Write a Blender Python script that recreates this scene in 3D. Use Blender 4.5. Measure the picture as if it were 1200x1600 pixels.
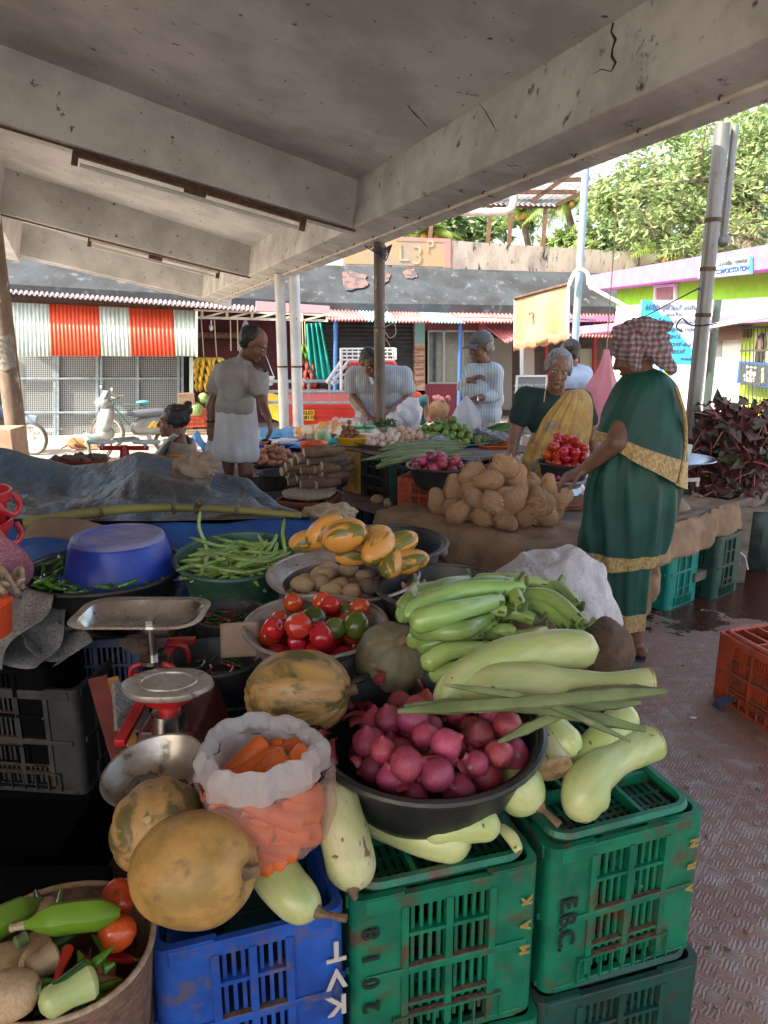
import bpy,bmesh,math,random
from mathutils import Vector,Matrix,Euler,Quaternion,noise
R = math.radians
random.seed(7)
scene = bpy.context.scene
for o in list(bpy.data.objects): bpy.data.objects.remove(o)
col = scene.collection
CAM_H,FPX,PITCH = 1.5,1164.0,R(14.2)
cam_d = bpy.data.cameras.new('camera'); cam = bpy.data.objects.new('camera',cam_d); col.objects.link(cam)
cam.location = (0,0,CAM_H); cam.rotation_euler = (R(90) - PITCH,0,0)
cam_d.sensor_fit = 'VERTICAL'; cam_d.sensor_height = 36; cam_d.lens = 36 * FPX / 1600
cam_d.clip_start = .05; cam_d.clip_end = 2000
scene.camera = cam
SUN = Vector((.62,.34,-.62)).normalized()
sun_d = bpy.data.lights.new('sun','SUN'); sun_d.energy = 3.2; sun_d.angle = R(.5); sun_d.color = (1,.93,.82)
sun = bpy.data.objects.new('sun',sun_d); col.objects.link(sun)
sun.rotation_euler = SUN.to_track_quat('-Z','Y').to_euler()
world = bpy.data.worlds.new('World'); scene.world = world; world.use_nodes = True
_nt = world.node_tree; _nt.nodes.clear()
_sky = _nt.nodes.new('ShaderNodeTexSky'); _sky.sky_type = 'NISHITA'; _sky.sun_disc = False
_sky.sun_elevation = math.asin(-SUN.z); _sky.sun_rotation = math.atan2(-SUN.x,-SUN.y)
_sky.air_density = 1.0; _sky.dust_density = 4.0
_bg = _nt.nodes.new('ShaderNodeBackground'); _bg.inputs[1].default_value = .15
_wo = _nt.nodes.new('ShaderNodeOutputWorld')
_nt.links.new(_sky.outputs[0],_bg.inputs[0]); _nt.links.new(_bg.outputs[0],_wo.inputs[0])
scene.view_settings.view_transform = 'Standard'; scene.view_settings.look = 'None'
scene.view_settings.exposure = 2.1; scene.view_settings.gamma = 1
scene.view_settings.use_white_balance = True; scene.view_settings.white_balance_temperature = 7100; scene.view_settings.white_balance_tint = 10
scene.cycles.max_bounces = 8; scene.cycles.diffuse_bounces = 5; scene.cycles.transparent_max_bounces = 12
scene.cycles.sample_clamp_indirect = 6
_ct,_st = math.cos(PITCH),math.sin(PITCH)
CAM = Vector((0,0,CAM_H))
def ray(px,py):
 v = (800 - py) / FPX
 return Vector(((px - 600) / FPX,_ct + v * _st,-_st + v * _ct))
def atz(px,py,z): r = ray(px,py); return CAM + r * ((z - CAM_H) / r.z)
def aty(px,py,y): r = ray(px,py); return CAM + r * (y / r.y)
def atp(px,py,p,n): r = ray(px,py); return CAM + r * ((p - CAM).dot(n) / r.dot(n))
V = Vector
T = Matrix.Translation
def rot(ax,ang): return Matrix.Rotation(R(ang),4,ax)
def frame(p,yaw=0,tilt=0,roll=0): return T(p) @ rot('Z',yaw) @ rot('X',tilt) @ rot('Y',roll)
def along(p,d,spin=0):
 return T(p) @ V(d).to_track_quat('Z','Y').to_matrix().to_4x4() @ rot('Z',spin)
class MB:
 def __init__(s): s.v = []; s.f = []; s.m = []
 def add(s,vs,fs,mi=0):
  k = len(s.v); s.v += [V(x) for x in vs]
  s.f += [[i + k for i in f] for f in fs]; s.m += [mi] * len(fs); return s
 def box(s,c,size,M=None,mi=0):
  c = V(c); h = V(size) * .5; M = M or Matrix()
  vs = [M @ (c + V((x * h.x,y * h.y,z * h.z))) for x in (-1,1) for y in (-1,1) for z in (-1,1)]
  return s.add(vs,[(0,1,3,2),(4,6,7,5),(0,4,5,1),(2,3,7,6),(0,2,6,4),(1,5,7,3)],mi)
 def bbox(s,a,b,M=None,mi=0):
  a,b = V(a),V(b); return s.box((a + b) / 2,(abs(b.x - a.x),abs(b.y - a.y),abs(b.z - a.z)),M,mi)
 def bar(s,a,b,w,h,mi=0,up=(0,0,1)):
  a,b = V(a),V(b); d = (b - a); L = d.length; d.normalize(); u = V(up)
  if abs(d.dot(u)) > .98: u = V((0,1,0))
  x = d.cross(u).normalized(); y = x.cross(d)
  vs = [p + x * (i * w / 2) + y * (j * h / 2) for p in (a,b) for i,j in ((-1,-1),(1,-1),(1,1),(-1,1))]
  return s.add(vs,[(3,2,1,0),(4,5,6,7),(0,1,5,4),(1,2,6,5),(2,3,7,6),(3,0,4,7)],mi)
 def tube(s,pts,rad,n=10,cap=True,mi=0,flat=1.0,ang0=0,wob=None):
  pts = [V(p) for p in pts]; m = len(pts)
  if not hasattr(rad,'__len__'): rad = [rad] * m
  t0 = (pts[1] - pts[0]).normalized(); ref = V((0,0,1)) if abs(t0.z) < .9 else V((1,0,0))
  x = t0.cross(ref).normalized(); vs = []
  for i,p in enumerate(pts):
   t = (pts[min(i + 1,m - 1)] - pts[max(i - 1,0)]).normalized()
   x = (x - t * x.dot(t)).normalized(); y = t.cross(x)
   for k in range(n):
    a = 2 * math.pi * k / n + ang0
    r = rad[i] * (wob(a,i / (m - 1)) if wob else 1)
    vs.append(p + x * math.cos(a) * r + y * math.sin(a) * r * flat)
  fs = [(i * n + k,i * n + (k + 1) % n,(i + 1) * n + (k + 1) % n,(i + 1) * n + k) for i in range(m - 1) for k in range(n)]
  if cap: fs += [list(range(n))[::-1],[(m - 1) * n + k for k in range(n)]]
  return s.add(vs,fs,mi)
 def lathe(s,prof,n=24,M=None,mi=0,mod=None):
  M = M or Matrix(); vs = []; fs = []; m = len(prof)
  for i,(r,z) in enumerate(prof):
   for k in range(n):
    a = 2 * math.pi * k / n; rr = r * (mod(a,i / (m - 1)) if mod else 1)
    vs.append(M @ V((rr * math.cos(a),rr * math.sin(a),z)))
  fs = [(i * n + k,i * n + (k + 1) % n,(i + 1) * n + (k + 1) % n,(i + 1) * n + k) for i in range(m - 1) for k in range(n)]
  return s.add(vs,fs,mi)
 def ell(s,c,rad,M=None,nu=16,nv=10,mi=0,fn=None):
  M = M or Matrix(); c = V(c); rad = V(rad) if hasattr(rad,'__len__') else V((rad,) * 3)
  vs = [];
  for j in range(nv + 1):
   ph = math.pi * j / nv
   if j in (0,nv): pts = [(0,0,math.cos(ph))]
   else: pts = [(math.sin(ph) * math.cos(2 * math.pi * k / nu),math.sin(ph) * math.sin(2 * math.pi * k / nu),math.cos(ph)) for k in range(nu)]
   for p in pts:
    q = V(p); g = fn(q) if fn else 1
    vs.append(M @ (c + V((q.x * rad.x,q.y * rad.y,q.z * rad.z)) * g))
  fs = [(0,1 + k,1 + (k + 1) % nu) for k in range(nu)]
  for j in range(nv - 2):
   a = 1 + j * nu; b = a + nu
   fs += [(a + k,b + k,b + (k + 1) % nu,a + (k + 1) % nu) for k in range(nu)]
  a = 1 + (nv - 2) * nu; e = len(vs) - 1
  fs += [(a + k,e,a + (k + 1) % nu) for k in range(nu)]
  return s.add(vs,fs,mi)
 def grid(s,fn,nu,nv,mi=0,closed=False):
  vs = [fn(i / nu,j / nv) for j in range(nv + 1) for i in range(nu + (0 if closed else 1))]
  w = nu if closed else nu + 1
  fs = [(j * w + i,j * w + (i + 1) % w,(j + 1) * w + (i + 1) % w,(j + 1) * w + i) for j in range(nv) for i in range(nu)]
  return s.add(vs,fs,mi)
 def prism(s,outline,d,mi=0):
  """outline: list of points (3D, planar); d: extrusion vector"""
  n = len(outline); vs = [V(p) for p in outline] + [V(p) + V(d) for p in outline]
  fs = [list(range(n))[::-1],[n + k for k in range(n)]] + [(k,(k + 1) % n,n + (k + 1) % n,n + k) for k in range(n)]
  return s.add(vs,fs,mi)
 def join(s,other,M=None,mi=None):
  M = M or Matrix(); k = len(s.v); s.v += [M @ x for x in other.v]; s.f += [[i + k for i in f] for f in other.f]
  s.m += other.m if mi is None else [mi] * len(other.f); return s
 def mesh(s,name,mats,smooth=True,off=V((0,0,0))):
  me = bpy.data.meshes.new(name)
  me.from_pydata([tuple(x - off) for x in s.v],[],s.f)
  for m in (mats if isinstance(mats,(list,tuple)) else [mats]): me.materials.append(m)
  me.polygons.foreach_set('material_index',s.m)
  me.polygons.foreach_set('use_smooth',[smooth] * len(s.f))
  me.update()
  bm = bmesh.new(); bm.from_mesh(me); bmesh.ops.recalc_face_normals(bm,faces=bm.faces)
  if smooth:
   for e in bm.edges:
    if len(e.link_faces) == 2 and e.calc_face_angle(0) > R(38): e.smooth = False
  bm.to_mesh(me); bm.free()
  return me
def link(name,me,parent=None,M=None):
 o = bpy.data.objects.new(name,me); col.objects.link(o)
 if parent is not None: o.parent = parent
 if M is not None: o.matrix_basis = M
 return o
def tag(o,label=None,cat=None,group=None,kind=None):
 if label: o['label'] = label
 if cat: o['category'] = cat
 if group: o['group'] = group
 if kind: o['kind'] = kind
 return o
def thing(name,label,cat,loc=(0,0,0),group=None,M=None):
 o = bpy.data.objects.new(name,None); col.objects.link(o); o.empty_display_size = .1
 o.matrix_basis = M if M is not None else T(V(loc))
 return tag(o,label,cat,group)
def part(name,mb,mat,parent,smooth=True,bevel=0,label=None,local=False,bseg=2,solid=0):
 """mesh given in world coordinates unless local"""
 off = V((0,0,0))
 if parent is not None and not local:
  p = parent;
  while p is not None: off = off + p.matrix_basis.to_translation(); p = p.parent
 me = mb.mesh(name,mat,smooth,off) if isinstance(mb,MB) else mb
 o = link(name,me,parent)
 if solid: m = o.modifiers.new('solid','SOLIDIFY'); m.thickness = solid; m.offset = 0
 if bevel: m = o.modifiers.new('bevel','BEVEL'); m.width = bevel; m.segments = bseg; m.limit_method = 'ANGLE'
 if label: o['label'] = label
 return o
def single(name,mb,mat,label,cat,group=None,smooth=True,bevel=0,solid=0,kind=None):
 """one-mesh thing, mesh in world coordinates; origin moved to its base"""
 n = len(mb.v); c = V((sum(v.x for v in mb.v) / n,sum(v.y for v in mb.v) / n,min(v.z for v in mb.v)))
 o = link(name,mb.mesh(name,mat,smooth,c),None,T(c))
 if solid: m = o.modifiers.new('solid','SOLIDIFY'); m.thickness = solid; m.offset = 0
 if bevel: m = o.modifiers.new('bevel','BEVEL'); m.width = bevel; m.segments = 2; m.limit_method = 'ANGLE'
 return tag(o,label,cat,group,kind)
def struct(name,mb,mat,smooth=False,bevel=0):
 o = link(name,mb.mesh(name,mat,smooth)); o['kind'] = 'structure'
 if bevel: m = o.modifiers.new('bevel','BEVEL'); m.width = bevel; m.segments = 2; m.limit_method = 'ANGLE'
 return o
def copy_tree(o,parent=None):
 c = o.copy(); col.objects.link(c); c.parent = parent
 for ch in list(o.children): copy_tree(ch,c)
 return c
class Proto:
 """builds a thing once at the origin; the first place() moves it, the next ones copy it"""
 def __init__(s,o): s.o = o; s.used = False
 def place(s,M,label=None,group=None,cat=None):
  o = s.o
  if s.used: o = copy_tree(s.o)
  s.used = True; o.matrix_basis = M
  return tag(o,label,cat,group)
def mono(name,mb,mat,cat,smooth=True,**k):
 o = link(name,mb.mesh(name,mat,smooth)); o['category'] = cat
 return Proto(o)
def fuse(mb,mats,voxel=.01,smooth=3,name='fused'):
 """union of overlapping primitives into one continuous skin"""
 me = mb.mesh(name,mats,True); o = bpy.data.objects.new('tmp',me); col.objects.link(o)
 m = o.modifiers.new('r','REMESH'); m.mode = 'VOXEL'; m.voxel_size = voxel; m.use_smooth_shade = True
 if smooth: k = o.modifiers.new('s','SMOOTH'); k.factor = .5; k.iterations = smooth
 dg = bpy.context.evaluated_depsgraph_get(); dg.update()
 ev = o.evaluated_get(dg); out = bpy.data.meshes.new_from_object(ev,depsgraph=dg); out.name = name
 bpy.data.objects.remove(o); bpy.data.meshes.remove(me)
 out.materials.clear()
 for q in (mats if isinstance(mats,(list,tuple)) else [mats]): out.materials.append(q)
 return out
def fused_part(name,mb,mat,parent,voxel=.01,smooth=3,solid=0,fn=None,assign=None):
 me = fuse(mb,mat,voxel,smooth,name); off = parent.matrix_basis.to_translation() if parent else V((0,0,0))
 for v in me.vertices:
  p = v.co.copy()
  if fn: p = fn(p)
  v.co = p - off
 if assign:
  for f in me.polygons: f.material_index = assign(f.center + off)
 me.update()
 return link(name,me,parent)
def caps(mb,a,b,ra,rb,n=12):
 a,b = V(a),V(b); mb.ell(a,ra,nu=n,nv=8); mb.ell(b,rb,nu=n,nv=8)
 if (b - a).length > 1e-4: mb.tube([a,b],[ra,rb],n)
 return mb
def smoothpath(pts,n=24):
 pts = [V(p) for p in pts]; P = [pts[0] * 2 - pts[1]] + pts + [pts[-1] * 2 - pts[-2]]; out = []
 m = len(pts) - 1
 for i in range(n + 1):
  u = i / n * m; k = min(int(u),m - 1); t = u - k; a,b,c,d = P[k:k + 4]
  out.append(.5 * ((2 * b) + (c - a) * t + (2 * a - 5 * b + 4 * c - d) * t * t + (3 * b - a - 3 * c + d) * t ** 3))
 return out
def interp(vals,u):
 m = len(vals) - 1; x = u * m; k = min(int(x),m - 1); t = x - k; t = t * t * (3 - 2 * t)
 return vals[k] * (1 - t) + vals[k + 1] * t
def text_mb(s,size,M,depth=.001,align='CENTER',bold=0.0):
 cu = bpy.data.curves.new('t','FONT'); cu.body = s; cu.size = size; cu.align_x = align; cu.align_y = 'CENTER'
 cu.extrude = depth; cu.offset = bold; cu.resolution_u = 3
 o = bpy.data.objects.new('t',cu); col.objects.link(o)
 dg = bpy.context.evaluated_depsgraph_get(); dg.update()
 me = bpy.data.meshes.new_from_object(o.evaluated_get(dg)); mb = MB()
 mb.add([M @ v.co for v in me.vertices],[list(p.vertices) for p in me.polygons])
 bpy.data.objects.remove(o); bpy.data.meshes.remove(me); bpy.data.curves.remove(cu)
 return mb
def fit_text(s,size,wmax,M,depth=.001,**k):
 a = text_mb(s,size,Matrix(),depth,**k); w = max(v.x for v in a.v) - min(v.x for v in a.v); f = min(1,wmax / w); return MB().join(a,M @ Matrix.Diagonal((f,1,1,1)))
def basis(o,x,y):
 x = V(x).normalized(); y = V(y); y = (y - x * y.dot(x)).normalized(); z = x.cross(y)
 return Matrix(((x.x,y.x,z.x,o[0]),(x.y,y.y,z.y,o[1]),(x.z,y.z,z.z,o[2]),(0,0,0,1)))
_mats = {}
def mat(name,c1,c2=None,rough=.6,scale=6,lo=.35,hi=.65,bump=0,bscale=40,metal=0,spec=.5,stretch=(1,1,1),detail=5,
  c3=None,scale3=25,lo3=.6,hi3=.7,var=0,sss=0,trans=0,alpha=1,coat=0,hue=0,emit=None,rvar=0,bdist=.01,world=False,dist=0):
 if name in _mats: return _mats[name]
 m = bpy.data.materials.new(name); m.use_nodes = True; nt = m.node_tree; N = nt.nodes; L = nt.links
 b = N['Principled BSDF']; b.inputs['Roughness'].default_value = rough; b.inputs['Metallic'].default_value = metal
 b.inputs['Specular IOR Level'].default_value = spec
 tc = N.new('ShaderNodeTexCoord'); mp = N.new('ShaderNodeMapping'); mp.inputs['Scale'].default_value = stretch
 src = tc.outputs['Object']
 if world: g = N.new('ShaderNodeNewGeometry'); src = g.outputs['Position']
 oi = N.new('ShaderNodeObjectInfo')
 if not world:
  ad = N.new('ShaderNodeVectorMath'); ad.operation = 'ADD'; mu = N.new('ShaderNodeMath'); mu.operation = 'MULTIPLY'; mu.inputs[1].default_value = 37
  L.new(oi.outputs['Random'],mu.inputs[0]); L.new(src,ad.inputs[0]); L.new(mu.outputs[0],ad.inputs[1]); src = ad.outputs[0]
 L.new(src,mp.inputs[0])
 def nz(sc,det=detail,st=True):
  n = N.new('ShaderNodeTexNoise'); n.inputs['Scale'].default_value = sc; n.inputs['Detail'].default_value = det; n.inputs['Roughness'].default_value = .6
  n.inputs['Distortion'].default_value = dist
  L.new(mp.outputs[0] if st else src,n.inputs['Vector']); return n
 def mixc(f,a,bb):
  x = N.new('ShaderNodeMix'); x.data_type = 'RGBA'; L.new(f,x.inputs[0])
  for s_,q in ((6,a),(7,bb)):
   if isinstance(q,tuple): x.inputs[s_].default_value = (*q,1)
   else: L.new(q,x.inputs[s_])
  return x.outputs[2]
 def rng(o,a,bb):
  r = N.new('ShaderNodeMapRange'); r.interpolation_type = 'SMOOTHSTEP'; r.inputs[1].default_value = a; r.inputs[2].default_value = bb; L.new(o,r.inputs[0]); return r.outputs[0]
 out = None
 if c2:
  n = nz(scale); out = mixc(rng(n.outputs[0],lo,hi),c1,c2)
 if c3:
  n3 = nz(scale3); out = mixc(rng(n3.outputs[0],lo3,hi3),out if out else c1,c3)
 if var or hue:
  h = N.new('ShaderNodeHueSaturation')
  if out: L.new(out,h.inputs['Color'])
  else: h.inputs['Color'].default_value = (*c1,1)
  r = N.new('ShaderNodeMapRange'); r.inputs[3].default_value = 1 - var; r.inputs[4].default_value = 1 + var; L.new(oi.outputs['Random'],r.inputs[0]); L.new(r.outputs[0],h.inputs['Value'])
  if hue:
   w = N.new('ShaderNodeMath'); w.operation = 'MULTIPLY'; w.inputs[1].default_value = 7.31; f = N.new('ShaderNodeMath'); f.operation = 'FRACT'
   L.new(oi.outputs['Random'],w.inputs[0]); L.new(w.outputs[0],f.inputs[0])
   r2 = N.new('ShaderNodeMapRange'); r2.inputs[3].default_value = .5 - hue; r2.inputs[4].default_value = .5 + hue; L.new(f.outputs[0],r2.inputs[0]); L.new(r2.outputs[0],h.inputs['Hue'])
  out = h.outputs[0]
 if out: L.new(out,b.inputs['Base Color'])
 else: b.inputs['Base Color'].default_value = (*c1,1)
 if rvar:
  n = nz(scale * 1.7,4); r = N.new('ShaderNodeMapRange'); r.inputs[1].default_value = .3; r.inputs[2].default_value = .7
  r.inputs[3].default_value = max(.03,rough - rvar); r.inputs[4].default_value = min(1,rough + rvar); L.new(n.outputs[0],r.inputs[0]); L.new(r.outputs[0],b.inputs['Roughness'])
 if bump:
  n = nz(bscale,6); bp = N.new('ShaderNodeBump'); bp.inputs['Strength'].default_value = bump; bp.inputs['Distance'].default_value = bdist
  L.new(n.outputs[0],bp.inputs['Height']); L.new(bp.outputs[0],b.inputs['Normal'])
 if sss:
  b.inputs['Subsurface Weight'].default_value = sss; b.inputs['Subsurface Radius'].default_value = (.02,.01,.005); b.inputs['Subsurface Scale'].default_value = .5
 if coat: b.inputs['Coat Weight'].default_value = coat; b.inputs['Coat Roughness'].default_value = .15
 if trans: b.inputs['Transmission Weight'].default_value = trans
 if alpha < 1: b.inputs['Alpha'].default_value = alpha
 if emit: b.inputs['Emission Color'].default_value = (*emit[:3],1); b.inputs['Emission Strength'].default_value = emit[3]
 m['b'] = 1
 _mats[name] = m; return m
def nodes_of(m): nt = m.node_tree; return nt,nt.nodes,nt.links,nt.nodes['Principled BSDF']
def paint(name,c,rough=.5,dirt=(.2,.15,.1),amt=.62,**k): return mat(name,c,rough=rough,c3=dirt,scale3=9,lo3=amt,hi3=amt + .2,bump=.15,bscale=30,bdist=.003,**k)
def translucent(name,c,c2,mixf=.45,rough=.5,bump=.3,bscale=30,alpha=1):
 m = mat(name,c,c2,rough=rough,bump=bump,bscale=bscale); nt,N,L,b = nodes_of(m)
 t = N.new('ShaderNodeBsdfTranslucent'); t.inputs[0].default_value = (*c,1); mx = N.new('ShaderNodeMixShader'); mx.inputs[0].default_value = mixf
 o = N['Material Output']; L.new(b.outputs[0],mx.inputs[1]); L.new(t.outputs[0],mx.inputs[2]); last = mx.outputs[0]
 if alpha < 1:
  tr = N.new('ShaderNodeBsdfTransparent'); m2 = N.new('ShaderNodeMixShader'); m2.inputs[0].default_value = 1 - alpha
  L.new(last,m2.inputs[1]); L.new(tr.outputs[0],m2.inputs[2]); last = m2.outputs[0]
 L.new(last,o.inputs[0]); return m
# ================================================================ MATERIALS
M_plaster = mat('grimy_plaster',(.62,.63,.62),(.43,.43,.42),rough=.85,scale=1.5,lo=.36,hi=.66,c3=(.10,.08,.065),scale3=13,lo3=.635,hi3=.70,bump=.25,bscale=18,world=True,detail=9)
M_plasterd = mat('grimy_plaster_beam',(.64,.64,.62),(.44,.43,.41),rough=.85,scale=2.2,lo=.36,hi=.66,c3=(.11,.085,.06),scale3=8,lo3=.60,hi3=.70,bump=.3,bscale=22,world=True,detail=10)
M_crack = mat('crack_dark',(.03,.03,.025),rough=.9)
M_galv = mat('galvanised_pipe',(.30,.30,.29),(.20,.20,.195),rough=.45,scale=8,metal=.55,c3=(.22,.17,.13),scale3=12,lo3=.62,hi3=.72,bump=.08,stretch=(1,1,.3))
M_pipebrown = mat('weathered_pipe',(.17,.125,.095),(.11,.08,.06),rough=.6,scale=10,c3=(.45,.42,.38),scale3=15,lo3=.62,hi3=.7,bump=.15,stretch=(1,1,.3))
M_white = mat('white_paint',(.74,.76,.76),(.6,.62,.62),rough=.45,scale=4,c3=(.3,.27,.24),scale3=12,lo3=.66,hi3=.75)
M_pvc = mat('pvc_white',(.68,.64,.56),(.5,.46,.4),rough=.5,scale=6)
M_rust = mat('rusty_brown',(.16,.08,.05),(.07,.045,.03),rough=.8,scale=20,bump=.3)
M_tube = mat('dusty_glass_tube',(.62,.62,.60),rough=.3)
M_street = mat('street_concrete',(.34,.31,.28),(.27,.25,.23),rough=.9,scale=1.5,c3=(.2,.18,.16),scale3=8,lo3=.62,hi3=.75,bump=.3,bscale=20,world=True)
M_black = mat('black_plastic',(.012,.013,.015),(.03,.028,.026),rough=.38,scale=10,c3=(.09,.075,.06),scale3=28,lo3=.63,hi3=.8,bump=.06,bscale=100,rvar=.12)
M_blackw = mat('worn_black_plastic',(.03,.03,.032),(.07,.06,.055),rough=.5,scale=12,c3=(.18,.15,.12),scale3=24,lo3=.6,hi3=.75,bump=.1)
M_greenc = mat('green_crate_plastic',(.0,.18,.09),(.0,.11,.06),rough=.42,scale=10,c3=(.10,.05,.03),scale3=14,lo3=.50,hi3=.72,bump=.12,bscale=120,bdist=.002,rvar=.1)
M_dgreenc = mat('dark_green_crate_plastic',(.005,.07,.05),(.01,.04,.03),rough=.5,scale=10,c3=(.07,.04,.03),scale3=14,lo3=.50,hi3=.72)
M_bluec = mat('blue_crate_plastic',(.01,.09,.42),(.008,.05,.26),rough=.45,scale=12,c3=(.12,.09,.08),scale3=16,lo3=.50,hi3=.72,bump=.1)
M_redc = mat('red_crate_plastic',(.50,.075,.025),(.33,.05,.02),rough=.45,scale=12,c3=(.13,.05,.03),scale3=16,lo3=.50,hi3=.72,bump=.1)
M_yelc = mat('yellow_crate_plastic',(.62,.33,.06),(.45,.22,.04),rough=.5,scale=12,c3=(.15,.08,.04),scale3=16,lo3=.58,hi3=.72)
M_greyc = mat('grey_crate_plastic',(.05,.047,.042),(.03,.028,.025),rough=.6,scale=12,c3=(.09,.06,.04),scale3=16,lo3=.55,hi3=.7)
M_bluedk = mat('navy_crate_plastic',(.03,.05,.12),(.02,.03,.07),rough=.55,scale=12,c3=(.07,.05,.05),scale3=16,lo3=.58,hi3=.72)
M_alu = mat('aluminium_old',(.50,.45,.40),(.34,.29,.25),rough=.45,scale=18,metal=.65,c3=(.15,.09,.06),scale3=28,lo3=.6,hi3=.74,bump=.12,bscale=60,bdist=.003,stretch=(1,1,3))
M_steel = mat('stainless_steel',(.62,.60,.57),(.45,.42,.38),rough=.22,scale=10,metal=1,c3=(.16,.10,.06),scale3=22,lo3=.63,hi3=.72,bump=.05,rvar=.1)
M_steeldirt = mat('muddy_steel',(.50,.45,.38),(.34,.29,.23),rough=.36,scale=14,metal=.75,c3=(.10,.07,.045),scale3=26,lo3=.50,hi3=.68,bump=.15,bdist=.002)
M_redp = mat('red_enamel',(.55,.02,.02),(.35,.015,.015),rough=.35,scale=12,c3=(.10,.04,.03),scale3=25,lo3=.6,hi3=.7)
M_iron = mat('rusty_iron',(.13,.085,.06),(.07,.05,.04),rough=.75,scale=20,c3=(.2,.15,.11),scale3=25,lo3=.55,hi3=.65,bump=.5,bscale=60)
M_bluebowl = mat('blue_plastic',(.02,.06,.45),(.015,.045,.34),rough=.35,scale=12,bump=.03)
M_bluebase = mat('blue_plastic_scuffed',(.13,.15,.42),(.26,.24,.38),rough=.5,scale=9,c3=(.10,.09,.12),scale3=20,lo3=.6,hi3=.75,bump=.05)
M_greentub = mat('green_tub_plastic',(.05,.13,.09),(.03,.08,.055),rough=.45,scale=12,c3=(.12,.10,.07),scale3=18,lo3=.6,hi3=.8)
M_tarp = mat('grey_blue_tarpaulin',(.065,.11,.15),(.075,.068,.066),rough=.42,scale=2.2,lo=.44,hi=.56,c3=(.14,.125,.115),scale3=5,lo3=.54,hi3=.7,bump=1,bscale=13,bdist=.035,detail=9)
M_bluetarp = mat('blue_tarpaulin',(.01,.10,.34),(.008,.05,.2),rough=.4,scale=3,bump=.5,bscale=8,bdist=.02)
M_skytarp = mat('sky_blue_sheet',(.03,.35,.65),(.02,.22,.5),rough=.4,scale=3,bump=.5,bscale=12,bdist=.02)
M_bamboo = mat('bamboo',(.30,.26,.07),(.20,.17,.05),rough=.5,scale=8,c3=(.14,.10,.05),scale3=20,lo3=.6,hi3=.7,stretch=(.3,1,1))
M_wood = mat('grey_wood',(.23,.17,.13),(.13,.095,.07),rough=.8,scale=14,bump=.3,stretch=(.15,1,1),c3=(.05,.04,.03),scale3=20,lo3=.62,hi3=.7)
M_burlap = mat('burlap',(.34,.21,.12),(.22,.13,.075),rough=.95,scale=7,bump=.7,bscale=120,bdist=.004,c3=(.34,.22,.13),scale3=10,lo3=.6,hi3=.75)
M_paper = mat('paper_print',(.30,.28,.25),(.17,.16,.15),rough=.8,scale=14,c3=(.10,.10,.10),scale3=160,lo3=.5,hi3=.62,bump=.3,bscale=12)
M_card = mat('cardboard',(.36,.25,.18),(.28,.19,.13),rough=.85,scale=8,bump=.1)
M_skin = mat('skin_dark',(.22,.10,.06),(.15,.066,.04),rough=.5,scale=14,sss=.08,bump=.15,bscale=60,bdist=.003)
M_skin2 = mat('skin_brown',(.30,.15,.095),(.21,.10,.065),rough=.5,scale=16,sss=.08,bump=.15,bscale=60,bdist=.003)
M_hair = mat('hair_black',(.015,.012,.012),(.03,.025,.022),rough=.5,scale=30,bump=.6,bscale=90,bdist=.006,stretch=(3,3,.6))
M_hairg = mat('hair_grey',(.34,.33,.32),(.14,.13,.13),rough=.5,scale=26,bump=.7,bscale=80,bdist=.006,stretch=(3,3,.6))
M_eyew = mat('eye_white',(.6,.55,.5),rough=.3)
M_eyeb = mat('eye_dark',(.01,.006,.005),rough=.15)
M_lip = mat('lip',(.16,.05,.04),rough=.45)
def streaky(name,a,b_,c_=None,rough=.5,sc=(60,60,6),**k): return mat(name,a,b_,rough=rough,scale=1,stretch=sc,c3=c_,scale3=.5,**k)
M_onion = mat('red_onion_skin',(.50,.075,.11),(.24,.02,.04),rough=.2,scale=1,stretch=(70,70,10),c3=(.60,.28,.27),scale3=.35,lo3=.6,hi3=.78,var=.4,hue=.022,coat=.2,bump=.4,bscale=1.2,bdist=.003,detail=3)
M_peel = mat('onion_peel',(.40,.06,.08),(.20,.02,.03),rough=.4,scale=40,var=.3,c3=(.42,.12,.07),scale3=20)
M_root = mat('onion_root',(.45,.33,.22),(.3,.2,.12),rough=.8,scale=60)
M_tomato = mat('tomato_skin',(.62,.045,.02),(.50,.025,.015),rough=.2,scale=6,var=.18,hue=.018,sss=.08,coat=.25,c3=(.65,.16,.05),scale3=9,lo3=.62,hi3=.8)
M_greenfruit = mat('raw_mango_skin',(.055,.10,.012),(.10,.12,.02),rough=.25,scale=14,var=.3,c3=(.10,.05,.02),scale3=20,lo3=.6,hi3=.7,coat=.2)
M_lime = mat('green_lime_skin',(.20,.30,.05),(.12,.21,.035),rough=.35,scale=9,var=.28,hue=.02,bump=.15,bscale=70,bdist=.002)
M_carrot = mat('carrot_skin',(.72,.15,.02),(.6,.11,.02),rough=.4,scale=1,stretch=(20,20,130),var=.12,bump=.3,bscale=1,bdist=.002)
M_bean = mat('bean_skin',(.26,.38,.10),(.17,.29,.06),rough=.4,scale=20,var=.3,hue=.015,c3=(.42,.46,.2),scale3=14,lo3=.58,hi3=.7)
M_chilli = mat('green_chilli_skin',(.09,.26,.02),(.05,.17,.015),rough=.22,scale=12,var=.35,coat=.2)
M_chillid = mat('dark_chilli_skin',(.015,.07,.012),(.03,.10,.02),rough=.2,scale=12,var=.3,coat=.2)
M_chillir = mat('red_chilli_skin',(.5,.015,.01),(.35,.01,.01),rough=.2,scale=12,var=.2,coat=.3)
M_gourd = mat('bottle_gourd_skin',(.56,.58,.28),(.40,.48,.17),rough=.33,scale=4.2,stretch=(6,6,1.5),var=.1,c3=(.20,.13,.06),scale3=78,lo3=.655,hi3=.72,sss=.05,bump=.05,coat=.08)
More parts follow.
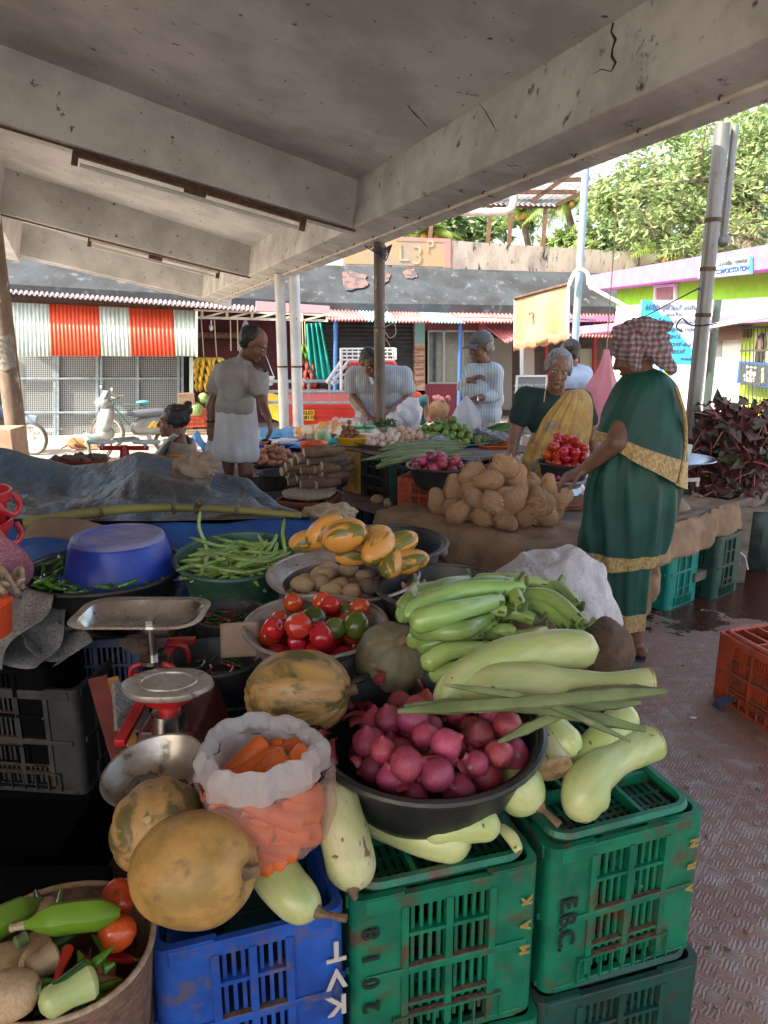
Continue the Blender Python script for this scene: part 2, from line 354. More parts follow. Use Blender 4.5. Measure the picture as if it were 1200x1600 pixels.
M_gourd2 = mat('pale_gourd_skin',(.60,.55,.32),(.46,.47,.20),rough=.45,scale=7.2,stretch=(4,4,1.5),var=.1,c3=(.22,.11,.06),scale3=21,lo3=.62,hi3=.67,bump=.1)
M_gcut = mat('gourd_cut_end',(.38,.27,.14),(.22,.13,.06),rough=.8,scale=40,bump=.4)
M_stem = mat('dry_stem',(.20,.12,.06),(.10,.06,.03),rough=.7,scale=30,bump=.4)
M_gstem = mat('green_stem',(.14,.19,.06),(.09,.12,.04),rough=.6,scale=30,bump=.3)
M_brinjal = mat('green_brinjal_skin',(.32,.44,.14),(.22,.35,.08),rough=.28,scale=9,stretch=(3,3,1),var=.22,hue=.012,c3=(.42,.50,.2),scale3=15,lo3=.55,hi3=.8,coat=.12)
M_pump = mat('ripe_pumpkin_skin',(.52,.28,.08),(.32,.19,.05),rough=.5,scale=13,lo=.4,hi=.6,c3=(.17,.09,.045),scale3=23.4,lo3=.55,hi3=.72,bump=.25,bscale=104,bdist=.004,detail=9)
M_pumpg = mat('green_mottled_pumpkin_skin',(.13,.10,.03),(.44,.24,.08),rough=.5,scale=8.84,lo=.43,hi=.54,stretch=(2.2,2.2,1),c3=(.42,.30,.14),scale3=23.4,lo3=.6,hi3=.66,bump=.25,bscale=104,bdist=.004,detail=8,dist=.6)
M_pumpb = mat('greybrown_pumpkin_skin',(.22,.18,.10),(.13,.12,.06),rough=.55,scale=13,c3=(.33,.27,.18),scale3=31.2,lo3=.6,hi3=.7,bump=.25,detail=8)
M_yam = mat('yam_skin',(.15,.09,.06),(.09,.055,.04),rough=.9,scale=28,c3=(.22,.15,.1),scale3=60,lo3=.6,hi3=.7,bump=.8,bscale=70,bdist=.01)
M_potato = mat('potato_skin',(.52,.35,.20),(.42,.27,.14),rough=.6,scale=9,var=.25,c3=(.16,.09,.05),scale3=28,lo3=.64,hi3=.7,bump=.2)
M_beet = mat('dusty_root_skin',(.19,.13,.10),(.13,.085,.07),rough=.75,scale=9,var=.25,bump=.3)
M_cuc = mat('striped_cucumber_skin',(.75,.33,.07),(.16,.15,.03),rough=.35,scale=1,lo=.50,hi=.56,stretch=(26,26,4.5),var=.12,bump=.05,detail=4,dist=.5)
M_coco = mat('coconut_husk',(.68,.40,.22),(.52,.28,.14),rough=.9,scale=1,stretch=(20,20,3),lo=.4,hi=.6,var=.18,bump=1,bscale=1.6,bdist=.01,c3=(.38,.20,.10),scale3=1.3,lo3=.6,hi3=.75)
M_fibre = mat('coconut_fibre',(.80,.50,.28),(.62,.36,.18),rough=.9,scale=40,var=.1)
M_egg = mat('egg_shell',(.62,.40,.28),rough=.5,var=.22,hue=.01)
M_eggw = mat('egg_shell_white',(.72,.6,.52),rough=.5,var=.08)
M_cass = mat('cassava_bark',(.14,.075,.045),(.22,.13,.08),rough=.85,scale=12,var=.2,bump=.6,bscale=50)
M_casc = mat('cassava_cut',(.62,.52,.38),(.5,.4,.28),rough=.7,scale=30)
M_drum = mat('drumstick_pod',(.20,.25,.10),(.12,.16,.06),rough=.55,scale=12,c3=(.30,.27,.15),scale3=18,lo3=.55,hi3=.7,bump=.3)
M_plant = mat('raw_plantain_skin',(.19,.33,.03),(.12,.25,.02),rough=.35,scale=5,c3=(.06,.04,.01),scale3=18,lo3=.68,hi3=.72,var=.1)
M_bana = mat('ripe_banana_skin',(.75,.45,.04),(.6,.4,.05),rough=.45,scale=9,c3=(.2,.12,.03),scale3=20,lo3=.68,hi3=.73,var=.1)
M_banr = mat('red_banana_skin',(.42,.06,.04),(.3,.05,.03),rough=.45,scale=9,var=.1)
M_orange = mat('orange_peel',(.75,.30,.03),rough=.45,var=.15,bump=.1)
M_bag = translucent('thin_white_plastic',(.74,.70,.68),(.6,.54,.52),.55,.25,1,45,.86)
M_bagc = translucent('clear_pink_plastic',(.85,.62,.56),(.75,.5,.46),.5,.22,1,45,.34)
M_sack = mat('white_woven_sack',(.72,.66,.64),(.58,.53,.52),rough=.55,scale=5,bump=1,bscale=13,bdist=.04,detail=8)
M_wbag = translucent('white_carrier_plastic',(.78,.78,.82),(.6,.62,.68),.4,.4,.6,25,.9)
M_pbag = translucent('pink_carrier_plastic',(.85,.42,.48),(.75,.3,.38),.5,.4,.6,25,.88)
M_redplast = mat('red_basket_plastic',(.65,.03,.035),(.5,.02,.03),rough=.35,scale=6)
M_wicker = mat('woven_basket',(.24,.13,.08),(.13,.07,.045),rough=.85,scale=1,stretch=(60,60,160),bump=.7,bscale=1.2,bdist=.004)
M_pink = mat('pink_woven_cloth',(.30,.06,.09),(.34,.18,.22),rough=.8,scale=1,lo=.4,hi=.65,stretch=(160,160,300),bump=.3)
M_leafr = mat('amaranth_leaf',(.13,.035,.045),(.06,.07,.035),rough=.5,scale=9,lo=.42,hi=.6,c3=(.26,.09,.11),scale3=14,lo3=.6,hi3=.75)
M_leafg = mat('leaf_green',(.07,.16,.025),(.04,.10,.02),rough=.45,scale=3,c3=(.16,.26,.05),scale3=2,lo3=.5,hi3=.7)
M_bark = mat('tree_bark',(.16,.12,.09),(.09,.07,.05),rough=.9,scale=8,bump=.6)
M_teal = mat('teal_cloth',(.0,.30,.25),(.0,.22,.18),rough=.8,scale=3,bump=.3)
M_rope = mat('rope',(.5,.4,.26),rough=.9)
M_wire = mat('wire',(.03,.03,.03),rough=.6)
M_scab = mat('brown_scab',(.30,.20,.09),(.20,.13,.06),rough=.8,scale=90)
M_dirt = mat('caked_dirt',(.16,.085,.05),(.09,.05,.03),rough=.95,scale=60,bump=.6,bscale=120)
# ================================================================ GROUND
g = MB(); g.add([(-300,-60,-.9),(300,-60,-.9),(300,500,-.9),(-300,500,-.9)],[(0,1,2,3)])
struct('ground',g,M_street)
def floor_mat():
 m = bpy.data.materials.new('ribbed_red_floor_tile'); m.use_nodes = True; nt,N,L,b = nodes_of(m)
 geo = N.new('ShaderNodeNewGeometry'); mp = N.new('ShaderNodeMapping'); mp.inputs['Rotation'].default_value = (0,0,R(38)); L.new(geo.outputs['Position'],mp.inputs[0])
 def wave(direction,dist=2.4):
  w = N.new('ShaderNodeTexWave'); w.wave_type = 'BANDS'; w.bands_direction = direction; w.wave_profile = 'SIN'
  w.inputs['Scale'].default_value = 31; w.inputs['Distortion'].default_value = dist; w.inputs['Detail'].default_value = 0; w.inputs['Detail Scale'].default_value = 2.2
  L.new(mp.outputs[0],w.inputs[0]); return w
 wx,wy = wave('X'),wave('Y')
 ck = N.new('ShaderNodeTexChecker'); ck.inputs['Scale'].default_value = 26; L.new(mp.outputs[0],ck.inputs[0])
 mx = N.new('ShaderNodeMix'); mx.data_type = 'FLOAT'; L.new(ck.outputs['Fac'],mx.inputs[0]); L.new(wx.outputs['Fac'],mx.inputs[2]); L.new(wy.outputs['Fac'],mx.inputs[3])
 br = N.new('ShaderNodeTexBrick'); br.offset = 0; br.inputs['Scale'].default_value = 1; br.inputs['Brick Width'].default_value = .4; br.inputs['Row Height'].default_value = .4; br.inputs['Mortar Size'].default_value = .004
 br.inputs['Color1'].default_value = (1,1,1,1); br.inputs['Color2'].default_value = (1,1,1,1); br.inputs['Mortar'].default_value = (0,0,0,1); L.new(mp.outputs[0],br.inputs[0])
 mu = N.new('ShaderNodeMath'); mu.operation = 'MULTIPLY'; L.new(mx.outputs[0],mu.inputs[0]); L.new(br.outputs['Color'],mu.inputs[1])
 n1 = N.new('ShaderNodeTexNoise'); n1.inputs['Scale'].default_value = 1.6; n1.inputs['Detail'].default_value = 8; L.new(geo.outputs['Position'],n1.inputs[0])
 n2 = N.new('ShaderNodeTexNoise'); n2.inputs['Scale'].default_value = 11; n2.inputs['Detail'].default_value = 8; L.new(geo.outputs['Position'],n2.inputs[0])
 r1 = N.new('ShaderNodeValToRGB'); r1.color_ramp.elements[0].position = .3; r1.color_ramp.elements[1].position = .72
 r1.color_ramp.elements[0].color = (.22,.105,.07,1); r1.color_ramp.elements[1].color = (.35,.22,.165,1); L.new(n1.outputs[0],r1.inputs[0])
 r2 = N.new('ShaderNodeMapRange'); r2.inputs[1].default_value = .5; r2.inputs[2].default_value = .75; L.new(n2.outputs[0],r2.inputs[0])
 c2 = N.new('ShaderNodeMix'); c2.data_type = 'RGBA'; L.new(r2.outputs[0],c2.inputs[0]); L.new(r1.outputs[0],c2.inputs[6]); c2.inputs[7].default_value = (.38,.32,.28,1)
 sx = N.new('ShaderNodeSeparateXYZ'); L.new(geo.outputs['Position'],sx.inputs[0])
 n3 = N.new('ShaderNodeTexNoise'); n3.inputs['Scale'].default_value = 2.6; n3.inputs['Detail'].default_value = 5; n3.inputs['Roughness'].default_value = .65; L.new(geo.outputs['Position'],n3.inputs[0])
 gy = N.new('ShaderNodeMapRange'); gy.inputs[1].default_value = 2.95; gy.inputs[2].default_value = 3.9; gy.inputs[3].default_value = -.17; gy.inputs[4].default_value = .14; L.new(sx.outputs[1],gy.inputs[0])
 ad = N.new('ShaderNodeMath'); ad.operation = 'ADD'; L.new(n3.outputs[0],ad.inputs[0]); L.new(gy.outputs[0],ad.inputs[1])
 wet = N.new('ShaderNodeMapRange'); wet.inputs[1].default_value = .52; wet.inputs[2].default_value = .535; L.new(ad.outputs[0],wet.inputs[0])
 cw = N.new('ShaderNodeMix'); cw.data_type = 'RGBA'; L.new(wet.outputs[0],cw.inputs[0]); L.new(c2.outputs[2],cw.inputs[6]); cw.inputs[7].default_value = (.07,.022,.014,1)
 L.new(cw.outputs[2],b.inputs['Base Color'])
 ro = N.new('ShaderNodeMapRange'); ro.inputs[3].default_value = .34; ro.inputs[4].default_value = .04; L.new(wet.outputs[0],ro.inputs[0]); L.new(ro.outputs[0],b.inputs['Roughness'])
 bs = N.new('ShaderNodeMapRange'); bs.inputs[3].default_value = .33; bs.inputs[4].default_value = .12; L.new(wet.outputs[0],bs.inputs[0])
 bp = N.new('ShaderNodeBump'); bp.inputs['Distance'].default_value = .006; L.new(bs.outputs[0],bp.inputs['Strength']); L.new(mu.outputs[0],bp.inputs['Height'])
 bp2 = N.new('ShaderNodeBump'); bp2.inputs['Distance'].default_value = .004; bp2.inputs['Strength'].default_value = .4; L.new(n2.outputs[0],bp2.inputs['Height']); L.new(bp.outputs[0],bp2.inputs['Normal'])
 L.new(bp2.outputs[0],b.inputs['Normal']); return m
M_floor = floor_mat()
g = MB(); g.prism([(-6,-6,-.9),(5.5,-6,-.9),(5.5,7.2,-.9),(2.2,11.2,-.9),(-1.6,11.2,-.9),(-1.6,8.4,-.9),(-6,8.4,-.9)],(0,0,.9))
struct('floor',g,M_floor)
# ================================================================ MARKET ROOF (sloping slab on an edge beam and cross beams)
KR = .826
def nrm(v): v = V(v); v.normalize(); return v
RE = V((-.38147,.92437,-.04116)).normalized(); RC = V((-.90597,-.36429,.21564)).normalized()
RC = (RC - RE * RC.dot(RE)).normalized(); RN = RE.cross(RC)
if RN.z < 0: RN = -RN
RP = V((1.8996,4.6,2.6073)); RP = CAM + (RP - CAM) * KR
def rp(a,b,h=0): return RP + RE * (a * KR) + RC * (b * KR) + RN * (h * KR)
def slabh(b): return .48 + .045 * min(b,11) - max(0,b - 11) * .3
roof = thing('market_roof','grimy white concrete market roof with sloping beams and a cracked edge beam overhead','roof',(0,0,2))
def hexa(mb,p,mi=0):
 mb.add(p,[(3,2,1,0),(4,5,6,7),(0,1,5,4),(1,2,6,5),(2,3,7,6),(3,0,4,7)],mi)
A0,A1 = -9.0,15.42
m = MB(); hexa(m,[rp(A0,-.0,0),rp(A1,-.0,0),rp(A1,.5,0),rp(A0,.5,0),rp(A0,-.02,.75),rp(A1,-.02,.75),rp(A1,.56,.75),rp(A0,.56,.75)])
part('edge_beam',m,M_plasterd,roof,smooth=False,bevel=.012)
m = MB()
for a0,a1,b0,b1 in ((A0,6.0,.3,11.0),(A0,6.0,11.0,22.0),(6.0,A1,.3,4.95)):  # unseen reach shaped for the sun: wide nearby to block it, short farther off
 hexa(m,[rp(a0,b0,slabh(b0)),rp(a1,b0,slabh(b0)),rp(a1,b1,slabh(b1)),rp(a0,b1,slabh(b1)),rp(a0,b0,slabh(b0) + .2),rp(a1,b0,slabh(b0) + .2),rp(a1,b1,slabh(b1) + .2),rp(a0,b1,slabh(b1) + .2)])
part('slab',m,M_plaster,roof,smooth=False)
for ai in (-5.9,-.6,4.7,10.03,15.15):
 if ai == -.6: continue
 m = MB(); w = .36 if ai < 15 else .25; b1 = 11 if ai < 6 else 4.5
 hexa(m,[rp(ai,.495,.004),rp(ai + w,.495,.004),rp(ai + w,b1,.004),rp(ai,b1,.004),rp(ai,.53,slabh(.5) + .02),rp(ai + w,.53,slabh(.5) + .02),rp(ai + w,b1,slabh(b1) + .02),rp(ai,b1,slabh(b1) + .02)])
 part('cross_beam',m,M_plaster,roof,smooth=False,bevel=.01)
m = MB(); hexa(m,[rp(6.2,4.42,-.12),rp(A1,4.42,-.12),rp(A1,4.85,-.12),rp(6.2,4.85,-.12),rp(6.2,4.42,.7),rp(A1,4.42,.7),rp(A1,4.85,.7),rp(6.2,4.85,.7)])
part('ridge_beam',m,M_plaster,roof,smooth=False)
m = MB(); hexa(m,[rp(A1 + .03,-.25,-.02),rp(A1 + .2,-.25,-.02),rp(A1 + .2,5.0,0),rp(A1 + .03,5.0,0),rp(A1 + .03,-.25,.9),rp(A1 + .2,-.25,.9),rp(A1 + .2,5.0,.95),rp(A1 + .03,5.0,.95)])
part('end_fascia',m,M_plaster,roof,smooth=False)
def crack(pxs,w,plane_h=None,face=None):
 m = MB(); vs = []
 n = RN; base = rp(0,0,0)
 pts = []
 for (x,y) in pxs:
  if face == 'in':
   q0 = rp(0,.5,0); nn = (rp(0,.56,.75) - rp(0,.5,0)).cross(RE).normalized()
   r_ = ray(x,y); t = (q0 - CAM).dot(nn) / r_.dot(nn); pts.append(CAM + r_ * (t * .999))
  else:
   q0 = rp(0,.3,slabh(.3)); nn = (rp(0,4,slabh(4)) - q0).cross(RE).normalized(); r_ = ray(x,y); t = (q0 - CAM).dot(nn) / r_.dot(nn); pts.append(CAM + r_ * (t * .999))
 m.tube(pts,[w * (.4 + .9 * random.random()) for _ in pts[:-1]] + [w * .2],5)
 return part('crack',m,M_crack,roof)
crack([(958,36),(955,50),(962,62),(957,76),(956,88),(962,98),(955,112)],.009,face='in')
crack([(955,112),(940,108),(925,116)],.0025,face='in')
crack([(637,165),(648,178),(658,188),(668,200)],.005)
crack([(745,158),(757,172),(770,195),(776,205)],.0025,face='in')
m = MB(); m.tube([rp(a,.2,-.02) for a in (-4,0,5,10,15)],.014,8)
part('conduit',m,M_pvc,roof)
for a in [-.2 + .62 * k for k in range(0,22)]:
 m = MB(); m.tube([rp(a,.2 + .035 * math.cos(t),-.02 + .03 * math.sin(t)) for t in [i * .9 - .3 for i in range(5)]],.006,5)
 part('clip',m,M_rust,roof)
def tube_light(ai,b0,b1,label):
 t = thing('tube_light',label,'tube light',rp(ai,b0,-.05),'fluorescent battens under the cross beams')
 h = -.03; a = ai + .16
 m = MB(); m.bar(rp(a,b0,h),rp(a,b1,h),.05,.045,up=RN); part('batten',m,M_rust if ai < 5 else M_pvc,t,smooth=False)
 m = MB(); m.tube([rp(a + .02,b0 + .05,h - .09),rp(a + .02,b1 - .05,h - .09)],.017,10); part('tube',m,M_tube,t)
 for b in (b0,b1):
  m = MB(); m.bar(rp(a + .01,b,h + .03),rp(a + .01,b,h - .11),.04,.05,up=RC); part('lamp_holder',m,M_rust,t,smooth=False)
 m = MB(); mid = (b0 + b1) / 2; m.bar(rp(a,mid - .1,h - .03),rp(a,mid + .12,h - .03),.06,.05,up=RN); part('choke_box',m,M_rust,t,smooth=False)
 m = MB(); m.tube([rp(ai + .05,.45,-.01),rp(ai + .05,b0,-.02),rp(ai + .05,2.6,-.02),rp(ai + .05,4.4,-.01)],.012,6); part('cable',m,M_rust,t)
tube_light(4.7,1.02,3.35,'long rusty tube light on the nearest cross beam of the market roof')
tube_light(10.03,1.0,3.1,'smaller looking tube light on the farther cross beam of the market roof')
# ================================================================ COLUMNS
def pipe(name,label,p,z0,z1,r,ma,cat='post',group=None,clamps=(),extra=None):
 t = thing(name,label,cat,(p[0],p[1],z0),group)
 m = MB(); m.tube([(p[0],p[1],z0),(p[0],p[1],z1)],r,18); part('pipe',m,ma,t)
 for z in clamps: m = MB(); m.tube([(p[0],p[1],z - .012),(p[0],p[1],z + .012)],r * 1.1,18); part('clamp',m,M_rust,t)
 m = MB(); m.box((p[0],p[1],z0 + .006),(r * 4,r * 4,.012)); part('base_plate',m,M_rust,t,smooth=False)
 return t
PR = aty(1100,480,4.75); tr = pipe('steel_post','grey galvanised steel post with a thin strapped pipe, right of the green saree',PR,0,2.62,.044,M_galv,'post',None,(1.55,1.82,2.1))
m = MB(); m.tube([PR + V((.085,.02,z)) for z in (.62,.15 + .45)] and [(PR.x + .082,PR.y + .02,1.98),(PR.x + .082,PR.y + .02,2.62)],.022,10)
m.ell((PR.x + .082,PR.y + .01,1.98),(.04,.04,.035)); part('side_pipe',m,M_galv,tr)
m = MB(); m.tube(smoothpath([(PR.x + .07,PR.y - .05,1.5),(PR.x,PR.y - .06,1.49),(PR.x - .08,PR.y - .02,1.49),(PR.x - .14,PR.y - .03,1.53),(PR.x - .17,PR.y - .03,1.48),(PR.x - .13,PR.y - .03,1.45)],20),.005,5); part('wire_hook',m,M_wire,tr)
PM = V((-.045,7.62,rp(5.13,.12,0).z)); tm = pipe('steel_post','brown weathered steel post in front of the bending man, under the beam joint',PM,0,PM.z + .02,.055,M_pipebrown,'post',None,(1.46,2.2))
m = MB(); m.tube(smoothpath([PM + V((.05,-.05,-.80)),PM + V((.14,-.06,-.76)),PM + V((.16,-.05,-.86)),PM + V((.10,-.06,-.9)),PM + V((.06,-.06,-.84))],16),.005,5)
m.tube(smoothpath([PM + V((.06,-.05,-.9)),PM + V((.11,-.05,-1.0)),PM + V((.09,-.05,-1.1))],8),.004,5); part('string',m,M_rope,tm)
m = MB()
for k in range(5): m.tube(smoothpath([PM + V((-.14 + .05 * k,-.08,-.04)),PM + V((-.02 + .02 * k,-.1,-.1 - .02 * k)),PM + V((.12,-.07,-.03))],10),.006,5)
part('cable_knot',m,M_wire,tm)
for dx in (-.085,.085):
 PD = rp(8.87,.12,0) + V((dx * 1.15,0,0))
 pipe('white_post','left-hand white pipe of the pair of white posts beside the truck' if dx < 0 else 'right-hand white pipe of the pair of white posts beside the truck',PD,0,PD.z + .01,.075 if dx > 0 else .07,M_white,'post','pair of white posts',(.92,))
PL = aty(4,500,10.4)
t = thing('concrete_pillar','stained round pillar darkened for shade with torn posters at the left edge of the photo','pillar',(PL.x,PL.y,-.9))
m = MB(); m.tube([(PL.x,PL.y,-.9),(PL.x,PL.y,3.2)],.135,20); part('shaft',m,M_pipebrown,t)  # dark shaft colour stands in for shade the roof leaves off here
m = MB(); m.grid(lambda u,v: V((PL.x + .152 * math.cos(-2.6 + u * 2.3),PL.y + .152 * math.sin(-2.6 + u * 2.3),.9 + .45 * v + .02 * math.sin(9 * u))),12,2); part('torn_poster',m,M_paper,t)
for k in range(5):
 mm = text_mb('NOTICE 2019'[k:k + 5],.05,T(V((PL.x - .02,PL.y - .156,1.28 - k * .075))) @ rot('X',90)); part('print',mm,M_wire,t)
m = MB(); q = aty(18,690,9.6); m.box((q.x - .1,q.y,-.35),(.42,.4,1.1)); single('wooden_stand',m,M_card,'pale wooden box stand at the foot of the left pillar','stand',smooth=False,bevel=.01)
# ================================================================ FAR SHOP ROW
FL,FR = V((-8.3,16.2,0)),V((7.1,20.5,0)); FD = (FR - FL).normalized(); FN = V((FD.y,-FD.x,0))
def fp(px,py,off=0): return atp(px,py,FL + FN * off,FN)
def fpoly(pxs,off): return [fp(x,y,off) for x,y in pxs]
def fac(name,pxs,off,th,ma,parent,**k):
 m = MB(); m.prism(fpoly(pxs,off),-FN * th); return part(name,m,ma,parent,smooth=False,**k)
def corr(mb,c00,c10,c01,c11,waves,amp,nrmv,per=6,mi=0):
 n = waves * per
 def f(u,v):
  p = (c00 * (1 - u) + c10 * u) * (1 - v) + (c01 * (1 - u) + c11 * u) * v
  return p + V(nrmv) * (amp * math.sin(u * waves * 2 * math.pi))
 return mb.grid(f,n,2,mi)
def frect(px0,px1,py0,py1): return [(px0,py0),(px1,py0),(px1,py1),(px0,py1)]
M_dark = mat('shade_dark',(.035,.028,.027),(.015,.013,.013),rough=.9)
M_chajja = mat('mossy_black_concrete',(.045,.058,.07),(.02,.022,.025),rough=.9,scale=1.1,lo=.35,hi=.7,c3=(.10,.115,.13),scale3=5,lo3=.56,hi3=.72,bump=.4,bscale=12,world=True,stretch=(1,1,1),detail=9)
M_para = mat('stained_parapet',(.40,.36,.31),(.24,.21,.185),rough=.9,scale=1.4,lo=.40,hi=.66,stretch=(1.6,1.6,.6),c3=(.03,.03,.03),scale3=5,lo3=.57,hi3=.68,bump=.3,bscale=12,world=True,detail=9)
M_peelred = mat('peeling_red_paint',(.20,.10,.09),(.06,.065,.075),rough=.9,scale=5,lo=.42,hi=.56,world=True,detail=9)
M_ochre = mat('faded_ochre_paint',(.38,.28,.15),(.31,.26,.21),rough=.9,scale=2.2,lo=.42,hi=.6,world=True)
M_pinkpaint = mat('faded_pink_paint',(.52,.23,.2),rough=.9)
M_cream = mat('cream_wall',(.6,.52,.42),(.45,.4,.33),rough=.9,scale=2,world=True)
bld = thing('market_building','old concrete building with a black mossy sloping sunshade and stained parapet behind the shops','building',fp(500,470,0) * 1)
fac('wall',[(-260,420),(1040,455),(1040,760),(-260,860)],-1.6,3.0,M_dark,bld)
m = MB()
lo = [(-260,432),(0,443),(500,475),(975,482)]; hi = [(-260,375),(0,393),(500,414),(975,428)]
for i in range(3):
 a,b_ = fp(*lo[i],.3),fp(*lo[i + 1],.3); c_,d_ = fp(*hi[i + 1],-.9),fp(*hi[i],-.9)
 m.add([a,b_,c_,d_,a - V((0,0,.14)),b_ - V((0,0,.14)),c_ - V((0,0,.14)) - FN * .2,d_ - V((0,0,.14)) - FN * .2],[(0,1,2,3),(7,6,5,4),(0,4,5,1),(3,2,6,7)])
part('sunshade',m,M_chajja,bld,smooth=False)
fac('sunshade_lip',[(-260,448),(0,459),(500,488),(960,492),(960,479),(500,473),(0,443),(-260,430)],.36,.12,M_chajja,bld)
fac('parapet',[(535,376),(610,370),(1037,397),(1037,432),(700,428),(535,424)],-.95,.25,M_para,bld)
fac('painted_panel',[(538,398),(612,373),(697,376),(697,417),(538,412)],-.938,.006,M_ochre,bld)
fac('painted_border',[(694,375),(704,376),(704,419),(694,418)],-.93,.006,M_pinkpaint,bld)
fac('painted_border',[(618,370),(704,373),(704,379),(618,376)],-.928,.006,M_pinkpaint,bld)
for s_,x,y,sz in (('L',630,396,.60),('3',652,400,.66),('P',672,386,.42)):
 o_ = fp(x,y,-.925); mm = text_mb(s_,sz,basis(o_,FD,(0,0,1)),.002); part('painted_letter',mm,mat('faded_letter',(.46,.37,.28),(.36,.26,.15),rough=.9,scale=4),bld,smooth=False)
def slope_pt(px,u):
 a = fp(px,471 + (px - 500) * .018,.3); b_ = fp(px,413 + (px - 500) * .03,-.9); return a * (1 - u) + b_ * u
for (x0,x1,u0,u1,ma) in ((520,585,.25,.9,M_peelred),(580,612,.45,.95,M_peelred),(628,655,.6,1.0,M_peelred)):
 m = MB(); nn = (slope_pt(x0,1) - slope_pt(x0,0)).cross(FD).normalized(); nn = nn if nn.y < 0 else -nn
 nP = 22; cx_,cu = (x0 + x1) / 2,(u0 + u1) / 2; ring = []
 for k in range(nP):
  a = 2 * math.pi * k / nP; rr = .75 + .5 * noise.noise(V((math.cos(a) * 1.5,math.sin(a) * 1.5,x0)))
  ring.append(slope_pt(cx_ + (x1 - x0) / 2 * rr * math.cos(a),min(.99,max(.02,cu + (u1 - u0) / 2 * rr * math.sin(a)))) + nn * .008)
 m.add(ring,[list(range(nP))]); part('peeling_patch',m,ma,bld,smooth=False)
shed = thing('roof_shed','curved sheet roof on thin steel posts standing on the terrace behind','shed',fp(850,430,-3))
m = MB(); S = lambda x,y,o: fp(x,y,-o)
c00,c10,c01,c11 = S(700,318,1.5),S(868,322,1.5),S(760,268,3.5),S(985,250,3.5)
corr(m,c00,c10,c01,c11,20,.02,(0,0,1)); part('sheet_roof',m,mat('grey_sheet',(.30,.31,.31),(.2,.2,.2),rough=.5,scale=5),shed)
for a,b_ in (((700,318),(870,323)),((865,322),(1000,258)),((985,245),(1085,265)),((735,300),(900,300)),((830,315),(905,262)),((760,285),(920,280))):
 m = MB(); m.bar(S(*a,1.6),S(*b_,1.6),.10,.10); part('truss_bar',m,M_rust,shed,smooth=False)
for x,y0,y1 in ((853,320,390),(1022,262,395),(767,318,385),(800,312,390),(676,330,380)):
 m = MB(); m.bar(S(x,y0,1.6),S(x - 6,y1 + 12,1.6),.10,.10); part('post',m,M_rust,shed,smooth=False)
m = MB(); m.tube([S(970,246,1.4),S(1105,259,1.4)],.10,12); single('water_pipe',m,M_white,'pale horizontal pipe sticking out beside the curved shed roof','pipe')
m = MB(); m.tube(smoothpath([S(700,330,1.0),S(760,332,1.0),S(792,330,1.0),S(802,318,1.0),S(803,300,1.0)],20),.10,12); single('drain_pipe',m,M_pvc,'dusty white bent drain pipe hanging below the market roof edge','pipe')
M_awhite = mat('awning_white_sheet',(.55,.66,.62),(.42,.52,.49),rough=.5,scale=3,stretch=(3,3,.6),c3=(.3,.3,.26),scale3=8,lo3=.64,hi3=.76)
M_ared = mat('awning_red_sheet',(.66,.085,.035),(.55,.06,.03),rough=.5,scale=3,stretch=(3,3,.6))
M_mesh = mat('grey_steel_mesh',(.34,.38,.40),rough=.6,metal=.3)
M_frame = mat('pale_blue_steel',(.30,.40,.46),(.22,.28,.32),rough=.5,scale=8)
shop = thing('mesh_front_shop','closed shop with red and white striped sheet awning and wire mesh front','shop',fp(150,690,0))
xs = [8,76,155,201,271,306];
for i in range(5):
 x0,x1 = xs[i],xs[i + 1]; yt = lambda x: 472 + (x - 8) * .045
 m = MB(); corr(m,fp(x0,yt(x0),.62),fp(x1,yt(x1),.62),fp(x0 + (4 if i else 0),556,.95),fp(x1 + (4 if i < 4 else 0),557,.95),max(4,int((x1 - x0) / 6)),.011,FN)
 part('awning_panel',m,M_ared if i % 2 else M_awhite,shop,solid=.004)
fac('awning_return',[(306,486),(309,486),(309,558),(306,558)],.95,.9,M_awhite,shop)
m = MB(); corr(m,fp(-60,452,.9),fp(400,486,.9),fp(-60,446,-.3),fp(400,472,-.3),60,.022,(0,0,1)); part('sheet_roof',m,mat('asbestos_sheet',(.42,.33,.36),(.3,.24,.25),rough=.8,scale=5),shop,solid=.02)
fac('lintel',[(-60,462),(306,480),(306,490),(-60,474)],.5,.2,M_rust,shop)
m = MB()
for k in range(92):
 x = 14 + k * 2.95; m.bar(fp(x,556,.05),fp(x,694,.05),.012,.012)
for k in range(46):
 y = 557 + k * 2.95; m.bar(fp(12,y,.05),fp(280,y,.05),.012,.012)
part('wire_mesh',m,M_mesh,shop,smooth=False)
for x in (12,83,88,150,156,213,277,283):
 fac('mesh_frame',frect(x,x + 4,555,698),.12,.06,M_frame,shop)
for y in (590,643): fac('mesh_frame',[(12,y),(283,y),(283,y + 3),(12,y + 3)],.13,.05,M_frame,shop)
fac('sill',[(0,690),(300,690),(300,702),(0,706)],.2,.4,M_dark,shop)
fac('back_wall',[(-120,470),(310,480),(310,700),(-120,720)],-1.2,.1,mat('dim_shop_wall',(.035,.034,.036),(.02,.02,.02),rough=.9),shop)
fac('side_pillar',frect(8,36,556,694),-.1,.3,M_ochre,shop)
fac('corner_post',frect(296,302,558,700),.7,.1,M_awhite,shop)
M_maroon = mat('maroon_wall',(.13,.025,.035),(.09,.02,.028),rough=.8,scale=2)
fs = thing('fruit_stall','maroon fruit stall with a white truss rail hung with bananas','stall',fp(400,690,0))
fac('back_wall',[(303,480),(520,492),(520,700),(303,700)],-.9,.1,M_maroon,fs)
fac('rail',[(303,483),(513,491),(513,494),(303,486)],.6,.05,M_pvc,fs)
fac('rail',[(303,494),(513,499),(513,503),(303,498)],.6,.05,M_pvc,fs)
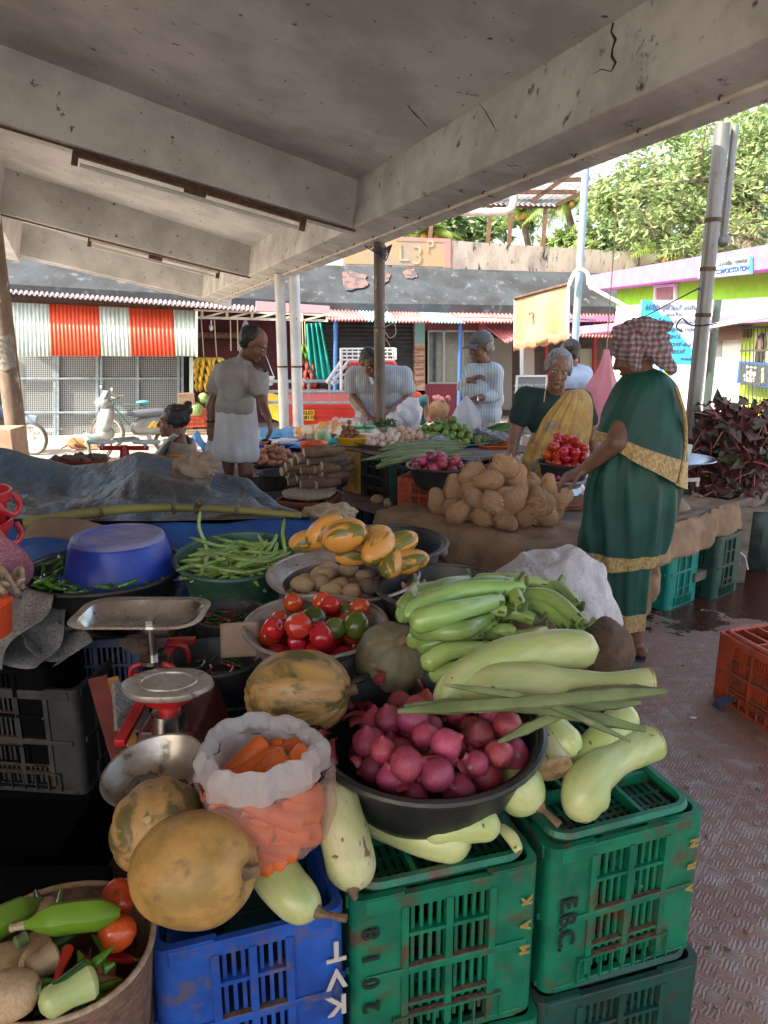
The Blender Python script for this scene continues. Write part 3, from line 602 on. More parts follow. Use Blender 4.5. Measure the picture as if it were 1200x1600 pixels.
for k in range(6):
 x = 316 + k * 39; m = MB(); m.bar(fp(x,484 + k * 1.4,.6),fp(x,498 + k,.6),.05,.05);
 if k < 5: m.bar(fp(x,497 + k,.6),fp(x + 39,486 + k * 1.4,.6),.04,.04)
 part('rail_strut',m,M_pvc,fs,smooth=False)
fac('shelf',[(305,528),(400,530),(400,534),(305,532)],-.5,.3,M_dark,fs)
m = MB()
for k in range(14): q = fp(312 + k * 6,524,-.5); m.ell(q,(.09,.08,.07),nu=8,nv=6)
part('shelf_goods',m,M_wicker,fs)
fac('corrugated_top',[(400,470),(515,478),(515,490),(400,486)],1.0,.05,mat('pinkish_sheet',(.5,.3,.33),rough=.7),fs)
def bananas(q,w,n,rows,ma,label,red=False):
 t = thing('banana_bunch',label,'bananas',q,'banana bunches hanging in the fruit stall')
 m = MB(); m.tube([q + V((0,0,.95)),q + V((.01,0,0))],.014,5); part('string',m,M_rope,t)
 m = MB(); m.tube([q + V((0,0,.03)),q + V((0,0,-w * 1.3))],.03,8); part('stalk',m,M_gstem,t)
 for r in range(rows):
  for k in range(n):
   a = 2 * math.pi * k / n + r * .5; d = V((math.cos(a),math.sin(a),0)); z = -r * w * .5
   m = MB(); m.tube(smoothpath([q + d * .03 + V((0,0,z)),q + d * w * .42 + V((0,0,z - .02)),q + d * w * .62 + V((0,0,z - w * .3)),q + d * w * .55 + V((0,0,z - w * .62))],6),[.018,.035,.042,.04,.035,.026,.012],6); part('banana',m,ma,t)
 return t
bananas(fp(318,560,.45),.34,9,4,M_bana,'ripe yellow banana bunch hanging beside the awning, lower and larger one')
bananas(fp(338,560,.45),.28,7,3,M_bana,'small yellow banana bunch hanging just left of the standing man')
bananas(fp(478,566,.4),.36,9,3,M_banr,'red banana bunch hanging behind the white posts',True)
bananas(fp(473,540,.3),.3,8,2,M_plant,'greenish banana bunch hanging above the red bananas')
for x in (360,371):
 m = MB(); m.tube([fp(x,500,.5),fp(x + 1,548,.5)],.014,5); single('hanging_string',m,M_rope,'empty hanging string in the fruit stall, ' + ('left' if x == 360 else 'right') + ' one of two above the man','string','empty strings')
m = MB(); m.ell(fp(330,512,.4),(.05,.05,.075)); m.tube([fp(330,500,.4),fp(330,508,.4)],.02,6); single('light_bulb',m,M_tube,'unlit light bulb hanging from the fruit stall rail','bulb')
def hang_bag(q,w,h,ma,label,cat='bag',seed=0,top=None):
 m = MB(); rnd = random.Random(seed); ph = [rnd.random() * 6 for _ in range(4)]
 prof = [(.02,1),(.05,.96),(.18,.86),(.34,.7),(.46,.5),(.52,.3),(.5,.12),(.36,.0)]
 m.lathe([(r * w,z * h) for r,z in prof],28,T(q) @ Matrix.Diagonal((1,.55,1,1)),mod=lambda a,u: 1 + .10 * math.sin(3 * a + ph[0] + u * 2) + .08 * math.sin(7 * a + ph[1] - u * 3) + .03 * math.sin(13 * a + ph[2]))
 return single('carrier_bag',m,ma,label,cat)
hang_bag(fp(386,560,.2),.32,.9,M_wbag,'white plastic bag hanging on the stall wall behind the standing man\'s head',seed=3)
def far_crate(px,py,w,h,ma,label,cat='crate',d=.35):
 q = fp(px,py,.9); t = thing('produce_crate',label,cat,q)
 M = basis(q,FD,(0,0,1))
 m = MB(); m.box((0,h / 2,-d / 2),(w - .03,h - .03,d),M); part('body',m,ma,t,smooth=False)
 m = MB()
 for j in range(5): m.box((0,.02 + j * (h - .04) / 4,0),(w,.025,.03),M)
 for j in range(9): m.box((-w / 2 + .015 + j * (w - .03) / 8,h / 2,.002),(.018,h,.03),M)
 part('slats',m,ma,t,smooth=False); return t
far_crate(318,667,.95,.42,M_redc,'orange red crate with melons on top at the fruit stall')
far_crate(312,690,.55,.28,M_card,'left pale wooden box under the orange crate at the fruit stall')
far_crate(340,690,.45,.28,M_card,'right pale wooden box under the orange crate at the fruit stall')
far_crate(293,650,.35,.5,M_card,'brown cardboard carton standing at the corner of the mesh shop')
M_melon = mat('melon_skin',(.10,.22,.06),(.30,.36,.12),rough=.4,scale=8)
for k,(x,y,s_) in enumerate(((307,640,.17),(330,634,.14),(318,622,.12),(345,640,.12))):
 m = MB(); m.ell(fp(x,y,.8),s_,nu=14,nv=10); single('melon',m,M_melon,['large striped melon nearest the green post','dark melon behind the large striped melon','small melon sitting on top of the melons','pale melon at the right end of the melons'][k],'melon','melons on the orange crate')
t = thing('fruit_basket','blue net tray of oranges hanging from strings in the fruit stall','basket',fp(405,598,.5))
q = fp(405,592,.5)
m = MB(); m.lathe([(.0,-.12),(.28,-.12),(.34,.05),(.36,.05),(.3,-.14),(0,-.14)],18,T(q)); part('tray',m,M_white,t)
m = MB()
for a in (0,2.1,4.2): m.tube([q + V((.34 * math.cos(a),.34 * math.sin(a),.05)),q + V((0,0,1.0))],.01,4)
part('string',m,M_frame,t)
rnd = random.Random(4)
for k in range(11):
 a = rnd.random() * 6.28; r_ = .2 * math.sqrt(rnd.random()); m = MB(); m.ell(q + V((r_ * math.cos(a),r_ * math.sin(a),.02 + .09 * (1 - r_ / .2) + .03 * rnd.random())),.07,nu=10,nv=8)
 single('orange',m,M_orange,'orange heaped in the hanging blue tray','orange','oranges in the hanging tray')
m = MB(); m.grid(lambda u,v: fp(478 + 24 * u + v * (6 + 12 * u) - 0 * v,506 - 2 * u + v * (90 + 2 * u),.55 + .08 * math.sin(u * 22) * (1 - .4 * v)),40,8); single('curtain',m,M_teal,'teal green cloth hanging at the side of the fruit stall','curtain',solid=.006)
M_shut = mat('black_rolling_shutter',(.03,.032,.036),(.05,.05,.055),rough=.55,scale=5)
ss = thing('shutter_shop','shop closed by a black rolling shutter under a red and blue sheet awning','shop',fp(580,640,0))
m = MB(); nS = 26
P = lambda u,v: fp(500 + 148 * u,498 + 165 * v,-.1)
for k in range(nS):
 v0,v1 = k / nS,(k + 1) / nS; a,b_,c_,d_ = P(0,v0),P(1,v0),P(1,v1),P(0,v1); o1 = FN * .05
 m.add([a,b_,(b_ * .4 + c_ * .6) + o1,(a * .4 + d_ * .6) + o1,c_,d_],[(0,1,2,3),(3,2,4,5)])
part('shutter',m,M_shut,ss,smooth=False)
fac('pillar',frect(648,664,478,610),.05,.4,mat('tiled_pillar',(.36,.27,.20),(.22,.10,.06),rough=.5,scale=5,stretch=(1,1,4)),ss)
fac('pillar_top',frect(648,664,478,536),.056,.01,mat('teal_grey_paint',(.13,.30,.30),rough=.7),ss)
for k in range(6): fac('tile_band',frect(649,663,545 + k * 10,548 + k * 10),.06,.01,mat('brown_tile',(.2,.07,.04),rough=.4),ss)
fac('step',[(500,655),(664,655),(664,690),(500,695)],.4,.5,M_dark,ss)
m = MB(); m.tube([fp(524.5,500,.8),fp(523,690,.8)],.05,8); part('blue_post',m,mat('blue_paint',(.02,.10,.32),rough=.5),ss)
M_sred = mat('red_roof_sheet',(.50,.17,.17),(.34,.10,.10),rough=.6,scale=3,c3=(.55,.4,.38),scale3=7,lo3=.6,hi3=.75)
M_sblue = mat('blue_roof_sheet',(.25,.50,.58),(.38,.58,.62),rough=.5,scale=3)
def sheet(x0,x1,t0,t1,b0,b1,ma,parent,offt=.0,offb=1.1,w=None):
 m = MB(); corr(m,fp(t0[0],t0[1],offt),fp(t1[0],t1[1],offt),fp(b0[0],b0[1],offb),fp(b1[0],b1[1],offb),w or max(4,int(abs(b1[0] - b0[0]) / 5)),.03,(0,0,1)); return part('roof_sheet',m,ma,parent,solid=.01)
for (t0,t1,b0,b1,ma) in (((492,478),(555,480),(515,500),(572,501),M_sred),((555,480),(604,482),(572,501),(620,503),M_sblue),((604,482),(648,483),(620,503),(672,503),M_sred),((648,483),(690,485),(672,503),(727,504),M_sblue)):
 sheet(0,0,t0,t1,b0,b1,ma,ss)
gs = thing('glass_front_shop','dim shop with dark window panes and maroon corrugated base under the awnings','shop',fp(740,640,0))
M_glass = mat('dark_shop_glass',(.02,.03,.032),(.04,.05,.05),rough=.12,spec=.6)
for x0,x1 in ((670,692),(695,722),(724,745)):
 fac('window_pane',frect(x0,x1,520,598),.0,.03,M_glass,gs)
 for a in (frect(x0 - 1.5,x0 + .5,517,600),frect(x1 - .5,x1 + 1.5,517,600),frect(x0,x1,516,519),frect(x0,x1,597,600)): fac('window_frame',a,.03,.05,mat('grey_alu_frame',(.2,.21,.22),rough=.4,metal=.5),gs)
fac('top_panel',frect(664,752,500,517),.02,.05,M_maroon,gs)
m = MB(); corr(m,fp(664,600,.05),fp(752,600,.05),fp(664,680,.05),fp(752,680,.05),26,.02,FN); part('corrugated_base',m,mat('maroon_sheet',(.17,.03,.05),rough=.6),gs)
m = MB(); m.tube([fp(719,505,.9),fp(716,690,.9)],.045,8); part('blue_post',m,mat('blue_paint',(.02,.10,.32)),gs)
fac('brick_pier',frect(748,762,500,680),.1,.3,mat('red_brick_pier',(.30,.07,.06),(.2,.05,.04),rough=.8,scale=8),gs)
rs = thing('open_front_shop','dark open shops under faded pink sheet awnings at the right of the row','shop',fp(860,640,0))
fac('back_wall',[(750,500),(990,505),(990,690),(750,690)],-.6,.1,mat('brownish_shop_wall',(.13,.10,.085),(.07,.055,.05),rough=.9,scale=2),rs)
for x0,x1,c_ in ((762,800,(.16,.15,.14)),(818,835,(.35,.3,.27)),(906,925,(.30,.32,.24))): fac('door_panel',frect(x0,x1,528 if x0 < 900 else 545,640 if x0 < 900 else 575),-.3,.05,mat('door%d' % x0,c_,rough=.7),rs)
for x in (852,900,928,756): fac('door_post',frect(x,x + 5,520,660),-.2,.1,mat('red_door_post',(.30,.04,.04),rough=.6),rs)
for (t0,t1,b0,b1) in (((690,484),(830,486),(727,503),(835,504)),((740,497),(850,500),(790,536),(850,512)),((830,497),(1000,500),(850,524),(1000,528)),((850,486),(985,488),(858,500),(990,503))):
 sheet(0,0,t0,t1,b0,b1,M_sred,rs)
fac('beam',[(860,497),(1000,492),(1000,499),(860,505)],1.6,.1,mat('mauve_paint',(.45,.22,.42),rough=.7),rs)
t = thing('notice_board','white framed board with small white writing on grey, standing behind the seller in yellow','board',aty(825,640,8.6))
BP = aty(828,640,8.6); MBd = basis(BP,(1,.1,0),(.06,0,1))
m = MB(); m.box((0,.04,0),(.34,.66,.02),MBd); part('board',m,mat('board_grey',(.22,.23,.23),rough=.6),t,smooth=False)
m = MB()
for c_,s_ in (((-.17,.04,.004),(.02,.7,.035)),((.17,.04,.004),(.02,.7,.035)),((0,.38,.004),(.36,.02,.035)),((0,-.3,.004),(.36,.02,.035))): m.box(c_,s_,MBd)
part('frame',m,M_white,t,smooth=False)
for k,s_ in enumerate(('കൊല്ലം നഗരം','മാർക്കറ്റ് വില','നിലവാരം','തക്കാളി ഉള്ളി','പച്ചക്കറി')):
 part('writing',text_mb(s_,.05,MBd @ T(V((-.01,.28 - k * .075,.0125))),.0008),M_white,t,smooth=False)
m = MB(); m.bar(aty(815,735,8.7),aty(815,545,8.7),.035,.035); single('white_stake',m,M_white,'thin white stake rising from the notice board under the yellow banner','stake',smooth=False)
YB = 9.0
t = thing('banner_sign','bleached yellow cloth banner in a pipe frame beside the blue pole','banner',aty(845,500,YB))
def bt(x,y,y_=YB): return aty(x,y,y_)
cs = [bt(803,467),bt(888,444),bt(887,529),bt(802,546)]
M_yban = translucent('bleached_yellow_cloth',(.88,.74,.46),(.85,.64,.36),.45,.8,.2,10)
m = MB(); m.grid(lambda u,v: (cs[0] * (1 - u) + cs[1] * u) * (1 - v) + (cs[3] * (1 - u) + cs[2] * u) * v + V((0,.03 * math.sin(u * 9) * v,0)),16,10); part('cloth',m,M_yban,t,solid=.004)
m = MB(); m.grid(lambda u,v: (cs[3] * (1 - u) + cs[2] * u) + V((0,-.015,.08 - .11 * v + .015 * math.sin(u * 30))),24,3); part('torn_hem',m,mat('faded_orange_hem',(.7,.3,.18),rough=.8),t,solid=.003)
for a,b_ in ((0,1),(1,2)): m = MB(); m.tube([cs[a],cs[b_]],.02,8); part('frame_bar',m,M_rust if a == 0 else M_white,t)
for k,(x,y) in enumerate(((833,500),)): part('mark',text_mb('ി',.16,basis(bt(x,y,YB - .02),(1,0,0),(0,0,1)),.001),M_wire,t)
m = MB(); pb = aty(905,430,8.6); m.tube([(pb.x,pb.y,-.0),(pb.x,pb.y,aty(920,265,8.6).z + .35)],.042,12); single('blue_pole',m,mat('light_blue_steel',(.22,.36,.44),(.3,.38,.42),rough=.35,metal=.4,scale=5),'tall light blue steel pole right of the yellow banner','pole')
m = MB(); m.tube(smoothpath([bt(889,446,8.5),bt(897,428,8.5),bt(906,421,8.5),bt(918,428,8.5),bt(920,445,8.5)],18),.022,8); m.tube([bt(920,447,8.5),bt(1003,493,8.3)],.022,8);
single('bent_pvc_pipe',m,M_white,'bent white plastic pipe slung from the blue pole','pipe')
m = MB(); m.tube([bt(1100,512,7.6),bt(1215,490,7.2)],.025,8); single('straight_pvc_pipe',m,M_white,'straight white plastic pipe running right from behind the steel post','pipe')
# ================================================================ COMFORT STATION
CA,CB = V((4.71,16.0,0)),V((5.20,10.6,0)); CD = (CB - CA).normalized(); CN = V((CD.y,-CD.x,0)); CN = CN if CN.x < 0 else -CN
def cp(px,py,off=0): return atp(px,py,CA + CN * off,CN)
def cfac(name,pxs,off,th,ma,parent):
 m = MB(); m.prism([cp(x,y,off) for x,y in pxs],-CN * th); return part(name,m,ma,parent,smooth=False)
M_cwhite = mat('bright_white_wall',(.66,.67,.62),(.6,.61,.56),rough=.8,scale=2)
M_lime_p = mat('lime_green_paint',(.24,.66,.02),(.2,.58,.02),rough=.7)
M_lilac = mat('lilac_paint',(.42,.14,.42),(.46,.24,.47),rough=.7,scale=5,lo=.45,hi=.7)
com = thing('comfort_station','white and lime green toilet block with lilac roof edge at the right','building',cp(1050,640,0))
cz = 2.43
def cq(name,y0,y1,z0,z1,off,th,ma):
 p = lambda s_,z: CA + CD * s_ + CN * off + V((0,0,z))
 m = MB(); m.prism([p(y0,z0),p(y1,z0),p(y1,z1),p(y0,z1)],-CN * th); return part(name,m,ma,com,smooth=False)
cq('wall',.25,12,-.9,1.85,0,4,M_cwhite)
cq('green_band',.25,12,1.85,2.2,.004,4,M_lime_p)
cq('roof_slab',-.1,12.3,2.17,2.46,.45,5,M_lilac)
cfac('window',[(1023,448),(1053,445),(1053,478),(1023,480)],.03,.03,mat('window_dusk',(.4,.2,.15),(.22,.2,.2),rough=.2,scale=3),com)
for pl in ([(1021,446),(1055,443),(1055,447),(1021,450)],[(1021,478),(1055,476),(1055,480),(1021,482)],[(1021,448),(1024,448),(1024,480),(1021,480)],[(1052,445),(1055,445),(1055,478),(1052,478)]): cfac('window_frame',pl,.06,.05,M_white,com)
cfac('lower_ledge',[(905,510),(975,503),(1240,487),(1240,500),(975,515),(905,522)],.5,.5,M_lilac,com)
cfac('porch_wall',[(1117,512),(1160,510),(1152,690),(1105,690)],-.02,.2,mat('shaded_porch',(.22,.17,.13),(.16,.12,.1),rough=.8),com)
cfac('porch_shadow_door',[(1100,530),(1128,530),(1122,690),(1095,690)],.01,.05,mat('grey_door',(.30,.29,.31),rough=.7),com)
cfac('porch_beam',[(1110,513),(1163,509),(1161,528),(1110,533)],.15,.3,mat('brown_beam',(.16,.09,.06),rough=.8),com)
cfac('grey_panel',[(1045,572),(1080,572),(1080,690),(1045,690)],.05,.1,mat('pale_lilac_panel',(.42,.42,.48),rough=.7),com)
cfac('green_jamb',[(1036,575),(1043,575),(1040,690),(1033,690)],.08,.1,M_lime_p,com)
cfac('blue_jamb',[(1030,572),(1036,572),(1034,690),(1028,690)],.08,.1,mat('royal_blue',(.02,.1,.5)),com)
cfac('gate_wall',[(1160,505),(1260,500),(1260,700),(1150,690)],.03,.05,mat('lime_yellow_wall',(.36,.58,.04),(.42,.62,.06),rough=.7),com)
gate = thing('grille_gate','dark vertical bar grille gate in front of the lime wall at the right edge','gate',cp(1180,640,.3))
m = MB()
for k in range(16): x = 1160 + k * 6; m.bar(cp(x,512,.3),cp(x - 4,700,.3),.012,.012)
for y in (512,548,600,660): m.bar(cp(1158,y,.3),cp(1260,y - 2,.3),.03,.03)
part('bars',m,mat('dark_steel',(.06,.06,.05),rough=.5),gate,smooth=False)
t = thing('toilet_sign','blue framed black sign reading Ladies Toilet with a woman symbol and arrow','sign',cp(1180,585,.22))
MS = basis(cp(1178,584,.2),CD,(0,0,1))
sw = (cp(1207,584,.2) - cp(1155,584,.2)).length; sh = (cp(1178,566,.2) - cp(1178,602,.2)).length
m = MB(); m.box((0,0,0),(sw,sh,.02),MS); part('frame',m,mat('royal_blue',(.02,.1,.5)),t,smooth=False)
m = MB(); m.box((0,0,.008),(sw * .86,sh * .82,.02),MS); part('board',m,mat('sign_black',(.04,.06,.07)),t,smooth=False)
part('lettering',text_mb('Ladies',sh * .33,MS @ T(V((-sw * .08,sh * .02,.02))),.001,bold=.008),M_white,t,smooth=False)
part('lettering',text_mb('Toilet',sh * .33,MS @ T(V((-sw * .1,-sh * .24,.02))),.001,bold=.008),M_white,t,smooth=False)
m = MB(); m.prism([MS @ V((x * sw,y * sh,.02)) for x,y in ((-.26,.27),(-.18,.34),(-.18,.3),(.1,.3),(.1,.24),(-.18,.24),(-.18,.2))],CN * .002); part('arrow',m,mat('pale_yellow',(.7,.7,.4)),t,smooth=False)
m = MB(); m.ell(MS @ V((sw * .31,sh * .2,.02)),.03,nu=10,nv=8); m.prism([MS @ V((sw * x,sh * y,.02)) for x,y in ((.28,.12),(.34,.12),(.39,-.15),(.35,-.15),(.34,-.33),(.28,-.33),(.27,-.15),(.23,-.15))],CN * .002); part('woman_symbol',m,mat('pale_yellow',(.7,.7,.4)),t,smooth=False)
t = thing('portrait_poster','poster of a woman with long dark hair on the lime wall above the toilet sign','poster',cp(1190,550,.1))
MP = basis(cp(1188,548,.12),CD,(0,0,1)); pw = .42
m = MB(); m.box((0,0,-.01),(pw,.5,.01),MP); part('sheet',m,mat('poster_pale',(.55,.62,.3)),t,smooth=False)
m = MB(); m.prism([MP @ V((.13 * math.sin(a) * (1 if a < 2.2 or a > 4.1 else 1.25),.05 + .19 * math.cos(a) - (.06 if 2.2 < a < 4.1 else 0),.0)) for a in [i * .42 for i in range(15)]],CN * .002); part('hair',m,M_hair,t,smooth=False)
m = MB(); m.prism([MP @ V((.065 * math.sin(a) - .02,.08 + .09 * math.cos(a),.003)) for a in [i * .5236 for i in range(12)]],CN * .002); part('face',m,mat('poster_skin',(.55,.36,.26)),t,smooth=False)
t = thing('comfort_station_sign','white blue-edged sign reading COMFORT STATION on the lilac roof edge','sign',cp(1130,415,.47))
s0,s1 = cp(1092,436,.475),cp(1176,428,.475); s2,s3 = cp(1176,399,.475),cp(1092,409,.475)
m = MB(); m.prism([s0,s1,s2,s3],CN * .02); part('frame',m,mat('sky_blue_paint',(.04,.3,.6)),t,smooth=False)
cc = (s0 + s1 + s2 + s3) / 4; wS = (s1 - s0).length; hS = (s3 - s0).length
MC = basis(cc + CN * .022,CD,V((0,0,1)))
m = MB(); m.prism([cc + (q - cc) * .93 + CN * .021 for q in (s0,s1,s2,s3)],CN * .004); part('board',m,M_white,t,smooth=False)
lx = (cp(1147,420,.475) - cc).dot(CD); lw = (cp(1174,420,.475) - cp(1119,420,.475)).length
part('lettering',fit_text('COMFORTSTATION',hS * .36,lw,MC @ T(V((lx,-hS * .2,.01))),.001,bold=.006),mat('blue_lettering',(.01,.06,.2)),t,smooth=False)
part('lettering',fit_text('കൊല്ലം നഗരസഭ',hS * .34,lw * .8,MC @ T(V((lx,hS * .2,.01))),.001,bold=.004),mat('grey_lettering',(.05,.07,.09)),t,smooth=False)
yB = 7.7
t = thing('municipal_board','white and sky blue board with Malayalam writing behind the woman in green','sign board',aty(1050,640,yB))
c4 = [aty(1003,476,yB),aty(1108,470,yB + .0),aty(1100,572,yB),aty(1010,568,yB)]
Mb = basis(aty(1053,520,yB),(1,0,0),(0,0,1)); bw = 1.02 * (aty(1108,520,yB) - aty(1000,520,yB)).x; bh = (aty(1050,470,yB) - aty(1050,571,yB)).z
m = MB(); m.box((0,0,0),(bw,bh,.02),Mb); part('board',m,mat('board_white',(.75,.78,.78)),t,smooth=False)
m = MB();
for pg in ([(-.5,.5),(-.36,.5),(-.2,.25),(-.26,.05),(-.5,.1)],[(-.3,.05),(-.05,.12),(.42,-.42),(.42,-.5),(-.3,-.5)],[(-.24,.22),(-.12,.3),(-.02,.12),(-.2,.0)]):
 m.prism([Mb @ V((x * bw,y * bh,.0115)) for x,y in pg],(0,-.002,0)); m.v[-len(pg) * 2:] = [v + V((0,-.001 * (len(m.v) % 3),0)) for v in m.v[-len(pg) * 2:]]
part('blue_field',m,mat('board_sky_blue',(.03,.45,.62)),t,smooth=False)
for k,(s_,sz,x) in enumerate((('കൊല്ലം മുനിസിപ്പൽ കോർപ്പറേഷൻ',.098,.02),('മാറ്റം',.05,-.02),('ഇറച്ചിക്കടകൾ മാർക്കറ്റ് പരിസരം',.06,.06),('കട നം. 1 മുതൽ വാടകയ്ക്ക്',.055,.08),('ഉത്തരവ്',.06,-.1),('പ്രകാരം നൽകുന്നു',.055,.0),('മേയർ',.06,.05),('സെക്രട്ടറി',.04,.28))):
 part('lettering',fit_text(s_,sz,bw * .93,Mb @ T(V((x * bw,bh * (.4 - .115 * k),.018))),.001,bold=.0015),mat('board_ink',(.05,.08,.2)),t,smooth=False)
for x in (1000,1112):
 q = aty(x,560,yB + .06); m = MB(); m.bar((q.x,q.y,-.0),(q.x,q.y,aty(x,468,yB).z),.06,.05); part('post',m,mat('dark_green_post',(.06,.09,.08),rough=.3),t,smooth=False)
m = MB(); m.tube([aty(1092,450,4.7),aty(950,525,9)],.005,5); m.tube([aty(700,495,12),aty(930,500,9)],.006,5); single('slack_wire',m,M_wire,'thin slack wire running past the municipal board','wire')
m = MB(); q = aty(1105,690,6.9); m.box((q.x,q.y,.25),(.45,.25,.9)); single('low_wall',m,M_para,'short grey plastered wall behind the steel post and red spinach','wall',smooth=False,bevel=.02)
M_dimwall = mat('dim_plaster',(.20,.18,.16),(.13,.12,.11),rough=.9,scale=2,world=True)
m = MB(); m.bbox((-6.0,-4.0,0),(-5.8,6.0,5.5)); single('light_block_wall',m,M_dimwall,'plain wall added unseen on the left to cut ambient light, outside the frame','wall',smooth=False)  # added out of view to block ambient light and raise contrast
# ================================================================ PRODUCE PROTOTYPES (built once,copied)
rnd = random.Random(11)
def rdir(): return V((rnd.gauss(0,1),rnd.gauss(0,1),rnd.gauss(0,1))).normalized()
def rrot(): return Quaternion(rdir(),rnd.random() * 6.28).to_matrix().to_4x4()
def lump(mb,rad,amp=.1,fr=1.5,nu=18,nv=12,seed=0):
 mb.ell((0,0,0),rad,nu=nu,nv=nv,fn=lambda q: 1 + amp * noise.noise(q * fr + V((seed * 7.3,seed,0)))); return mb
def p_onion(seed=0):
 m = MB(); m.lathe([(.0,-.92),(.25,-.9),(.62,-.72),(.93,-.3),(1,.05),(.9,.42),(.6,.74),(.3,.93),(.17,1.04),(.13,1.14),(.03,1.18)],20,mod=lambda a,u: 1 + .025 * math.sin(5 * a + seed) + .02 * math.sin(3 * a + 2 * seed))
 me = m.mesh('onion',M_onion); o = link('onion',me); o['category'] = 'onion'
 r = MB(); r.ell((0,0,-.93),(.16,.16,.07),nu=10,nv=6)
 for k in range(9): a = k * .7; r.tube([(.06 * math.cos(a),.06 * math.sin(a),-.95),(.16 * math.cos(a),.16 * math.sin(a),-1.08)],.012,4)
 part('roots',r,M_root,o,local=True); return Proto(o)
def p_tomato(seed=0,squash=.86):
 m = MB(); m.lathe([(0,-squash),(.4,-squash * .93),(.8,-.55),(1,-.05),(.95,.35),(.7,.68),(.35,.80),(.12,.74),(0,.70)],22,mod=lambda a,u: 1 + .03 * math.sin(4 * a + seed) * math.sin(u * 3) + .015 * math.sin(7 * a))
 me = m.mesh('tomato',M_tomato); o = link('tomato',me); o['category'] = 'tomato'
 r = MB(); r.lathe([(0,.76),(.1,.75),(.07,.70)],8); part('stem_scar',r,M_stem,o,local=True); return Proto(o)
def p_lump(name,cat,rad,ma,amp=.1,seed=0,fr=1.5,stem=False):
 m = lump(MB(),rad,amp,fr,seed=seed); o = link(name,m.mesh(name,ma)); o['category'] = cat
 if stem: r = MB(); r.lathe([(.10,.93),(.07,1.0),(.03,1.06)],8); part('stem',r,M_stem,o,local=True)
 return Proto(o)
def rest_pile(n,r,floor,place,slope=0,jit=0,tries=40,sep=1.86):
 out = []
 for i in range(n):
  best = None
  for _ in range(tries):
   x,y,rho = place()
   z = floor(x,y) + r * .93
   for (a,b,c,rr) in out:
    d = math.hypot(x - a,y - b); s_ = (r + rr) * sep / 2
    if d < s_: z = max(z,c + math.sqrt(s_ * s_ - d * d))
   cost = z + slope * rho
   if best is None or cost < best[0]: best = (cost,x,y,z)
  out.append((best[1],best[2],best[3],r * (1 + jit * (rnd.random() - .5))))
 return out
def disc(c,R0,ey=1.0):
 def f():
  a = rnd.random() * 6.283; q = math.sqrt(rnd.random()); return c[0] + R0 * q * math.cos(a),c[1] + R0 * ey * q * math.sin(a),q
 return f
def scatter(protos,spots,M_of=None,label='',group='',scale=1.0):
 for k,(x,y,z,r) in enumerate(spots):
  M = T(V((x,y,z))) @ rrot() @ Matrix.Scale(r * scale,4)
  rnd.choice(protos).place(M,label if isinstance(label,str) else label(k,x,y,z),group)
def basin(name,label,c,Rr,h,ma,cat='basin',rb=None,rim=.012,n=48,tilt=(0,0),lip=.02,group=None,wall=.004,handles=False):
 """c is the rim centre (world)."""
 t = thing(name,label,cat,V(c) - V((0,0,h)),group); rb = rb or Rr * .72
 t.matrix_basis = T(V(c)) @ rot('X',tilt[0]) @ rot('Y',tilt[1]) @ T(V((0,0,-h)))
 prof = []
 for i in range(9): u = i / 8; prof.append((rb + (Rr - lip - rb) * (u ** .8),u * (h - .006)))
 out = [(0,0)] + [(rb - .012,0)] + prof[0:1] and [(0,0),(rb * .97,0)] + [(r + wall,z + .004) for r,z in prof]
 m = MB(); m.lathe(out + [(Rr - .003,h - .004),(Rr,h - rim * .5),(Rr - .003,h)] + [(Rr - lip,h - .002)] + [(r,z + .006) for r,z in reversed(prof)] + [(0,.006)],n)
 part('bowl_wall',m,ma,t,local=True)
 m = MB(); m.tube([(Rr * math.cos(a),Rr * math.sin(a),h) for a in [2 * math.pi * k / n for k in range(n + 1)]],rim * .5,8,cap=False); part('rim',m,ma,t,local=True)
 return t
def pot(name,label,c,Rr,h,tilt=(0,0)):
 t = thing(name,label,'bowl',c); t.matrix_basis = T(V(c)) @ rot('X',tilt[0]) @ rot('Y',tilt[1]) @ T(V((0,0,-h)))
 o = [(0,0),(Rr * .55,0),(Rr * .72,h * .12),(Rr * .84,h * .4),(Rr * .85,h * .62),(Rr * .83,h * .8),(Rr * .93,h * .93),(Rr,h * .985),(Rr,h),(Rr * .985,h * 1.01)]
 i = [(Rr * .9,h * .95),(Rr * .80,h * .82),(Rr * .82,h * .6),(Rr * .81,h * .4),(Rr * .7,h * .14),(Rr * .5,h * .03),(0,h * .03)]
 m = MB(); m.lathe(o + i,56,mod=lambda a,u: 1 + .006 * math.sin(3 * a) + .004 * math.sin(8 * a + 1)); part('bowl_wall',m,M_alu,t,local=True)
 m = MB(); m.tube([(Rr * .99 * math.cos(a),Rr * .99 * math.sin(a),h) for a in [2 * math.pi * k / 56 for k in range(57)]],.005,8,cap=False); part('rim',m,M_alu,t,local=True)
 m = MB(); m.tube([(Rr * .853 * math.cos(a),Rr * .853 * math.sin(a),h * .52) for a in [2 * math.pi * k / 56 for k in range(57)]],.0025,6,cap=False); part('ridge',m,M_alu,t,local=True)
 return t
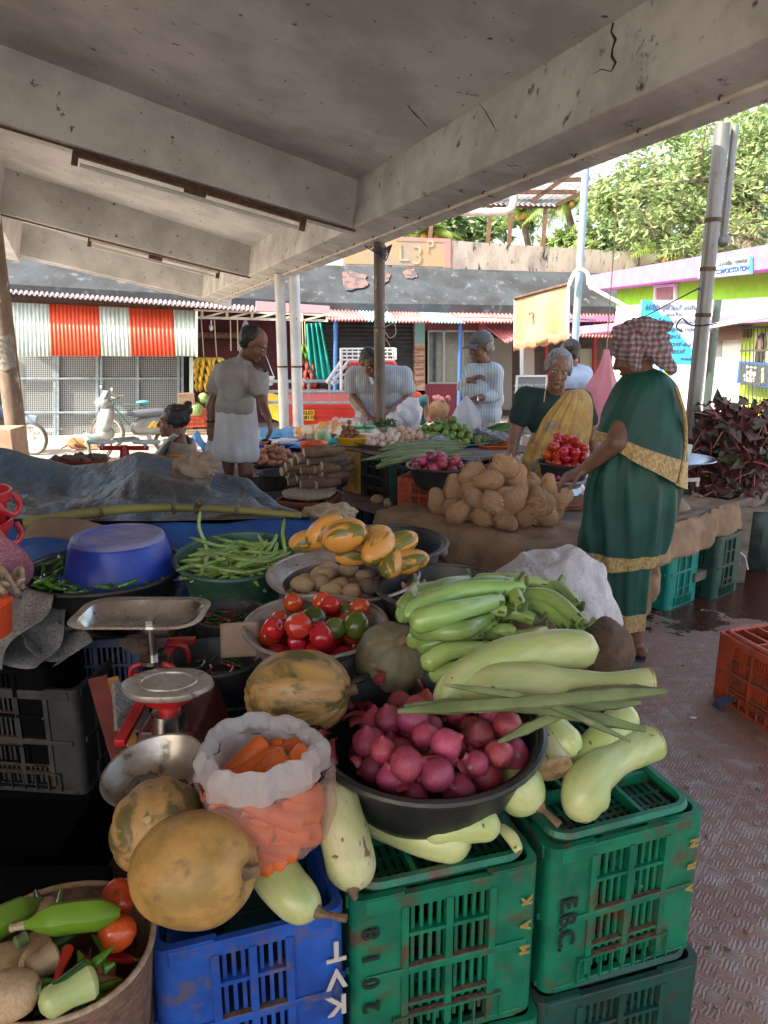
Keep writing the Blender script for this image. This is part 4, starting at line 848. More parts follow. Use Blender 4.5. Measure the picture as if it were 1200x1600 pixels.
# ================================================================ CRATES
def crate(label,M,ma,w=.34,d=.52,h=.30,top='grid',group=None,texts=(),cols=2,name='plastic_crate'):
 t = thing(name,label,'crate',M=M,group=group)
 th = .012
 m = MB()
 r = .022
 for sx in (-1,1):
  for sy in (-1,1):
   cx,cy = sx * (w / 2 - r),sy * (d / 2 - r); pts = []
   a0 = math.atan2(sy,sx) - math.pi / 4
   for k in range(7): a = a0 + k * math.pi / 12; pts.append((cx + r * math.cos(a),cy + r * math.sin(a)))
   o_ = []
   ex,ey = .066,.052
   e0 = (pts[0][0],pts[0][1]); e1 = (pts[-1][0],pts[-1][1])
   def ext(p,first):
    if abs(abs(p[0]) - w / 2) < 1e-4: return (p[0],p[1] - sy * ey)
    return (p[0] - sx * ex,p[1])
   line = [ext(e0,1)] + pts + [ext(e1,0)]
   inner = [(x * (1 - 2 * th / w),y * (1 - 2 * th / d)) for x,y in line]
   n = len(line); vs = [(x,y,z) for z in (0.0,h) for x,y in line + inner[::-1]]
   k2 = 2 * n; fs = [list(range(k2))[::-1],[k2 + i for i in range(k2)]] + [(i,(i + 1) % k2,k2 + (i + 1) % k2,k2 + i) for i in range(k2)]
   part('corner_post',MB().add(vs,fs),ma,t,smooth=True,local=True)
 m = MB()
 for z0,z1,o in ((0,.012,.003),(h - .030,h - .004,.003),(h * .5 - .007,h * .5 + .007,.006)):
  for s in (-1,1):
   m.bbox((-w / 2 + r,s * (d / 2 + o),z0),(w / 2 - r,s * (d / 2 - th),z1)); m.bbox((s * (w / 2 + o),-d / 2 + r,z0),(s * (w / 2 - th),d / 2 - r,z1))
 part('rails',m,ma,t,smooth=False,local=True,bevel=.002,bseg=1)
 def panel(L,cols,tf):
  m = MB(); x0 = -L / 2 + .088; x1 = L / 2 - .088
  for c in range(cols + 1):
   x = x0 + (x1 - x0) * c / cols
   m.join(MB().box((x,-.002,h / 2),(.012,th + .006,h - .05)),tf)
  for zz in (.27,.73): m.join(MB().box((0,-.001,h * zz),(x1 - x0,th + .004,.007)),tf)
  for k in range(9): m.join(MB().box((x0 - .02 + (x1 - x0 + .04) * k / 8,-th * .5 - .003,.034),(.003,.008,.05)),tf)
  m.join(MB().box((0,-th * .5 - .0035,.062),(x1 - x0 + .04,.009,.004)),tf)
  for c in range(cols):
   a = x0 + (x1 - x0) * c / cols; b = x0 + (x1 - x0) * (c + 1) / cols; n = int((b - a) / .0135)
   for k in range(1,n): m.join(MB().box((a + (b - a) * k / n,.002,h / 2),(.0062,th * .6,h - .06)),tf)
  return m
 for s,L,tf,cc in ((-1,w,T(V((0,-d / 2 + th / 2,0))),cols),(1,w,T(V((0,d / 2 - th / 2,0))) @ rot('Z',180),cols),(1,d,T(V((w / 2 - th / 2,0,0))) @ rot('Z',90),cols + 1),(1,d,T(V((-w / 2 + th / 2,0,0))) @ rot('Z',-90),cols + 1)):
  part('slatted_side',panel(L,cc,tf),ma,t,smooth=False,local=True)
  dm = MB()
  for zz in (h * .5 + .0085,.0655,h * .27 + .004): dm.join(MB().box((0,-.0065 if zz > .07 else -th * .5 - .003,zz),(L - .19,.009,.0015)),tf)
  part('ledge_dirt',dm,M_dirt,t,smooth=False,local=True)
 m = MB(); z = h - .012 if top == 'grid' else .012
 if top == 'grid':
  m.box((0,0,h - .02),(w - .05,d - .05,.003))
  ring = []
  for k in range(29):
   a = 2 * math.pi * k / 28; q = .035; X = w / 2 - .022 - q; Y = d / 2 - .022 - q
   ring.append(((X if math.cos(a) > 0 else -X) + q * math.cos(a),(Y if math.sin(a) > 0 else -Y) + q * math.sin(a),h + .004))
  m.tube(ring,.010,6,cap=False)
  part('crate_floor',m,ma,t,smooth=False,local=True)
  m = MB()
  for k in range(1,3): m.box((-w / 2 + .02 + (w - .04) * k / 3,0,h - .006),(.009,d - .05,.022))
  for k in range(1,4): m.box((0,-d / 2 + .02 + (d - .04) * k / 4,h - .005),(w - .05,.009,.022))
  part('floor_ribs',m,ma,t,smooth=False,local=True)
  m = MB(); hole = mat('crate_holes',(.004,.006,.005),rough=.9)
  for i in range(3):
   for j in range(4):
    x0,y0 = -w / 2 + .034 + (w - .04) * i / 3,-d / 2 + .034 + (d - .04) * j / 4; nx,ny = 5,6
    for a in range(nx):
     for b in range(ny):
      if (i + j) % 2: m.box((x0 + .014 + a * .016,y0 + .014 + b * .017,h - .0182),(.0085,.0085,.001))
      elif b % 2 == 0: m.box((x0 + .014 + a * .016,y0 + .02 + b * .017,h - .0182),(.006,.026,.001))
  part('floor_holes',m,hole,t,smooth=False,local=True)
 else:
  m.box((0,0,.012),(w - .03,d - .03,.004)); part('crate_floor',m,ma,t,smooth=False,local=True)
 for (s_,size,x,z,ang,mt,face) in texts:
  MM = T(V((x,-d / 2 - .0066,z))) @ rot('X',90) @ rot('Z',ang)
  part('lettering',text_mb(s_,size,MM,.001,bold=.0012),mt,t,smooth=False,local=True)
 return t
M_void = mat('painted_shade_black',(.004,.004,.004),rough=1,spec=.1)  # near-black colour stands in for the deep shade at the left
def q4(x,y,c): return ('back ' if y > c[1] else 'front ') + ('left' if x < c[0] else 'right')
M_inkb = mat('black_paint_lettering',(.01,.02,.015),rough=.6)
M_inkg = mat('worn_gold_lettering',(.30,.22,.06),rough=.6); M_inkw = mat('whitish_lettering',(.5,.44,.4),rough=.6)
M_inkd = mat('dark_emboss',(.0,.09,.055),rough=.5)
def crate_at(pl,pr,z,label,ma,d=.52,h=.305,w=None,**k):
 a,b = atz(*pl,z),atz(*pr,z); w = w or (b - a).length; u = (b - a).normalized(); yaw = math.degrees(math.atan2(u.y,u.x))
 c = (a + b) / 2 + V((-u.y,u.x,0)) * (d / 2); return crate(label,frame(V((c.x,c.y,z - h)),yaw),ma,w,d,h,**k),c,yaw
ZT = .62
def vtxt(s,size,x,z0,step,mt,ang=180):
 return [(ch,size,x,z0 - i * step,ang,mt,0) for i,ch in enumerate(s) if ch != ' ']
crate_at((549,1412),(846,1347),ZT,'green upturned plastic crate painted 2018, between the blue crate and the right green crate',M_greenc,
 texts=vtxt('8102',.040,-.134,.245,.048,M_inkb,90) + vtxt('KAM',.025,.139,.24,.05,M_inkg,90) )
crate_at((862,1332),(1106,1268),ZT,'green upturned plastic crate painted E.B.C, rightmost of the front crates',M_greenc,
 texts=[('E.B.C.',.046,-.130,.15,-90,M_inkb,0)] + vtxt('NRA',.025,.138,.25,.05,M_inkg,90))
crate_at((236,1492),(538,1418),ZT,'blue slatted plastic crate lettered KVT under the two big pumpkins',M_bluec,d=.5,top='open',
 texts=vtxt('TVK',.052,.128,.235,.052,M_inkw,180) + [('M',.04,-.135,.16,90,M_inkw,0)],cols=2)
crate_at((838,1572),(1098,1500),.312,'dark green crate at the bottom of the stack, below the E.B.C crate',M_dgreenc,d=.52)
crate_at((560,1655),(846,1590),.312,'green crate at the bottom of the stack, below the 2018 crate',M_greenc)
crate_at((236,1735),(538,1660),.312,'blue crate at the bottom of the stack, below the lettered blue crate',M_bluec,d=.5)
for (px,py,z,yaw,ma,lb) in ((470,1180,.60,14,M_dgreenc,'dark crate behind the blue crate, under the carrot bag and steel bowl'),(760,1105,.60,16,M_greenc,'green crate behind the 2018 crate, hidden under the onion basin'),
  (330,1060,.66,12,M_bluedk,'navy crate under the small chilli bowls'),(560,1010,.66,12,M_dgreenc,'dark crate under the tomato bowl'),(830,985,.66,16,M_dgreenc,'dark crate under the green brinjals'),(150,1060,.40,8,M_void,'crate blackened for shade left of the weighing scale'),
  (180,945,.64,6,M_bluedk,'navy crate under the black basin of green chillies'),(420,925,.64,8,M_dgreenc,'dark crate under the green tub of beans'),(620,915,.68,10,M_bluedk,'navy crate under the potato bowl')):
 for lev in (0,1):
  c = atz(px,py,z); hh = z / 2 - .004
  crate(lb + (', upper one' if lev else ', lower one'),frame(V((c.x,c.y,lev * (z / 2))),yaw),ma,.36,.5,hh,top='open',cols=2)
m = MB()
for k in range(4):
 a,b = atz(60,1000 - k * 34,.655 + .0 * k),atz(700,1010 - k * 40,.665)
 m.bar(a,b,.12,.02)
single('display_planks',m,M_wood,'dark plank shelf under the rear bowls of the front stall','shelf',smooth=False) if False else None
cL = atz(62,1045,.56)
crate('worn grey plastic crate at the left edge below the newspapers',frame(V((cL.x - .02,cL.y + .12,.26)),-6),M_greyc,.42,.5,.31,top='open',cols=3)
crate('crate blackened for shade beneath the worn grey crate at the left edge',frame(V((cL.x - .02,cL.y + .12,0)),-4),M_void,.42,.5,.26,top='open',cols=3)
# ================================================================ FRONT STALL PRODUCE
ONI = [p_onion(k) for k in range(3)]; TOM = [p_tomato(0),p_tomato(2,.98),p_tomato(4,.8)]
OC = V((.077,1.20,.800))
basin('black_basin','large black plastic basin of red onions on the bottle gourds',OC,.205,.125,M_black,rb=.145,rim=.016,lip=.014,tilt=(4,0))
inb = lambda c,zb,k: (lambda x,y: zb + k * ((x - c[0]) ** 2 + (y - c[1]) ** 2))
sp = rest_pile(52,.0265,lambda x,y: .690 + 3.6 * (max(0,math.hypot(x - OC.x,y - OC.y) - .05) ** 2),disc((OC.x + .018,OC.y - .008),.136),jit=.35,slope=-.0)
cnt = 0
def onlab(k,x,y,z): return 'red onion in the large black basin'
for (x,y,z,r) in sp:
 r *= 1.0; ONI[cnt % 3].place(T(V((x,y,z + .012))) @ rrot() @ Matrix.Scale(r,4),'red onion in the ' + q4(x,y,OC) + ' part of the large black basin','red onions in the large black basin'); cnt += 1
m = MB()
for k in range(50):
 a = rnd.random() * 6.28; q = .165 * math.sqrt(rnd.random()); x,y = OC.x - .03 + q * math.cos(a),OC.y + .02 + q * math.sin(a)
 s_ = .010 + .016 * rnd.random(); M = T(V((x,y,.742 + .03 * rnd.random() + .035 * (q / .15) ** 4))) @ rrot()
 m.grid(lambda u,v: M @ V(((u - .5) * 2 * s_,(v - .5) * s_ * 1.6 * (1 - .6 * abs(u - .5)),s_ * .55 * math.cos((u - .5) * 3) + .004 * math.sin(9 * v + k))),4,4)
single('onion_peels',m,M_peel,'loose papery red onion peels littered over the onions in the large black basin','onion peels',kind='stuff')
def gourd(label,pts,rad,ma,group='bottle gourds on the front stall',stem=1,cut=False,n=22,name='bottle_gourd',cat='gourd',lab_off=None,spin=0,rs=.006):
 P3 = [atz(x,y,z) for x,y,z in pts]; path = smoothpath(P3,28); L = sum((path[i + 1] - path[i]).length for i in range(28))
 c = (path[14].copy()); acc = 0; rr = []; tot = [0]
 for i in range(28): tot.append(tot[-1] + (path[i + 1] - path[i]).length)
 for i,s_ in enumerate(tot):
  u = s_ / L; r = interp(rad,u); r0,r1 = rad[0],rad[-1]
  if s_ < r0: r *= math.sqrt(max(0.02,1 - (1 - s_ / r0) ** 2))
  if not cut and L - s_ < r1: r *= math.sqrt(max(0.02,1 - (1 - (L - s_) / r1) ** 2))
  rr.append(r)
 q = path[14]; t = thing(name,label,cat,V((q.x,q.y,q.z)),group)
 d = (path[-1] - path[0]).normalized(); M = along(q,d); t.matrix_basis = M; Mi = M.inverted()
 ph = rnd.random() * 6
 m = MB(); m.tube([Mi @ p for p in path],rr,n,wob=lambda a,u: 1 + .02 * math.sin(2 * a + ph + 4 * u) + .012 * math.sin(5 * a + ph * 2 + 7 * u)); part('skin',m,ma,t,local=True)
 e = path[-1]; de = (path[-1] - path[-2]).normalized()
 for (p_,q_,i_) in ((path[0],path[1],0),(path[-1],path[-2],28)):
  if i_ and (cut or stem): continue
  dd = (p_ - q_).normalized(); m = MB(); m.ell((0,0,0),(.0055,.0055,.0022),Mi @ along(p_ - dd * .0008,dd),nu=10,nv=6,fn=lambda u: 1 + .3 * noise.noise(u * 3)); part('blossom_scar',m,M_scab,t,local=True)
 for k in range(1 + int(rnd.random() * 2)):
  i_ = rnd.randrange(6,25); p_ = path[i_]; tg = (path[i_ + 1] - p_).normalized(); n_ = (CAM - p_).normalized() + V((rnd.uniform(-.7,.7),0,rnd.uniform(-.3,.7))); n_ = (n_ - tg * n_.dot(tg)).normalized(); a_,b2_ = rnd.uniform(.002,.008),rnd.uniform(.001,.003)
  m = MB(); m.ell((0,0,0),(a_,b2_,.0012),Mi @ along(p_ + n_ * rr[i_] * 1.0,n_,rnd.random() * 180),nu=14,nv=6,fn=lambda u: 1 + .5 * noise.noise(u * 2.2 + V((k,i_,0)))); part('scab',m,M_scab,t,local=True)
 if cut: m = MB(); m.tube([Mi @ (e - de * .004),Mi @ (e + de * .002),Mi @ (e + de * .0035)],[rr[-1] * 1.02,rr[-1] * .97,rr[-1] * .6],n); part('cut_end',m,M_gcut,t,local=True)
 elif stem:
  side = V((rnd.uniform(-1,1),rnd.uniform(-1,1),.3)) * .008
  m = MB(); m.tube([Mi @ (e - de * .006),Mi @ (e + de * .004),Mi @ (e + de * .012 + side * .6),Mi @ (e + de * .024 * stem + side * 2)],[rs * 2.1,rs * 1.2,rs * .8,rs],8); part('stem',m,M_stem,t,local=True)
 return t
gourd('cream bottle gourd standing nose down between blue and green crates',[(522,1215,.77),(532,1280,.73),(548,1350,.685),(552,1392,.665)],[.028,.036,.040,.040,.034],M_gourd2)
gourd('long green bottle gourd lying under the front of the onion basin',[(548,1262,.67),(620,1290,.665),(690,1312,.66),(735,1322,.66)],[.026,.033,.036,.033],M_gourd,stem=0)
gourd('pale bottle gourd tip poking out below the onion basin rim, right of the long one',[(660,1300,.685),(730,1290,.69),(782,1289,.692)],[.024,.028,.026],M_gourd,stem=0)
gourd('small light green gourd with a curled stem below the carrot bag',[(408,1318,.72),(430,1365,.69),(465,1405,.675),(498,1425,.67)],[.03,.036,.034,.026],M_gourd,stem=1.2)
gourd('fat apple shaped gourd with a curved brown stem facing the camera',[(790,1195,.74),(810,1230,.71),(845,1262,.688)],[.035,.047,.042],M_gourd,stem=2.2,rs=.007)
gourd('crooked neck gourd hanging over the rightmost green crate',[(915,1285,.665),(912,1255,.685),(925,1215,.715),(965,1185,.725),(1000,1168,.725),(1018,1160,.725)],[.037,.043,.036,.030,.032,.034],M_gourd,cut=True)
gourd('short gourd end pointing at the camera beside the basin rim',[(820,1100,.78),(862,1140,.77),(905,1175,.755)],[.026,.033,.028],M_gourd,stem=0)
gourd('gourd in the shade under the drumsticks, tip at upper right',[(870,1205,.70),(930,1170,.73),(985,1110,.765)],[.026,.035,.034],M_gourd,stem=0)
gourd('cut gourd stump with a brown cut face beside the basin',[(835,1140,.77),(850,1165,.755),(866,1202,.735)],[.028,.032,.034],M_gourd2,cut=True)
gourd('upper pale bottle gourd resting behind the other long one',[(690,1110,.86),(715,1065,.90),(780,1030,.925),(860,1016,.93),(935,1014,.93)],[.024,.031,.035,.037,.033],M_gourd,stem=0)
gourd('long pale bottle gourd with a cut neck lying across the onion basin',[(708,1088,.875),(780,1072,.895),(860,1070,.90),(940,1068,.90),(1018,1062,.905)],[.033,.041,.037,.026,.019,.021],M_gourd,cut=True)
gourd('curved thin green gourd tip at the corner of the 2018 crate',[(780,1290,.655),(800,1310,.65),(812,1332,.64)],[.008,.011,.009],M_gourd,stem=0)
def pod(label,a,b,za,zb,sag=.01,r=.0075,group='drumstick pods laid over the gourds',ma=None,bow=0):
 A,B = atz(*a,za),atz(*b,zb); C_ = (A + B) / 2 + V((0,bow,sag)); path = smoothpath([A,C_,B],16)
 m = MB(); m.tube(path,[r * (.35 + .65 * min(1,6 * u,5 * (1 - u) + .1)) * (1 + .1 * math.sin(u * 40)) for u in [i / 16 for i in range(17)]],8,wob=lambda a_,u: 1 + .14 * math.cos(3 * a_))
 return single('drumstick_pod',m,ma or M_drum,label,'drumstick',group)
pod('thick drumstick pod from the onion basin to the right, lower of the two crossing',(622,1112),(1040,1080),.885,.93,.015,.011,bow=-.03)
pod('drumstick pod crossing the basin to a point at the far right',(632,1104),(1008,1140),.89,.86,.02,.011)
pod('thin twig-like drumstick pod over the long cut gourd',(695,1070),(985,1158),.945,.85,.02,.006)
pod('pale ribbed drumstick pod pointing up and right over the basin rim',(778,1160),(1000,1098),.83,.88,.02,.009)
pod('drumstick pod tucked behind the long cut gourd, only its right half showing',(840,1098),(1030,1078),.875,.925,.01,.009)
def pumpkin(label,px,py,z,rad,ma,tilt,ribs=10,amp=.03,seed=0):
 c = atz(px,py,z); M = T(c) @ Euler([R(a) for a in tilt]).to_matrix().to_4x4(); t = thing('pumpkin',label,'pumpkin',M=M)
 m = MB(); n = 60
 def f(q):
  a = math.atan2(q.y,q.x); s_ = math.hypot(q.x,q.y)
  return (1 + amp * s_ * (abs(math.cos(a * ribs / 2)) - .5) * 1.4 + .05 * noise.noise(q * 1.3 + V((seed * 5,0,0)))) * (1 - .10 * math.exp(-((s_ / .25) ** 2)) * (1 if q.z > 0 else .4))
 m.ell((0,0,0),rad,nu=n,nv=34,fn=f); part('skin',m,ma,t,local=True)
 m = MB(); m.tube([(0,0,rad[2] * .86),(.002,0,rad[2] * .98),(.008,.002,rad[2] * 1.1)],[.014,.009,.010],8); part('stem',m,M_stem,t,local=True)
 return t
pumpkin('big smooth ochre pumpkin at the front of the blue crate',303,1357,.745,(.080,.080,.092),M_pump,(80,20,70),10,.012,1)
pumpkin('green and tan mottled pumpkin behind the big smooth ochre one',248,1292,.76,(.070,.070,.078),M_pumpg,(70,0,20),10,.03,2)
pumpkin('ribbed orange brown pumpkin behind the carrot bag, left of the onion basin',466,1082,.83,(.086,.078,.100),M_pumpg,(84,10,80),12,.05,3)
pumpkin('dull grey brown pumpkin behind the onion basin, under the brinjals',612,1030,.82,(.078,.078,.075),M_pumpb,(30,20,0),12,.03,4)
def yam(px,py,z,rad,label,seed):
 c = atz(px,py,z); m = MB(); m.ell((0,0,0),rad,nu=34,nv=22,fn=lambda q: 1 + .14 * noise.noise(q * 1.6 + V((seed,0,0))) + .04 * noise.noise(q * 6)); o = link('yam',m.mesh('yam',M_yam),None,T(c)); return tag(o,label,'yam','brown yams')
yam(945,1012,.80,(.062,.06,.066),'large round brown yam at the right end of the front stall',1)
yam(818,985,.80,(.08,.06,.055),'brown yam half hidden between the brinjals and upper gourd',5)
yam(895,1045,.74,(.06,.06,.05),'low brown yam under the right tip of the upper gourds',9)
bl = [((625,970),(660,925),(742,912),.92,.023,'back left'),((632,962),(720,925),(815,918),.975,.026,'long top one over the bowl rim'),((735,918),(790,915),(815,950),.96,.024,'curling down at the heap centre'),
 ((640,975),(700,958),(780,938),.965,.028,'thick pale one in the middle'),((640,985),(720,985),(765,965),.935,.022,'middle row'),((640,1000),(670,998),(700,993),.90,.021,'short one at lower left'),
 ((690,1005),(730,985),(770,975),.92,.020,'in the middle of the lower row'),((660,1042),(700,1018),(765,1012),.90,.022,'lowest front one with its cap up'),((670,1055),(720,1045),(765,1028),.87,.021,'underneath the lowest front one'),
 ((800,935),(860,935),(910,975),.95,.023,'outermost right one curving down'),((790,950),(840,945),(895,982),.93,.024,'inner right one beside the outermost'),((740,905),(800,905),(858,912),.95,.016,'thin one along the back'),
 ((775,960),(800,955),(835,968),.925,.024,'stubby one right of centre'),((745,990),(790,985),(800,985),.90,.018,'small one under the centre'),((625,955),(640,935),(650,915),.93,.02,'leaning on the dark bowl at far left'),((690,945),(740,925),(800,930),.945,.024,'buried in the centre')]
bl += [((660,965),(720,948),(790,955),.945,.021,'second from the top in the middle'),((650,1012),(700,1000),(750,990),.905,.019,'between the middle and lowest rows'),((700,930),(750,912),(800,908),.975,.018,'thin one on the crest'),((820,925),(870,918),(905,950),.935,.019,'thin one at the far right back'),((770,1000),(815,995),(850,985),.885,.019,'low one at the right of the heap'),((655,940),(690,915),(730,905),.95,.018,'thin one at the back left crest')]
for a,b_,c_,z,r,lb in bl:
 r *= .88
 P3 = [atz(*a,z - .02),atz(*b_,z),atz(*c_,z - .01)]; path = smoothpath(P3,18); q = path[9]; M = along(q,path[-1] - path[0]); Mi = M.inverted()
 t = thing('green_brinjal','light green long brinjal, ' + lb,'brinjal',M=M,group='light green brinjals heaped on the front stall')
 m = MB(); m.tube([Mi @ p for p in path],[r * (math.sqrt(max(.03,1 - (1 - min(1,u / .13)) ** 2)) if u < .13 else (1 - .35 * max(0,(u - .35) / .65))) for u in [i / 18 for i in range(19)]],14); part('skin',m,M_brinjal,t,local=True)
 e = path[-1]; d = (path[-1] - path[-2]).normalized(); up = V((rnd.uniform(-.4,.4),rnd.uniform(-.3,.3),.7)).normalized()
 m = MB(); m.tube([Mi @ (e - d * .018),Mi @ (e - d * .004),Mi @ (e + d * .008)],[r * .72,r * .66,.006],9,wob=lambda a_,u: 1 + .16 * math.cos(5 * a_) * (1 - u)); m.tube([Mi @ p for p in smoothpath([e,e + d * .015 + up * .005,e + d * .02 + up * .024],6)],[.006,.004,.004,.004,.004,.005,.005],6); part('stem_cap',m,M_gstem,t,local=True)
BC = V((atz(407,1190,.845).x,atz(407,1190,.845).y,.845))
m = MB()
def carrot_mesh():
 m = MB(); n = 14; m.lathe([(0,.5),(.1,.5),(.16,.47),(.18,.42),(.17,.2),(.15,0),(.125,-.2),(.09,-.36),(.045,-.47),(.0,-.5)],14,mod=lambda a,u: 1 + .04 * math.sin(u * 70)); return m
o = link('carrot',carrot_mesh().mesh('carrot',M_carrot)); cm = MB(); cm.lathe([(.0,.52),(.05,.52),(.06,.49)],8); part('crown',cm,M_gstem,o,local=True); CAR = Proto(o)
for k in range(40):
 if k < 15:
  a = rnd.random() * 6.28; q = .048 * math.sqrt(rnd.random()); p = BC + V((q * math.cos(a) - .0,q * math.sin(a),-.028 + .012 * rnd.random())); d = V((.75 + rnd.uniform(-.4,.3),.55 + rnd.uniform(-.4,.4),.35 + rnd.uniform(-.25,.3)))
 else:
  a = rnd.random() * 6.28; a = -1.57 + rnd.uniform(-1.6,1.6); q = .062; p = BC + V((.008 + q * math.cos(a),q * math.sin(a),-.045 - .075 * rnd.random())); q = V((-math.sin(a),math.cos(a),-.5 + rnd.uniform(-.25,.25))); d = q
 CAR.place(along(p,d,rnd.random() * 360) @ Matrix.Diagonal((.105,.105,.10 + (.04 if k < 15 else .0) * rnd.random(),1)),'orange carrot in the open plastic bag, ' + ('among those showing at its mouth' if k < 15 else 'among those pressing against its lower side'),'carrots at the mouth of the bag' if k < 15 else 'carrots in the lower part of the bag')
t = thing('plastic_bag','open whitish plastic bag of carrots, rolled down at its mouth','bag',BC - V((0,0,.15)))
def bagp(u,v,jag=1):
 a = 2 * math.pi * u; wr = 1 + .05 * math.sin(3 * a + 1) + .035 * math.sin(8 * a + 3 * v) + .02 * math.sin(17 * a + 5 * v)
 return a,wr
m = MB()
def low(u,v):
 a,wr = bagp(u,v); r = .105 * (1 - .10 * v) * wr * (1 if v < .8 else 1 - (v - .8) * 2.2); return BC + V((.016 * v + r * math.cos(a),r * .92 * math.sin(a),-.01 - .135 * v))
m.grid(low,64,12,closed=True); part('lower_bag',m,M_bagc,t)
m = MB()
def cuff(u,v):
 a,wr = bagp(u,0); ph = v * math.pi * 1.1; nn = noise.noise(V((math.cos(a) * 3.4,math.sin(a) * 3.4,v * 4))); rg = abs(noise.noise(V((math.cos(a) * 7,math.sin(a) * 7,v * 5 + 3))))
 r = (.089 - .013 * math.cos(ph)) * wr + .010 * nn * v - .005 * rg; z = .014 + .022 * math.sin(ph) - .036 * max(0,v - .45) + .009 * noise.noise(V((math.cos(a) * 1.3,math.sin(a) * 1.3,5))) + .004 * noise.noise(V((math.cos(a) * 4,math.sin(a) * 4,v * 2)))
 return BC + V((r * math.cos(a),r * .94 * math.sin(a),z))
m.grid(cuff,220,20,closed=True); part('rolled_mouth',m,M_bag,t)
m = MB()
def inner(u,v): a,wr = bagp(u,v); r = (.072 - .006 * v) * wr; return BC + V((r * math.cos(a),r * .94 * math.sin(a),.012 - .06 * v + .006 * math.sin(6 * a)))
m.grid(inner,64,6,closed=True); part('inner_side',m,M_bag,t)
sc_ = thing('weighing_scale','counter scale with a steel tray pan, red enamel frame and round weight plate','scale',atz(240,1120,.62))
PC = V((atz(221,958,.905).x,atz(221,958,.905).y,.905)); PA = 12
def rrect(w,d,r,n=6):
 o = []
 for sx,sy in ((1,1),(-1,1),(-1,-1),(1,-1)):
  for k in range(n): a = math.atan2(sy,sx) - math.pi / 4 + k * math.pi / 2 / (n - 1); o.append((sx * (w / 2 - r) + r * math.cos(a),sy * (d / 2 - r) + r * math.sin(a)))
 return o
m = MB(); rings = []
for (w,d,r,z) in ((.20,.10,.04,-.036),(.235,.135,.05,-.030),(.27,.17,.055,-.004),(.30,.20,.06,.0),(.303,.203,.06,.002),(.27,.168,.054,.0),(.235,.133,.048,-.027),(.20,.10,.04,-.033)):
 rings.append([PC + V((x * .91,y * .91,z)) for x,y in rrect(w,d,r)])
n = len(rings[0]); m.add([p for r_ in rings for p in r_],[(i * n + k,i * n + (k + 1) % n,(i + 1) * n + (k + 1) % n,(i + 1) * n + k) for i in range(len(rings) - 1) for k in range(n)] + [list(range(n))[::-1],[(len(rings) - 1) * n + k for k in range(n)]]); part('tray_pan',m,M_steel,sc_)
q = V((atz(240,1030,.83).x,atz(240,1030,.83).y,.83))
m = MB(); m.tube([q,q + V((0,0,.075))],.0095,12); m.box(q + V((.0,0,.078)),(.014,.022,.02)); m.tube([q - V((0,0,.004)),q + V((0,0,.004))],.028,16); part('post',m,M_steel,sc_)
m = MB()
for s in (-1,1):
 m.tube(smoothpath([q + V((s * .005,-.0,-.01)),q + V((s * .03,-.01,-.008)),q + V((s * .045,-.01,-.02)),q + V((s * .047,-.01,-.05))],8),.006,6)
 m.tube(smoothpath([q + V((s * .005,.09,-.01)),q + V((s * .03,.09,-.008)),q + V((s * .045,.09,-.02)),q + V((s * .047,.09,-.05))],8),.006,6)
m.bar(q + V((-.05,-.01,-.045)),q + V((.05,-.01,-.045)),.012,.01); m.bar(q + V((-.04,-.01,-.028)),q + V((.04,-.01,-.028)),.012,.008)
m.bar(q + V((-.0,-.22,-.06)),q + V((0,.16,-.03)),.02,.014); m.bar(q + V((-.05,.14,-.02)),q + V((.05,.14,-.02)),.02,.012)
part('red_frame',m,M_redp,sc_,bevel=.002)
m = MB(); m.lathe([(0,-.02),(.04,-.02),(.055,.0),(.02,.012),(0,.012)],20,T(PC - V((0,0,.055)))); part('pan_support',m,M_iron,sc_)
W = V((atz(262,1068,.865).x,atz(262,1068,.865).y,.865))
m = MB(); m.lathe([(0,-.003),(.070,-.003),(.078,-.008),(.080,-.004),(.078,.003),(.072,.005),(.052,.004),(.050,.0065),(.046,.0065),(.044,.004),(0,.004)],40,T(W) @ Matrix.Diagonal((1.0,.78,1,1)),mod=lambda a,u: 1 + .02 * math.cos(6 * a) + .03 * math.cos(2 * a)); part('weight_plate',m,mat('stained_steel_plate',(.55,.50,.44),(.42,.36,.30),rough=.35,metal=.6,scale=30,c3=(.28,.2,.14),scale3=55,lo3=.56,hi3=.68),sc_)
m = MB(); m.lathe([(.05,0),(.045,-.02),(.02,-.03),(.02,-.06)],16,T(W - V((0,0,.008)))); m.bar(W + V((-.065,0,-.015)),W + V((.065,0,-.015)),.012,.008); part('plate_support',m,M_redp,sc_)
m = MB(); b0 = W - V((.0,-.02,.20)); m.prism([b0 + V(p) for p in ((-.09,-.07,0),(.09,-.07,0),(.05,-.05,.12),(-.05,-.05,.12))],(0,.2,0)); part('body',m,mat('dark_red_enamel',(.12,.015,.012),(.07,.01,.01),rough=.4,scale=20),sc_,smooth=False,bevel=.006)
m = MB(); m.tube([W + V((0,-.01,-.05)),W + V((0,-.01,-.2))],[.03,.05],16); part('spring_housing',m,M_steel,sc_)
for k,(px,c_,lb) in enumerate(((152,(.22,.05,.04),'dark red narrow board leaning beside the scale'),(176,(.45,.22,.05),'thin wooden ruler with yellow edge leaning beside the scale'))):
 m = MB(); a,b_ = atz(px,1060,.80),atz(px + 42,1200,.68); m.bar(a,b_,.035 - .015 * k,.012); single('leaning_board',m,mat('board_c%d' % k,c_,tuple(x * .6 for x in c_),rough=.6,scale=20),lb,'board',smooth=False)
m = MB(); a = atz(205,1105,.77); MM = T(a) @ rot('Z',20) @ rot('X',35) @ rot('Y',30); m.box((0,0,0),(.07,.10,.012),MM); single('account_book',m,M_paper,'small white printed booklet leaning against the scale body','book',smooth=False)
SB = V((atz(240,1203,.80).x,atz(240,1203,.80).y,.80))
